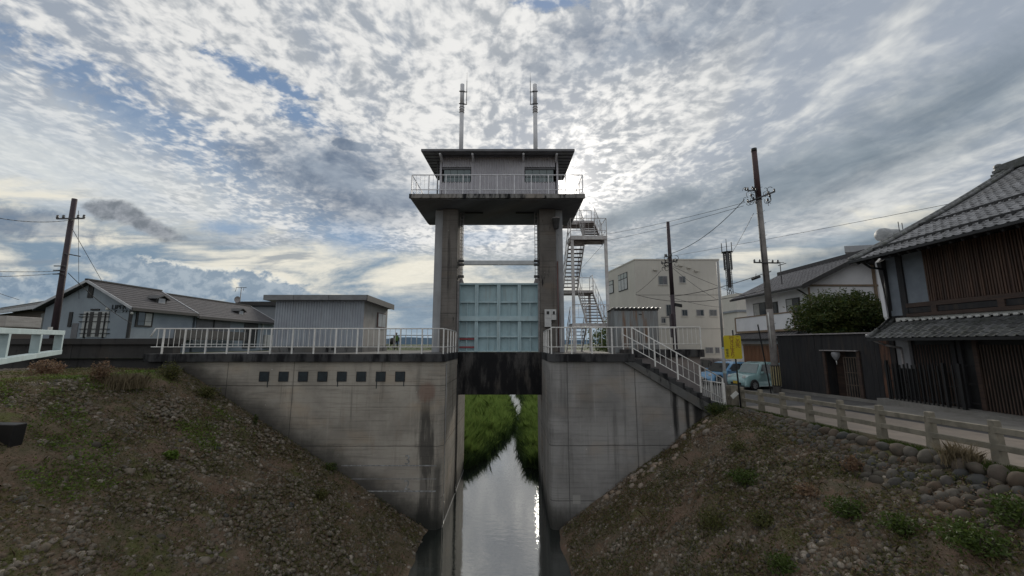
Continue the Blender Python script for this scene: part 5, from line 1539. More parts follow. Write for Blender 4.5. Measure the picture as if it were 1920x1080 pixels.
# ground floor: posts, cloth, slats, lattice
MB().box(MHX - .16, MHX - .02, fy(1712, 660) , fy(1688, 660), -1.05, .2).build('cloth_screen', M_screen, mh)
M_lattd = mat('dark_lattice', (.085, .055, .042), (.05, .034, .026), 2.5, .75, stretch=(2, 2, .4))
sl = MB().box(-.03, 0, -.016, .016, 0, 2.3).mesh('lattice_slat', M_lattd)
y = fy(1722, 680); zf = -2.5
MB().box(MHX - .03, MHX - .001, 8, y + .2, -2.5, .15).build('lattice_backing', M_black, mh)
while y > fy(1812, 700):
    inst('lattice_slat', sl, mh, (MHX - .06, y, -2.42), None, (1, 1, 1.04)); y -= .115
for u in (1812, 1842, 1800): 
    yy_ = fy(u, 700); MB().box(MHX - .14, MHX - .02, yy_ - .07, yy_ + .07, -2.6, .15).build('timber_post', M_dark if u != 1842 else M_beamw, mh)
y = fy(1846, 700)
while y > 8.3:
    inst('lattice_slat', sl, mh, (MHX - .08, y, -2.42), None, (1.2, 1.1, 1.04)); y -= .098
for z in (-2.2, -1.5, -.8, -.15): MB().box(MHX - .075, MHX - .035, 8.2, fy(1722, 680), z - .03, z + .03).build('lattice_rail', M_dark, mh)
# low picket fence in front
pk = thing('picket_fence', 'black wooden picket screen standing before the lattice front', 'fence', (16.9, 15.5, -2.5))
pkm = MB().box(-.02, .02, -.022, .022, 0, 1.72).mesh('slat', M_black)
y = fy(1690, 700) - .1; i = 0
while y > fy(1832, 705):
    inst('slat', pkm, pk, (MHX - .62, y, float(road_z(np.array(y))) + .01), (0, 0, 0), (1, 1, 1 + .02 * (i % 3))); y -= .165; i += 1
    if fy(1805, 700) < y < fy(1790, 700): y -= .35
for z in (-2.2, -1.6, -1.05): MB().box(MHX - .60, MHX - .57, fy(1832, 705), fy(1690, 700) - .05, z - .02, z + .02).build('rail', M_black, pk)
for y in (fy(1690, 700), fy(1800, 700), fy(1832, 705)): MB().box(MHX - .66, MHX - .56, y - .04, y + .04, -2.6, -.72).build('post', M_black, pk)
MB().box(MHX - .9, MHX + .02, YS, YN + .2, -2.75, -2.40).build('plinth', M_apron, mh)

# boarded yard wall with a doorway
yw = thing('yard_wall', 'black vertical-board yard wall with a recessed doorway', 'wall', (16.3, 20.2, -2.7))
W0, W1 = Vector((15.75, 23.0, 0)), Vector((17.05, 17.55, 0))
wd = (W1 - W0); WL = wd.length; wd.normalize(); wn_ = Vector((wd.y, -wd.x, 0)); wn_ = wn_ if wn_.x < 0 else -wn_
zrot = math.atan2(wd.y, wd.x)
def wt_(u, v=690):      # distance along the wall seen at column u
    a, _ = ray(u, v); t_ = (a * W0.y - W0.x) / (wd.x - a * wd.y); return t_
bw = .20; nb_ = int(WL / bw)
d0, d1 = wt_(1548), wt_(1612)
bd = MB().box(0, bw - .008, 0, .03, 0, 3.1).mesh('plank', M_dark)
bdr = MB().box(0, bw - .008, 0, .03, 0, 3.1).mesh('plank', mat('bare_red_boards', (.17, .08, .05), (.04, .028, .022), 2.2, .75, stretch=(4, 4, .5), bmp=.2))
for i in range(nb_ + 1):
    t_ = i * bw
    if d0 - bw * .6 < t_ < d1 - bw * .2:
        continue
    p = W0 + wd * t_ + wn_ * random.uniform(.0, .012)
    o = inst('plank', bdr if wt_(1648) < t_ < wt_(1672) else bd, yw, (p.x, p.y, -2.62), (0, 0, zrot))
p0, p1 = W0 + wd * d0, W0 + wd * d1
lm = (0, 0, 1)
MB().bar(W0 + Vector((0, 0, .52)), W1 + Vector((0, 0, .52)), .22, .06).build('cap_board', M_grey, yw)
MB().bar(W0 + Vector((0, 0, -2.66)) + wn_ * -.02, W1 + Vector((0, 0, -2.66)) + wn_ * -.02, .2, .16).build('sill', M_apron, yw)
# lintel piece over the doorway
MB().bar(p0 - wd * .22 - wn_ * .03 + Vector((0, 0, .08)), p1 + wd * .22 - wn_ * .03 + Vector((0, 0, .08)), .05, .88).build('lintel_boards', M_dark, yw)
MB().bar(p0 - wd * .1 + wn_ * .1 + Vector((0, 0, -.33)), p1 + wd * .05 + wn_ * .1 + Vector((0, 0, -.33)), .16, .05).build('door_hood', M_grey, yw)
for p in (p0, p1): MB().bar(p + Vector((0, 0, -2.6)), p + Vector((0, 0, -.35)), .10, .12, wd).build('door_post', M_beamw, yw)
back0, back1 = p0 - wn_ * .7, p1 - wn_ * .7
MB().bar(back0 + Vector((0, 0, -1.5)), back1 + Vector((0, 0, -1.5)), .05, 2.3).build('door_back', M_beamw, yw)
MB().hexa([p0 + Vector((0, 0, -2.62)), p0 - wn_ * .7 + Vector((0, 0, -2.62)), p0 - wn_ * .7 + wd * .04 + Vector((0, 0, -2.62)), p0 + wd * .04 + Vector((0, 0, -2.62))], [p0 + Vector((0, 0, -.35)), p0 - wn_ * .7 + Vector((0, 0, -.35)), p0 - wn_ * .7 + wd * .04 + Vector((0, 0, -.35)), p0 + wd * .04 + Vector((0, 0, -.35))]).build('reveal', M_dark, yw)
gm = p0.lerp(p1, .52) - wn_ * .12
M_oldtimber = mat('old_grey_timber', (.13, .10, .08), (.09, .07, .055), 5, .8)
gs_ = MB().box(-.015, .015, -.015, .015, 0, 1.95).mesh('lattice_slat', M_oldtimber)
for k in range(7):
    q = p0.lerp(p1, .52 + .43 * k / 6) - wn_ * .12; inst('lattice_slat', gs_, yw, (q.x, q.y, -2.6))
for z in (-2.58, -2.0, -1.4, -.66): MB().bar(gm + Vector((0, 0, z)), p0.lerp(p1, .95) - wn_ * .12 + Vector((0, 0, z)), .03, .035).build('lattice_rail', M_oldtimber, yw)
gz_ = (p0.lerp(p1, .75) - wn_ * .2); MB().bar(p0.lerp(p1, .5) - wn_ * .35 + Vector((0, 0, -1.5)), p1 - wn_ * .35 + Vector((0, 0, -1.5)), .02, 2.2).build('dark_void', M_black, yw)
lq = p0.lerp(p1, .36) + wn_ * .0 + Vector((0, 0, -.62))
lan = thing('hanging_lantern', 'pale conical lantern with tassel hanging in the dark doorway', 'lantern', lq)
MB().lathe([(0, .22), (.16, .21), (.19, .12), (.16, -.02), (.08, -.16), (.03, -.22), (0, -.22)], lq, 14).build('shade', M_screen, lan)
MB().tube(lq + Vector((0, 0, -.22)), lq + Vector((0, 0, -.42)), .025, .015, 6).build('tassel', M_pale, lan)
MB().tube(lq + Vector((0, 0, .28)), lq + Vector((0, 0, .33)), .012, n=5).build('cord', M_black, lan)

# ------------------------------------------------------------------ concrete post-and-rail fence by the road
M_postc = mat('weathered_post_concrete', (0.268, 0.242, 0.194), (0.179, 0.163, 0.130), 3.5, .9, bmp=.6, bsc=35, dirt=(0.106, 0.096, 0.071), dirt_amt=.6)
fc = thing('roadside_fence', 'weathered concrete post-and-rail fence along the road edge', 'fence', (9.65, 12, -2.5))
pm = MB().hexa([(-.095, -.075, 0), (.095, -.075, 0), (.095, .075, 0), (-.095, .075, 0)], [(-.07, -.06, .86), (.07, -.06, .86), (.07, .06, .86), (-.07, .06, .86)]).mesh('post', M_postc)
ys = [8 + 1.225 * k for k in range(-6, 8)] + [17.6]
for i, y in enumerate(ys):
    z = float(road_z(np.array(y))) - .02
    o = inst('post', pm, fc, (9.65, y, z), (random.uniform(-.012, .012), random.uniform(-.012, .012), random.uniform(-.04, .04)), (1, 1, 1 - .004 * max(0, y - 8)))
    b_ = o.modifiers.new('bevel', 'BEVEL'); b_.width = .012; b_.segments = 2
for y0, y1 in zip(ys, ys[1:]):
    za, zb = float(road_z(np.array(y0))), float(road_z(np.array(y1)))
    for h in (.66, .33):
        MB().bar((9.60, y0 + .03, za + h), (9.60, y1 - .03, zb + h), .075, .12).build('rail', M_postc, fc, .01)

# ------------------------------------------------------------------ yellow sign
M_yel = mat('yellow_sign_face', (.55, .44, .012), (.50, .40, .012), 3, .5)
M_redt = mat('brown_red_lettering', (.20, .05, .02), (.18, .045, .02), 3, .6)
SY = 15.9
a0, b0 = onY(1359, 673, SY); a1, b1 = onY(1388, 629, SY)
sg = thing('dead_end_sign', 'yellow dead-end sign with brown Japanese lettering on a thin black post', 'sign', (onY(1381, 765, SY)[0], SY, -2.62))
pxs = (a0 + a1) / 2 + .04
MB().ext([(a0 + .04, b0), (a1 - .04, b0), (a1, b0 + .04), (a1, b1 - .04), (a1 - .04, b1), (a0 + .04, b1), (a0, b1 - .04), (a0, b0 + .04)], SY - .02, SY - .005, 'y').build('sign_board', M_yel, sg)
MB().tube((pxs + .12, SY + .03, -2.75), (pxs + .03, SY + .03, b1 + .22), .032, n=8).build('post', M_black, sg)
hgt = b1 - b0; wid = a1 - a0
def stext(body, fx, fy_, s_, m_):
    text_obj('lettering', body, s_, m_, sg, Matrix.Translation(Vector((a0 + wid * fx, SY - .023, b0 + hgt * fy_)) - sg.location) @ rotY, .002)
for i, c_ in enumerate('この先'): stext(c_, .80, .88 - i * .165, .20, M_redt)
for i, c_ in enumerate('行き止まり'): stext(c_, .46, .87 - i * .185, .215, M_redt)
for i, c_ in enumerate('岐阜市'): stext(c_, .16, .37 - i * .13, .13, M_dot)
x, z = onY(1376, 741, SY - .1)
pl_ = MB().bar((x - .12, SY - .15, z - .08), (x + .12, SY - .15, z + .12), .02, .16, (.3, 0, 1)).build('leaflet_plate', M_pale, sg)

# grey street pole
gp = thing('street_pole', 'tall thin grey steel pole left of the yellow sign', 'pole', (10.72, 19.8, -2.7))
MB().tube((10.72, 19.8, -2.75), (10.75, 19.8, -.2), .075, .07, 12).build('lower_tube', M_pvc, gp)
MB().tube((10.75, 19.8, -.2), (10.8, 19.8, 4.3), .058, .05, 12).build('upper_tube', M_pvc, gp)
MB().lathe([(.085, -.04), (.085, .04)], (10.75, 19.8, -.2), 12).lathe([(.09, -.06), (.09, .06)], (10.74, 19.8, -1.4), 12).build('band', M_teal, gp)
MB().box(9.3, 9.6, 16.75, 16.95, -2.65, -1.75).build('bollard_stub', M_postc, gp)

# ------------------------------------------------------------------ utility poles and lines
M_polec = mat('pole_concrete', (0.247, 0.227, 0.215), (0.169, 0.156, 0.150), 2.5, .85, dirt=(0.091, 0.065, 0.065), dirt_amt=.5)
M_polet = mat('rust_red_pole_top', (.070, .035, .035), (.045, .025, .026), 3, .7)
M_poled = mat('dark_pole_steel', (.045, .028, .036), (.03, .02, .026), 3, .6)
M_wire = mat('black_cable', (.02, .02, .022), (.015, .015, .016), 3, .6)
M_insul = mat('porcelain', (.12, .115, .11), (.08, .08, .08), 5, .35)
def arm(pole, c_, half, dirv, m_=M_rack, dz=.0, th=.08):
    c_ = Vector(c_); dirv = Vector(dirv).normalized()
    a = MB().bar(c_ - dirv * half, c_ + dirv * half, th, th).build('cross_arm', m_, pole)
    for k in (-1, -.55, .55, 1):
        p = c_ + dirv * half * k * .95
        MB().lathe([(0, 0), (.045, .0), (.06, .04), (.035, .06), (.055, .1), (.03, .15), (0, .15)], (p.x, p.y, p.z + .04), 8).build('insulator', M_insul, a)
    return a
# main pole right of centre
mp = thing('utility_pole', 'tall round concrete utility pole with cross arms beside the teal car', 'utility pole', (14.9, 22.2, -2.7))
PXm, PYm = 14.95, 22.25
MB().tube((PXm, PYm, -2.8), (PXm, PYm, 2.0), .20, .175, 16).tube((PXm, PYm, 2.0), (PXm, PYm, 8.6), .175, .155, 16).build('shaft', M_polec, mp)
MB().tube((PXm, PYm, 8.6), (PXm, PYm, 11.75), .165, .15, 16).build('top_shaft', M_polet, mp)
MB().tube((PXm, PYm, 11.75), (PXm, PYm, 11.95), .16, .16, 16).build('cap', M_black, mp)
zc = onY(1417, 372, PYm)[1]
arm(mp, (PXm, PYm - .22, zc), .75, (.86, -.5, .28))
arm(mp, (PXm - .55, PYm - .2, zc + .42), .38, (1, .1, 0), dz=0, th=.05)
zc2 = onY(1428, 494, PYm)[1]
arm(mp, (PXm - .05, PYm - .2, zc2), .78, (1, .1, 0), th=.07)
hk = MB()
for i in range(26):
    a = random.uniform(0, 6.28); c_ = Vector((PXm + random.choice((-1, -.7, -.5, .45, .6)) * random.uniform(.5, 1.0), PYm - .25, zc + random.uniform(-.65, .5)))
    r_ = random.uniform(.08, .2)
    hk.path([c_ + Vector((r_ * math.cos(a + t * .7), 0, r_ * 1.2 * math.sin(a + t * .7))) for t in range(6)], .014, 5)
hk.build('jumper_wires', M_wire, mp)['kind'] = 'stuff'
for (a, b_) in ((-.5, .55), (-.35, -.35), (.35, -.2), (-.62, .1), (.5, .05)):
    MB().lathe([(0, -.1), (.05, -.08), (.06, 0), (.05, .08), (0, .1)], (PXm + a, PYm - .28, zc + b_), 8).build('fuse', M_rack, mp)
MB().tube((PXm - .19, PYm - .12, 3.6), (PXm - .21, PYm - .12, zc - .3), .02, n=6).build('riser_cable', M_wire, mp)
for k in range(14): MB().tube((PXm - .26, PYm - .05, -.5 + k * .75), (PXm + .26, PYm - .05, -.3 + k * .75), .012, n=5).build('step_bolt', M_rack, mp)
bnd = MB().lathe([(.225, -2.35), (.215, -1.2)], (PXm, PYm, 0), 20).build('guard_sleeve', M_black, mp)
stripe = mat('yellow_guard_stripe', (.38, .32, .17), (.32, .27, .15), 4, .6)
for k in range(12):
    a = k * math.pi / 6; q = Vector((PXm + .23 * math.cos(a), PYm + .23 * math.sin(a), 0))
    MB().bar(q + Vector((0, 0, -2.3)), q + Vector((0, 0, -1.25)), .05, .008, (math.cos(a), math.sin(a), 0)).build('stripe', stripe, bnd)
MB().bar((PXm - .55, PYm - .3, -2.8), (PXm - .95, PYm - .3, 1.1), .05, .05).build('stay_guard', M_black, mp)
MB().tube((PXm - .25, PYm - .22, 1.8), (PXm - .22, PYm - .22, -.2), .03, n=6).build('white_conduit', M_pale, mp)

# middle pole
m2 = thing('utility_pole', 'thin dark utility pole standing before the beige building', 'utility pole', (11.8, 28.2, -2.7))
X2, Y2 = onY(1266, 645, 28.2)[0], 28.2
zt2 = onY(1247, 416, Y2)[1]
MB().tube((X2, Y2, -2.8), (X2, Y2, 3.6), .17, .15, 14).build('shaft', M_poled, m2)
MB().tube((X2, Y2, 3.6), (X2, Y2, zt2), .15, .12, 14).build('top_shaft', M_poled, m2)
z = onY(1255, 493, Y2)[1]
arm(m2, (X2 - .15, Y2 - .2, z), .6, (1, 0, .15), th=.07); arm(m2, (X2 - .2, Y2 - .2, z + .45), .25, (1, 0, 0), th=.05)
hk = MB()
for i in range(16):
    a = random.uniform(0, 6.28); c_ = Vector((X2 + random.choice((-.6, -.4, .35)), Y2 - .25, z + random.uniform(-.5, .4))); r_ = random.uniform(.08, .18)
    hk.path([c_ + Vector((r_ * math.cos(a + t * .7), 0, r_ * math.sin(a + t * .7))) for t in range(6)], .018, 5)
hk.build('jumper_wires', M_wire, m2)['kind'] = 'stuff'
xx, zz = onY(1258, 612, Y2)
MB().box(X2 - .28, X2 - .14, Y2 - .25, Y2 + .1, zz - .8, zz + .9).build('transformer_box', M_poled, m2)
xx, zz = onY(1272, 571, Y2); MB().hexa([(X2 + .1, Y2 - .2, zz - .12), (X2 + .6, Y2 - .2, zz - .22), (X2 + .6, Y2, zz - .22), (X2 + .1, Y2, zz - .12)], [(X2 + .1, Y2 - .2, zz + .1), (X2 + .6, Y2 - .2, zz + .0), (X2 + .6, Y2, zz + .0), (X2 + .1, Y2, zz + .1)]).build('lamp_arm', M_black, m2)
xx, zz = onY(1244, 595, Y2); MB().bar((X2, Y2 - .1, zz), (xx - .2, Y2 - .1, zz), .05, .05).build('bracket', M_rack, m2)

# left pole
m3 = thing('utility_pole', 'dark leaning-looking utility pole at the far left by the grey house', 'utility pole', (-21.9, 18.5, -1.0))
m3['label'] = 'dark purplish utility pole at the far left before the grey house'
X3, Y3 = onY(105, 610, 18.5)[0], 18.5
zt3 = onY(140, 373, Y3)[1]
X3 = (X3 + onY(140, 373, Y3)[0]) / 2
MB().tube((onY(103, 618, Y3)[0], Y3, -.8), (onY(140, 373, Y3)[0], Y3, zt3), .135, .105, 16).build('shaft', M_poled, m3)
z = onY(134, 412, Y3)[1]
arm(m3, (X3 + .1, Y3 - .18, z), .62, (1, .1, .05), th=.06)
MB().bar((X3, Y3 - .15, onY(128, 476, Y3)[1]), (X3 + .85, Y3 - .15, onY(160, 482, Y3)[1]), .05, .05).build('stay_arm', M_rack, m3)
for v in (500, 508, 515): 
    z_ = onY(120, v, Y3)[1]; MB().box(X3 - .3, X3 + .22, Y3 - .2, Y3 - .14, z_ - .02, z_ + .02).build('bracket', M_rack, m3)
MB().box(X3 + .0, X3 + .15, Y3 - .25, Y3 - .17, .55, .8).build('number_plate', M_pale, m3)

def wire(lb, p0, p1, s_, r=.014, n=16):
    pts = sag(p0, p1, s_, n); mid = (Vector(p0) + Vector(p1)) / 2
    o = MB().path(pts, r, 5).build('power_line', M_wire, None, 0, mid)
    tag(o, lb, 'cable', 'overhead cables')
wire('cable leaving the left pole cross arm for the left picture edge', P3(138, 412, Y3), P3(-60, 396, 14), .25)
wire('upper of the two cables from the middle of the left pole', P3(116, 508, Y3), P3(-60, 507, 14), .05, .012)
wire('lower of the two cables from the middle of the left pole', P3(116, 512, Y3), P3(-60, 519, 14), .05, .012)
wire('thick drooping cable from the left pole towards the house gable', P3(128, 512, Y3), P3(246, 606, 24.5), .18, .016)
wire('thin stay from the left pole down to the ridge of the grey house', P3(136, 430, Y3), P3(191, 527, 25.0), .0, .012)
wire('near vertical thin wire beside the left pole', P3(147, 395, Y3), P3(148, 560, 24.6), .02, .01)
wire('short low cable in the lower left corner of the sky', P3(36, 562, 22), P3(-60, 528, 14), .03, .012)
wire('heavy sagging cable between the main pole and the thin middle pole', P3(1396, 374, PYm), P3(1256, 476, Y2), .5, .02)
wire('long faint cable from the main pole past the staircase', P3(1395, 380, PYm), P3(1065, 448, 46), .35, .014)
wire('second faint cable from the main pole past the staircase', P3(1394, 386, PYm), P3(1060, 462, 50), .4, .014)
wire('thin stay from the main pole towards the telecom mast', P3(1413, 400, PYm), P3(1370, 478, 34), .08, .014)
wire('long cable crossing the sky to the old tiled roof', P3(1135, 500, 50), P3(1822, 374, 19.5), .2, .014)
wire('cable from the main pole to the lower cable box over the street', P3(1446, 508, PYm), P3(1255, 556, 33.5), .25, .022)
wire('drooping cable from the beige building corner to the street', P3(1192, 552, 33.6), P3(1440, 542, 22.5), .7, .02)
wire('cable from the thin pole top across the beige wall', P3(1262, 500, Y2), P3(1400, 556, 27), .1, .014)
wire('second cable from the thin pole across the beige wall', P3(1262, 503, Y2), P3(1342, 560, 33.6), .15, .014)
wire('service cable from the thin pole down left across the beige wall', P3(1240, 507, Y2), P3(1192, 550, 33.5), .12, .014)
wire('low service cable across the beige wall right of the thin pole', P3(1264, 559, Y2), P3(1352, 576, 33.5), .12, .014)
sx, sz = onY(1419, 521, PYm - .3)
sb_ = thing('cable_closure', 'black cylindrical cable closure hanging on the cable by the main pole', 'cable box', (sx, PYm - .3, sz))
MB().tube((sx - .28, PYm - .3, sz - .09), (sx + .18, PYm - .3, sz + .08), .075, n=10).build('case', M_black, sb_)
MB().tube((sx - .06, PYm - .3, sz + .05), (sx - .02, PYm - .3, sz + .25), .015, n=5).build('strap', M_wire, sb_)

# ------------------------------------------------------------------ cars
M_tyre = mat('tyre_rubber', (.015, .015, .016), (.012, .012, .012), 3, .9)
M_rim = mat('wheel_alloy', (.42, .42, .43), (.32, .32, .33), 4, .35, .5)
M_lamp = mat('headlamp_lens', (.50, .52, .52), (.4, .42, .42), 8, .12)
M_plate_y = mat('yellow_plate', (.55, .38, .04), (.5, .35, .04), 3, .5)
M_cglass = mat('car_glass', (.025, .03, .034), (.02, .025, .028), 1, .06, spec=.9)
def car(lb, loc, rot, L_, W_, H_, paint, boxy, plate=None, grp=None):
    t_ = thing('parked_car', lb, 'car', loc, 'cars parked beyond the road', rot)
    # stations from nose to tail: x, bottom, belt, roof, half width belt, half width roof
    hw = W_ / 2; bl = H_ * .58; hd = H_ * (.56 if boxy else .52)
    ws0, ws1 = (L_ * .22, L_ * .10) if boxy else (L_ * .20, L_ * .02)
    st_ = [(L_ / 2, .28, .50, .50, .80, .78), (L_ / 2 - .06, .20, hd * .80, hd * .80, .90, .86), (L_ / 2 - .30, .18, hd * .94, hd * .94, .97, .90),
           (ws0, .18, hd, hd + .01, 1, .90), (ws1, .18, bl, H_ * .95, 1, .84), (ws1 - .35, .18, bl, H_, 1, .82), (-L_ * .25, .18, bl + .02, H_ * .995, 1, .82),
           (-L_ / 2 + (.30 if boxy else .55), .18, bl + .03, H_ * .96, .99, .80), (-L_ / 2 + (.06 if boxy else .12), .22, bl + .02, bl + (.45 if boxy else .12), .94, .82), (-L_ / 2, .30, bl * .85, bl * .85, .86, .80)]
    vs, fs, sm = [], [], True
    for (x, zb, zl, zr_, wb, wr) in st_:
        half = [(hw * wb * .86, zb), (hw * wb * .985, zb + .10), (hw * wb, (zb + zl) / 2), (hw * wb * .985, zl), (hw * (wr + .02), zr_ - .07 if zr_ > zl + .2 else zl + (zr_ - zl) * .6), (hw * wr * .86, zr_)]
        ring = [(x, y, z) for y, z in half] + [(x, -y, z) for y, z in reversed(half)]
        vs += ring
    n = 12
    for j in range(len(st_) - 1):
        for i in range(n): fs.append((j * n + i, j * n + (i + 1) % n, (j + 1) * n + (i + 1) % n, (j + 1) * n + i))
    fs += [tuple(range(n)), tuple(range((len(st_) - 1) * n, len(st_) * n))]
    body = MB().add(vs, fs, True)
    me = body.mesh('body', paint); o = link('body', me, t_)
    bv = o.modifiers.new('bevel', 'BEVEL'); bv.width = .03; bv.segments = 2; bv.limit_method = 'ANGLE'; bv.angle_limit = R(40)
    def q(name, pts, m_, par=t_, th=.018):
        p = [Vector(a) for a in pts]; nn = (p[1] - p[0]).cross(p[2] - p[0]).normalized()
        c_ = sum(p, Vector()) / len(p)
        if nn.dot(c_ - Vector((0, 0, H_ * .4))) < 0: nn = -nn
        k = len(p); v = [a + nn * th for a in p] + [a - nn * .02 for a in p]
        f = [tuple(range(k)), tuple(range(2 * k - 1, k - 1, -1))] + [(i, k + i, k + (i + 1) % k, (i + 1) % k) for i in range(k)]
        return link(name, MB().add(v, f).mesh(name, m_), par)
    for s_ in (1, -1):
        y1, y0 = hw * .995, hw * .885
        xs = [ws0 - .12, ws1 - .02, ws1 - .62, ws1 - .70, -L_ / 2 + .75, -L_ / 2 + .68, -L_ / 2 + .40]
        zt_ = H_ - .13
        q('side_window', [(xs[0] - .10, s_ * y1, bl + .03), (xs[1] - .10, s_ * y0, zt_), (xs[2] - .15, s_ * y0, zt_), (xs[2] - .15, s_ * y1, bl + .03)], M_cglass)
        q('side_window', [(xs[3] - .15, s_ * y1, bl + .03), (xs[3] - .15, s_ * y0, zt_), (xs[4], s_ * y0, zt_), (xs[4] - .05, s_ * y1, bl + .04)], M_cglass)
        q('side_window', [(xs[5] - .05, s_ * y1, bl + .05), (xs[5], s_ * y0, zt_), (xs[6] + .06, s_ * y0 * .98, zt_ - .03), (xs[6] - .04, s_ * y1, bl + .08)], M_cglass)
        MB_ = MB().box(-.07, .07, -.09, .09, -.06, .07).mesh('door_mirror', paint)
        o = link('door_mirror', MB_, t_, (ws0 - .28, s_ * (hw + .09), bl + .07)); bb = o.modifiers.new('bevel', 'BEVEL'); bb.width = .03; bb.segments = 2
        link('headlight', MB().lathe([(0, -.04), (.11, -.03), (.14, 0), (.12, .03), (0, .05)], (0, 0, 0), 14, 'x').mesh('headlight', M_lamp), t_, (L_ / 2 - .09, s_ * hw * .70, hd * .80))
        link('door_seam', MB().box(ws1 - .78, ws1 - .77, s_ * (hw + .002) - .004, s_ * (hw + .002) + .004, .32, bl).mesh('door_seam', M_darktrim), t_)
        link('tail_light', MB().box(-.03, .03, -.06, .06, -.16, .16).mesh('tail_light', M_red), t_, (-L_ / 2 + .02, s_ * hw * .82, bl * .95))
        for xw in (L_ / 2 - .62, -L_ / 2 + .60):
            wr_ = .28 if L_ < 3.6 else .31
            w = link('wheel', MB().lathe([(wr_ * .62, -.09), (wr_ * .93, -.10), (wr_, -.06), (wr_, .06), (wr_ * .93, .10), (wr_ * .62, .09)], (0, 0, 0), 20, 'y').mesh('wheel', M_tyre), t_, (xw, s_ * (hw - .075), wr_))
            rmb = MB().lathe([(0, s_ * .085), (wr_ * .18, s_ * .088), (wr_ * .2, s_ * .07)], (0, 0, 0), 12, 'y').lathe([(wr_ * .55, s_ * .09), (wr_ * .64, s_ * .095)], (0, 0, 0), 20, 'y')
            for k in range(7):
                a = k * 2 * math.pi / 7; rmb.bar((.04 * math.cos(a), s_ * .078, .04 * math.sin(a)), (wr_ * .6 * math.cos(a), s_ * .085, wr_ * .6 * math.sin(a)), .045, .02, (0, 1, 0))
            link('rim', rmb.mesh('rim', M_rim), w)
            link('wheel_arch', MB().lathe([(0, s_ * .0), (wr_ * 1.22, s_ * .0), (wr_ * 1.22, s_ * .012), (0, s_ * .012)], (0, 0, 0), 20, 'y').mesh('wheel_arch', M_black), t_, (xw, s_ * (hw + .004), wr_ + .01))
            w.location.y = s_ * (hw - .05)
    q('windscreen', [(ws0 - .03, hw * .84, hd + .05), (ws0 - .03, -hw * .84, hd + .05), (ws1 + .05, -hw * .74, H_ * .93), (ws1 + .05, hw * .74, H_ * .93)], M_cglass if not boxy else M_glassg)
    q('rear_window', [(-L_ / 2 + (.05 if boxy else .15), hw * .78, bl + .10), (-L_ / 2 + (.05 if boxy else .15), -hw * .78, bl + .10), (-L_ / 2 + (.24 if boxy else .50), -hw * .70, H_ * .90), (-L_ / 2 + (.24 if boxy else .50), hw * .70, H_ * .90)], M_cglass)
    link('grille', MB().box(-.02, .02, -hw * .5, hw * .5, -.07, .07).mesh('grille', M_black), t_, (L_ / 2 - .01, 0, .36))
    link('bumper_intake', MB().box(-.02, .02, -hw * .75, hw * .75, -.05, .05).mesh('bumper_intake', M_darktrim), t_, (L_ / 2 - .03, 0, .27))
    if plate:
        link('number_plate', MB().box(-.01, .01, -.165, .165, -.08, .08).mesh('number_plate', plate), t_, (L_ / 2 + .02, 0, .43))
        link('number_plate', MB().box(-.01, .01, -.165, .165, -.08, .08).mesh('number_plate', plate), t_, (-L_ / 2 - .012, 0, .72))
    return t_
def carpaint(n, c): 
    m_ = mat(n, c, tuple(x * .93 for x in c), 1, .25); m_.node_tree.nodes['Principled BSDF'].inputs['Coat Weight'].default_value = .5; return m_
P_teal = carpaint('pale_teal_car_paint', (.25, .40, .41)); P_blue = carpaint('bright_blue_car_paint', (.16, .34, .56)); P_dark = carpaint('dark_maroon_car_paint', (.035, .026, .030))
car('boxy pale teal small car with yellow number plate', (15.25, 24.5, -2.72), R(180 + 18), 3.4, 1.48, 1.62, P_teal, True, M_plate_y)
car('bright blue hatchback half hidden behind the teal car', (14.9, 27.6, -2.72), R(180 + 22), 4.2, 1.7, 1.5, P_blue, False, M_pale)
car('dark car seen from behind at the foot of the beige building', (16.0, 31.3, -2.72), R(85), 4.4, 1.75, 1.62, P_dark, True, M_pale)
# small clutter by the beige wall
rb = thing('red_post_box', 'narrow red box beside the deck wall end', 'box', (9.0, 19.8, -2.7))
MB().box(8.85, 9.1, 19.7, 19.95, -2.7, -.95).build('case', M_red, rb, .01); MB().box(8.9, 9.05, 19.69, 19.7, -1.3, -1.2).build('slot', M_black, rb)
# ------------------------------------------------------------------ stones on the banks
def nrm(fn, x, y):
    e = .15
    zx = (float(fn(np.array(x + e), np.array(y))) - float(fn(np.array(x - e), np.array(y)))) / (2 * e)
    zy = (float(fn(np.array(x), np.array(y + e))) - float(fn(np.array(x), np.array(y - e)))) / (2 * e)
    return Vector((-zx, -zy, 1)).normalized()
def seen(x, y, z):
    """inside the survey frame, with a little margin"""
    d = Vector((x, y, z)); f_ = d.y * cp + d.z * sp
    if f_ <= .3: return None
    u = 960 + F * d.x / f_; v = 540 - F * (-d.y * sp + d.z * cp) / f_
    return (u, v) if -80 < u < 2000 and -80 < v < 1180 else None
STM = [fast_mesh('stone', *stone_mesh(i, 2, .62), M_stone, True) for i in range(9)]
STP = [fast_mesh('stone', *stone_mesh(i, 1, .6), M_pebble, True) for i in range(9)]
STT = [fast_mesh('stone', *stone_mesh(i, 1, .6), M_tanstone, True) for i in range(9)]
def put(me, parent, x, y, z, r, n_, sink=.25, sc=(1, 1, 1), spin=None):
    q = n_.to_track_quat('Z', 'Y'); e_ = (q.to_matrix() @ Matrix.Rotation(random.uniform(0, 6.28) if spin is None else spin, 3, 'Z')).to_euler()
    p = Vector((x, y, z)) - n_ * (r * sink)
    return inst('stone', me, parent, p, e_, (r * sc[0], r * sc[1], r * sc[2]))
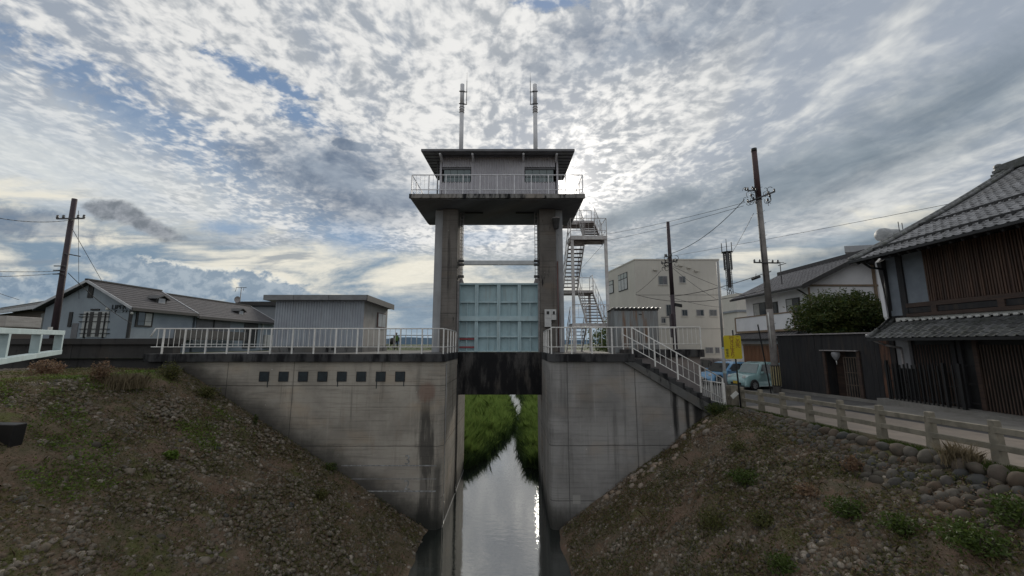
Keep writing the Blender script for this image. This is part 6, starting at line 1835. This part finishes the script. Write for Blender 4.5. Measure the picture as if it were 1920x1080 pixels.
# big cobbles of the revetment, set in courses
placed = []
def try_stone(y, t_, r_):
    for (a, b_, c_) in placed:
        if (a - y) ** 2 + (b_ - t_) ** 2 < ((r_ + c_) * .70) ** 2: return False
    placed.append((y, t_, r_)); return True
y = 5.8
while y < 16:      # the top course
    r_ = random.uniform(.15, .22) * max(.55, 1 - (y - 7) * .045)
    placed.append((y, .02 + random.uniform(-.03, .03), r_)); y += r_ * 1.75
for r0, r1_, n_ in ((.14, .19, 700), (.10, .14, 1500), (.07, .10, 2500)):
    for _ in range(n_):
        y = random.uniform(5.8, 16); depth = np.interp(y, [6, 9, 11, 16], [1.5, 1.25, .85, .55]) + .3 * mnoise.noise(Vector((y * .9, 1, 1)))
        t_ = random.uniform(.15, depth); r_ = random.uniform(r0, r1_) * max(.55, 1 - (y - 7) * .04)
        if len(placed) < 240: try_stone(y, t_, r_)
for (y, t_, r_) in placed:
    x = 8.92 - t_ * .78; z = float(zR(np.array(x), np.array(y)))
    if not seen(x, y, z): continue
    n_ = (nrm(zR, x - .1, y) + Vector((-.35, 0, 0))).normalized()
    put(random.choice(STM), right_bank, x, y, z + .05, r_, n_, .12 if t_ < .15 else .42, (1.05, random.uniform(.95, 1.15), random.uniform(1.0, 1.5)), random.uniform(-.9, .9) + random.choice((0, 1.57)))
# tan cobbles along the foot of the right abutment
for i in range(58):
    a = random.random(); x = 3.4 + a * 4.3; y = 15.9 - abs(random.gauss(0, .5)) - .1
    z = float(zR(np.array(x), np.array(y)))
    put(random.choice(STT), right_bank, x, y, z + .06, random.uniform(.08, .17), nrm(zR, x, y), .1)
# pale stones on the left bank
k = 0; cs = [(-7.6, 9.2, .9), (-9.3, 8.3, 1.1), (-5.6, 12.2, .9), (-10.2, 12.8, .8), (-11.8, 14.2, 1.2), (-6.6, 8.6, 1.2), (-4.4, 11.0, .7), (-8.2, 11.3, 1.6), (-10.9, 9.3, 1.0)]
while k < 285:
    c_ = random.choice(cs)
    if random.random() < .6: x, y = random.gauss(c_[0], c_[2] * .6), random.gauss(c_[1], c_[2] * .6)
    else: x, y = random.uniform(-13.4, -3.2), random.uniform(6.5, 15.8)
    z = float(zL(np.array(x), np.array(y)))
    if z < -7 or z > -1.1 or not seen(x, y, z): continue
    k += 1
    put(random.choice(STP if random.random() < .85 else STM), left_bank, x, y, z + .02, random.choice((.05, .06, .07, .08, .10, .13)) * random.uniform(.8, 1.15), nrm(zL, x, y), .05)
# the rest of the cobble bedding, too many to count
def bedding(fn, parent, x0, x1, y0, y1, n_, zmin, zmax, m_):
    P, Z, N_ = [], [], []
    for i in range(n_):
        x, y = random.uniform(x0, x1), random.uniform(y0, y1); z = float(fn(np.array(x), np.array(y)))
        if not zmin < z < zmax or not seen(x, y, z): continue
        patch = mnoise.noise(Vector((x * .7, y * .7, 4)))
        if patch < -.2 and random.random() < .6: continue
        r_ = random.uniform(.035, .10); P.append((x, y, z + .0)); Z.append(r_); N_.append(nrm(fn, x, y)[:])
    P = np.array(P); stones_joined('cobble_bedding', P - np.array(origin_of(parent)), np.array(Z), N_, m_, parent, 1)
bedding(zL, left_bank, -20, -2.7, 5.0, 16, 24000, -7.1, -.9, M_pebble)
bedding(zR, right_bank, 1.9, 8.6, 5.0, 16, 13000, -7.1, -2.3, M_pebble)
bedding(zR, right_bank, 4.5, 8.6, 6.0, 15, 1600, -5.5, -2.3, M_stone)

# ------------------------------------------------------------------ ground cover
def cover(name, fn, x0, x1, y0, y1, n_, size, m_, thr, fseed, parent, lift=.05, tilt=.4, el=1.8, fs=.8, zmin=-7.05, zmax=-.9):
    X = rng.uniform(x0, x1, n_); Y = rng.uniform(y0, y1, n_); Z = fn(X, Y)
    keep = []
    for i in range(n_):
        if not zmin < Z[i] < zmax: continue
        v = mnoise.fractal(Vector((X[i] * fs, Y[i] * fs, fseed)), 1, 2, 4)
        if v > thr + random.uniform(-.15, .15): keep.append(i)
    X, Y, Z = X[keep], Y[keep], Z[keep]
    c_ = np.stack([X, Y, Z + rng.uniform(.0, lift * 2, len(X))], 1)
    v, f = leaves(c_, rng.uniform(size * .6, size * 1.3, len(X)), el, tilt)
    o = link(name, fast_mesh(name, v, f, m_), None); o['kind'] = 'stuff'
    return o
def lab(o, l, c): o['label'] = l; o['category'] = c; return o
lab(cover('ground_cover', zL, -18, -2.8, 5.5, 16, 95000, .026, M_moss, -.22, 2.0, None, .05), 'dull green creeping ground cover over the left bank', 'ground cover')
lab(cover('ground_cover', zR, 1.9, 8.7, 5.5, 16, 60000, .030, M_moss, -.10, 9.0, None, .05), 'patchy dull green weeds over the right bank', 'ground cover')
lab(cover('dry_ground_cover', zR, 1.9, 8.7, 5.5, 16, 60000, .026, M_dry, -.12, 21.0, None, .05, .5, 3.0), 'reddish brown dry weeds over the right bank', 'dry weeds')
lab(cover('dry_ground_cover', zL, -16, -2.8, 5.5, 16, 55000, .026, M_dry, .02, 31.0, None, .05, .5, 3.0), 'reddish brown dry weeds over the left bank', 'dry weeds')
def mossz(X, Y): return zL(X, Y)
lab(cover('moss', mossz, -16, -9.5, 8.6, 15.0, 40000, .028, M_mossb, .10, 41.0, None, .05, .4, 1.6, .55, -3.6), 'bright yellow-green moss and leaves high on the left bank', 'moss')

# tufts of grass on the verge and banks
def tuft(name, lb, cat, c_, n_, h, spread, m_, w=.012, lean=.6, kind=None, group=None):
    base = np.array(c_) * 0 + np.stack([rng.normal(0, spread, n_), rng.normal(0, spread, n_), np.zeros(n_)], 1)
    v, f = blades(base, rng.uniform(h * .5, h, n_), np.full(n_, w), lean)
    o = link(name, fast_mesh(name, v, f, m_), None, c_); tag(o, lb, cat, group)
    return o
nv_ = 16000
Yv = rng.uniform(5.5, 17, nv_); Xv = np.clip(rng.normal(9.2, .16, nv_), 8.9, 9.55)
msk = np.array([mnoise.noise(Vector((0, y * .8, 2))) > -.05 for y in Yv])
Xv, Yv = Xv[msk], Yv[msk]
bs = np.stack([Xv, Yv, road_z(Yv) - .02], 1)
v, f = blades(bs, rng.uniform(.03, .12, len(bs)), np.full(len(bs), .010), .7)
tag(link('grass', fast_mesh('grass', v, f, M_green)), 'short green grass along the foot of the roadside fence', 'grass', kind='stuff')
sx, sy = onX(1795, 855, 9.05)[0], 0
tuft('dry_grass_tuft', 'straw-coloured dry grass tuft among the large cobbles by the fence', 'grass tuft', (9.0, onX(1800, 870, 9.0)[0], -2.42), 420, .55, .12, M_straw, .010, .9)
tuft('dry_grass_tuft', 'small dry grass tuft at the foot of the nearest fence post', 'grass tuft', (9.2, 8.2, -2.38), 160, .3, .1, M_straw, .010, .9)

def stalks(name, lb, fn, x0, x1, n_, m_, h0, h1, w, lean, thr, sd):
    X = rng.uniform(x0, x1, n_); Y = rng.uniform(5.5, 15.95, n_); Z = fn(X, Y)
    k = np.array([-7.0 < Z[i] < -1.0 and mnoise.noise(Vector((X[i] * .9, Y[i] * .9, sd))) > thr for i in range(n_)])
    v, f = blades(np.stack([X[k], Y[k], Z[k]], 1), rng.uniform(h0, h1, k.sum()), np.full(k.sum(), w), lean)
    tag(link(name, fast_mesh(name, v, f, m_)), lb, 'weeds', kind='stuff')
stalks('dry_stalks', 'thin straw-coloured dry stalks scattered over the left bank', zL, -17, -2.8, 16000, M_straw, .06, .20, .007, 1.4, -.1, 3)
stalks('dry_stalks', 'thin straw-coloured dry stalks scattered over the right bank', zR, 1.9, 8.8, 12000, M_straw, .06, .22, .007, 1.4, -.15, 7)
stalks('weed_blades', 'dull green grass blades scattered over the left bank', zL, -17, -2.8, 16000, M_moss, .05, .16, .009, 1.3, .0, 13)
stalks('weed_blades', 'dull green grass blades scattered over the right bank', zR, 1.9, 8.8, 16000, M_green, .05, .14, .008, 1.3, .12, 17)

# shrubs: foliage plus stems
def shrub(lb, c_, rx, ry, rz_, n_, size, m_, grp=None, name='shrub', rag=.5, el=2.0, stemm=None):
    t_ = thing(name, lb, 'shrub', c_, grp)
    P = rng.normal(size=(n_, 3)); P /= np.linalg.norm(P, axis=1)[:, None]
    P *= (rng.uniform(0, 1, n_) ** .45)[:, None]
    k = np.array([1 + rag * mnoise.noise(Vector((p[0] * 1.7 + c_[0], p[1] * 1.7 + c_[1], p[2] * 1.7))) + rag * .6 * mnoise.noise(Vector((p[0] * 4 + c_[0], p[1] * 4, p[2] * 4))) for p in P])
    P = P * k[:, None] * np.array([rx, ry, rz_]) + np.array([0, 0, rz_ * .75])
    P = P[P[:, 2] > -.15]
    v, f = leaves(P, rng.uniform(size * .6, size * 1.3, len(P)), el, .25)
    link('foliage', fast_mesh('foliage', v, f, m_), t_)
    sb = MB()
    for i in range(7):
        a = random.uniform(0, 6.28); q = Vector((math.cos(a) * rx * .55, math.sin(a) * ry * .55, rz_ * random.uniform(.7, 1.3)))
        sb.tube((0, 0, -.1), q, .012, .005, 5)
    link('stems', sb.mesh('stems', stemm or M_bark), t_)
    return t_
def sR(u, v, lift=.0):
    """point of the right bank seen at (u,v)"""
    a, s_ = ray(u, v); best = None
    for Y in np.linspace(5, 16, 700):
        d = abs(float(zR(np.array(a * Y), np.array(Y))) - s_ * Y)
        if best is None or d < best[0]: best = (d, Y)
    Y = best[1]; return (a * Y, Y, s_ * Y + lift)
def sL(u, v):
    a, s_ = ray(u, v); best = None
    for Y in np.linspace(5, 16.9, 700):
        d = abs(float(zL(np.array(a * Y), np.array(Y))) - s_ * Y)
        if best is None or d < best[0]: best = (d, Y)
    Y = best[1]; return (a * Y, Y, s_ * Y)
for (lb, u, v, rx, rz_, n_, m_) in (
    ('bright green bush in the middle of the right bank, below the cobbles', 1590, 970, .34, .22, 1000, M_green),
    ('large fresh green bush low on the right bank near the frame corner', 1830, 1035, .50, .26, 1700, M_green),
    ('yellow-green bush at the right frame edge under the big cobbles', 1905, 985, .34, .28, 1000, M_green),
    ('small green bush left of the large corner bush', 1690, 1000, .32, .20, 800, M_green),
    ('loose green weed clump on the upper right bank', 1400, 905, .48, .20, 1200, M_green),
    ('green weed clump near the middle left of the right bank', 1340, 985, .40, .18, 900, M_moss),
    ('low green weed at the bottom edge of the right bank', 1470, 1072, .34, .18, 800, M_green),
    ('small green weed patch under the stair end', 1385, 845, .34, .16, 600, M_moss),
    ('reddish dry twig bush by the cobble wall', 1600, 885, .24, .22, 500, M_dry),
    ('reddish dry weed patch left of the bright bush', 1515, 930, .30, .16, 500, M_dry),
    ('green weed clump at bottom left of the right bank', 1430, 985, .34, .18, 700, M_moss)):
    shrub(lb, sR(u, v), rx, rx, rz_, n_, .032, m_)
shrub('dark green creeper bush at the foot of the stairway', (8.15, 15.75, -2.75), .50, .22, .26, 1600, .035, M_hedge)
for (lb, u, v, rx, rz_, n_, m_) in (
    ('reddish brown bush under the teal steel frame', 85, 706, .55, .32, 1400, M_dry),
    ('dark red twiggy bush left of the dry grass clump', 186, 716, .35, .38, 900, M_dry),
    ('dull green bush at the top corner of the left bank by the abutment', 318, 712, .42, .38, 1300, M_moss),
    ('small dark plant growing against the left abutment', 478, 798, .10, .26, 260, M_hedge),
    ('dark plant pair against the abutment below the gauge lines', 622, 884, .24, .22, 500, M_hedge),
    ('small moss-green bush in the middle of the left bank', 320, 860, .26, .14, 600, M_mossb),
    ('dull green weed clump near the abutment foot', 600, 935, .24, .2, 500, M_moss),
    ('dark green weed fringe along the upper abutment edge', 385, 745, .5, .25, 1200, M_moss)):
    p = sL(u, v); shrub(lb, (p[0], min(p[1], 15.7 if 'abutment' in lb else 16.6), p[2]), rx, rx * .6, rz_, n_, .034, m_)
p = sL(232, 728)
tuft('dry_grass_tuft', 'tan dry grass clump at the top of the left bank', 'grass tuft', (p[0], p[1], p[2]), 900, .55, .28, M_straw, .014, .7)

# ------------------------------------------------------------------ evergreen behind the yard wall
def tree(name, lb, c_, rx, ry, rz_, zc_, n_, size, m_):
    t_ = thing(name, lb, 'tree', c_)
    P = rng.normal(size=(n_, 3)); P /= np.linalg.norm(P, axis=1)[:, None]
    P *= (rng.uniform(.12, 1, n_) ** .40)[:, None]
    k = np.array([1 + .42 * mnoise.noise(Vector((p[0] * 2.0, p[1] * 2.0, p[2] * 2.6 + 5))) + .30 * mnoise.noise(Vector((p[0] * 5, p[1] * 5, p[2] * 5))) for p in P])
    P = P * k[:, None] * np.array([rx, ry, rz_]) + np.array([0, 0, zc_])
    v, f = leaves(P, rng.uniform(size * .6, size * 1.4, len(P)), 2.6, .45)
    # long shoots standing out of the crown
    ns = 240; a = rng.uniform(0, 2 * np.pi, ns); rr_ = rng.uniform(.3, 1, ns)
    b0_ = np.stack([np.cos(a) * rr_ * rx, np.sin(a) * rr_ * ry, zc_ + rz_ * np.sqrt(np.clip(1 - rr_ ** 2, 0, 1)) * .95], 1)
    S_ = []
    for i in range(ns):
        ln = random.uniform(.2, .6); d = np.array([random.gauss(0, .25), random.gauss(0, .25), 1])
        for q in range(9): S_.append(b0_[i] + d * ln * q / 9 + rng.normal(0, .02, 3))
    v2, f2 = leaves(np.array(S_), rng.uniform(size * .5, size, len(S_)), 2.6, .6)
    v3, f3 = leaves(np.array(S_)[::1] + rng.normal(0, .03, (len(S_), 3)), rng.uniform(size * .4, size * .8, len(S_)), 2.6, .6)
    link('young_shoots', fast_mesh('young_shoots', v3, f3, M_green), t_)
    link('crown', fast_mesh('crown', np.concatenate([v, v2]), np.concatenate([f, f2 + len(v)]), m_), t_)
    tb_ = MB().tube((0, 0, 0), (.05, 0, zc_ - rz_ * .5), .16, .11, 10)
    for i in range(10):
        a_ = i * .63; tb_.tube((.05, 0, zc_ - rz_ * (.6 - .05 * i)), (math.cos(a_) * rx * .7, math.sin(a_) * ry * .7, zc_ + random.uniform(-.4, .7) * rz_), .05, .015, 6)
    link('trunk', tb_.mesh('trunk', M_bark), t_)
tree('evergreen_tree', 'broad dark evergreen clipped tree rising behind the black yard wall', (18.55, 21.6, -2.7), 2.35, 1.9, 1.35, 4.05, 26000, .085, M_hedge)

# ------------------------------------------------------------------ river banks behind the gate
def wobble(y, side): return 1.1 * mnoise.noise(Vector((0, y * .9, side * 3.0))) + 1.0 * mnoise.noise(Vector((3, y * 2.6, side * 3.0))) + .5
def reed(n_, side, y0, y1):
    Y = y0 + (y1 - y0) * rng.uniform(0, 1, n_) ** 1.6
    c_ = np.interp(Y, [22, 24, 26, 29, 33, 37, 42, 46, 55, 70], [-.6, -.6, -.4, -.2, .3, .5, .6, .7, .2, -1.5])
    hw_ = np.interp(Y, [22, 24, 26, 29, 33, 37, 42, 46, 55, 70], [2.2, 1.7, 1.1, .75, .25, .3, .55, .9, .9, .9])
    wob = np.array([wobble(y, side) for y in Y])
    edge = c_ + side * (hw_ + wob * .45)
    off = rng.exponential(1.0, n_) * 1.6
    X = edge + side * off
    Z = np.where(side < 0, 0, 0) + WATER_Z - .02 + np.clip(off - .2, 0, 5) * .20
    return X, Y, Z, off
banks = MB()
for side in (-1, 1):
    ys = np.linspace(23.4, 78, 90); vs = []
    for y in ys:
        c_ = np.interp(y, [22, 24, 26, 29, 33, 37, 42, 46, 55, 70], [-.6, -.6, -.4, -.2, .3, .5, .6, .7, .2, -1.5]); hw_ = np.interp(y, [22, 24, 26, 29, 33, 37, 42, 46, 55, 70], [2.2, 1.7, 1.1, .75, .25, .3, .55, .9, .9, .9])
        e_ = c_ + side * (hw_ + .45 * wobble(y, side))
        for d_, z_ in ((-.05, -.15), (.25, .02), (1.2, .20), (3.0, .6), (8.0, 1.7)): vs.append((e_ + side * d_, y, WATER_Z + z_ + .05 * mnoise.noise(Vector((d_, y, side)))))
    n_ = 5; fs = [(i * n_ + k, i * n_ + k + 1, (i + 1) * n_ + k + 1, (i + 1) * n_ + k) for i in range(len(ys) - 1) for k in range(n_ - 1)]
    o = MB().add(vs, fs).build('river_bank', M_grassg); o['kind'] = 'structure'
    X, Y, Z, off = reed(52000, side, 23.3, 62)
    sel = (X > -6.5) & (X < 5.5)
    X, Y, Z, off = X[sel], Y[sel], Z[sel], off[sel]
    hgt_ = rng.uniform(.35, 1.05, len(X)) * np.clip(.75 + off * .4, .75, 1.25) * (1 + .8 * np.array([mnoise.noise(Vector((x * .9, y * .9, 8))) for x, y in zip(X, Y)]))
    v, f = blades(np.stack([X, Y, Z], 1), hgt_, rng.uniform(.015, .035, len(X)) * (1 + (Y - 23) * .02), .8)
    tag(link('reeds', fast_mesh('reeds', v, f, M_blade)), 'bright green reeds and grass on the %s of the stream beyond the gate' % ('left bank' if side < 0 else 'right bank'), 'reeds', kind='stuff')
    # stems at the waterline, coloured dark for shade and reflection
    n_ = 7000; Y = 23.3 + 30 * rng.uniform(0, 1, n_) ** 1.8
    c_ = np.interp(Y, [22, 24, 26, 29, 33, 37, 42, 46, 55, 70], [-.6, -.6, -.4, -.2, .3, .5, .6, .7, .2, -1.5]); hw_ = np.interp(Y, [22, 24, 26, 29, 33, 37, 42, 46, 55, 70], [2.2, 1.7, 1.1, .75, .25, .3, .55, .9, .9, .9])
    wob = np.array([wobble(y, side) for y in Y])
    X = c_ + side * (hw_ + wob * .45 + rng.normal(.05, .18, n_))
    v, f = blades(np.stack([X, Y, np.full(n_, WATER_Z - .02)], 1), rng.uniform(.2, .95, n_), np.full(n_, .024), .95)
    tag(link('waterline_reeds', fast_mesh('waterline_reeds', v, f, M_blade_shade)), 'drooping reeds coloured dark for shade and reflection along the waterline on the %s' % ('left bank' if side < 0 else 'right bank'), 'reeds', kind='stuff')

# far hedge line and trees seen between the railings
for i, (u, v0, Y, w_, h_) in enumerate(((700, 640, 90, 5, 2.2), (760, 652, 140, 14, 1.2), (790, 652, 150, 16, 1.4), (1145, 630, 60, 4, 4.0), (1165, 634, 62, 4, 3.2))):
    x, z = onY(u, v0, Y)
    t_ = shrub(['low dark tree beside the shed corner on the skyline', 'distant hedge mass left of the tower', 'distant hedge mass nearest the tower', 'round green tree behind the steel staircase', 'lower green tree beside the rusty hut'][i], (x, Y, -3.0), w_, w_, h_ * .6 if i in (1, 2) else h_, 2500, .22, M_hedge, None, 'distant_tree' if i not in (1, 2) else 'distant_hedge')
    t_['category'] = 'tree' if i not in (1, 2) else 'hedge'

# ------------------------------------------------------------------ a walker on the levee
pe = thing('person', 'walker in cap and dark clothes carrying a black bag on the levee', 'person', (-11.35, 38.0, -.62))
def skin(name, verts, edges, radii, m_, parent, lv=2):
    me = bpy.data.meshes.new(name); me.from_pydata(verts, edges, []); me.materials.append(m_)
    o = link(name, me, parent)
    sk = o.modifiers.new('skin', 'SKIN'); me.skin_vertices[0].data[0].use_root = True
    for i, r_ in enumerate(radii): me.skin_vertices[0].data[i].radius = (r_, r_)
    sk.use_smooth_shade = True
    ss_ = o.modifiers.new('subsurf', 'SUBSURF'); ss_.levels = lv; ss_.render_levels = lv
    return o
M_cloth = mat('dark_clothes', (.03, .032, .034), (.02, .022, .024), 5, .9)
M_skin = mat('skin', (.32, .20, .14), (.28, .17, .12), 4, .6)
M_hiviz = mat('green_jacket', (.10, .17, .05), (.08, .14, .04), 5, .8)
vs = [(0, 0, .92), (0, 0, 1.15), (0, .0, 1.38), (0, .0, 1.47), (0, -.02, 1.60), (.10, 0, .86), (.11, .05, .48), (.11, .12, .07), (.11, .0, .03), (-.10, 0, .86), (-.11, -.10, .50), (-.11, -.05, .07), (-.11, -.17, .03),
      (.18, 0, 1.36), (.23, .03, 1.10), (.24, -.05, .86), (-.18, 0, 1.36), (-.25, .0, 1.10), (-.28, -.04, .84)]
ed_ = [(0, 1), (1, 2), (2, 3), (3, 4), (0, 5), (5, 6), (6, 7), (7, 8), (0, 9), (9, 10), (10, 11), (11, 12), (2, 13), (13, 14), (14, 15), (2, 16), (16, 17), (17, 18)]
rd = [.15, .14, .15, .055, .10, .09, .06, .045, .035, .09, .06, .045, .035, .06, .045, .032, .06, .045, .032]
skin('body', vs, ed_, rd, M_cloth, pe)
link('face', MB().lathe([(0, -.11), (.06, -.09), (.085, 0), (.08, .06), (0, .12)], (0, -.035, 1.60), 12).mesh('face', M_skin), pe)
link('cap', MB().lathe([(.105, 0), (.10, .06), (.06, .11), (0, .12)], (0, -.02, 1.63), 12).box(-.07, .07, -.20, -.08, 1.635, 1.65).mesh('cap', M_hwall2), pe)
link('jacket', MB().lathe([(.17, .92), (.18, 1.1), (.185, 1.3), (.12, 1.42)], (.03, .0, 0), 12).mesh('jacket', M_hiviz), pe)
bg_ = thing('shoulder_bag', 'bulky black bag at the side of the walker on the levee', 'bag', (-11.75, 38.0, .05))
link('bag', MB().lathe([(0, -.33), (.2, -.3), (.26, -.1), (.24, .2), (.1, .33), (0, .34)], (0, 0, .22), 12).mesh('bag', M_black), bg_)
link('strap', MB().path([(.1, 0, .5), (.25, -.02, .72), (.4, 0, .72)], .02, 5).mesh('strap', M_black), bg_)
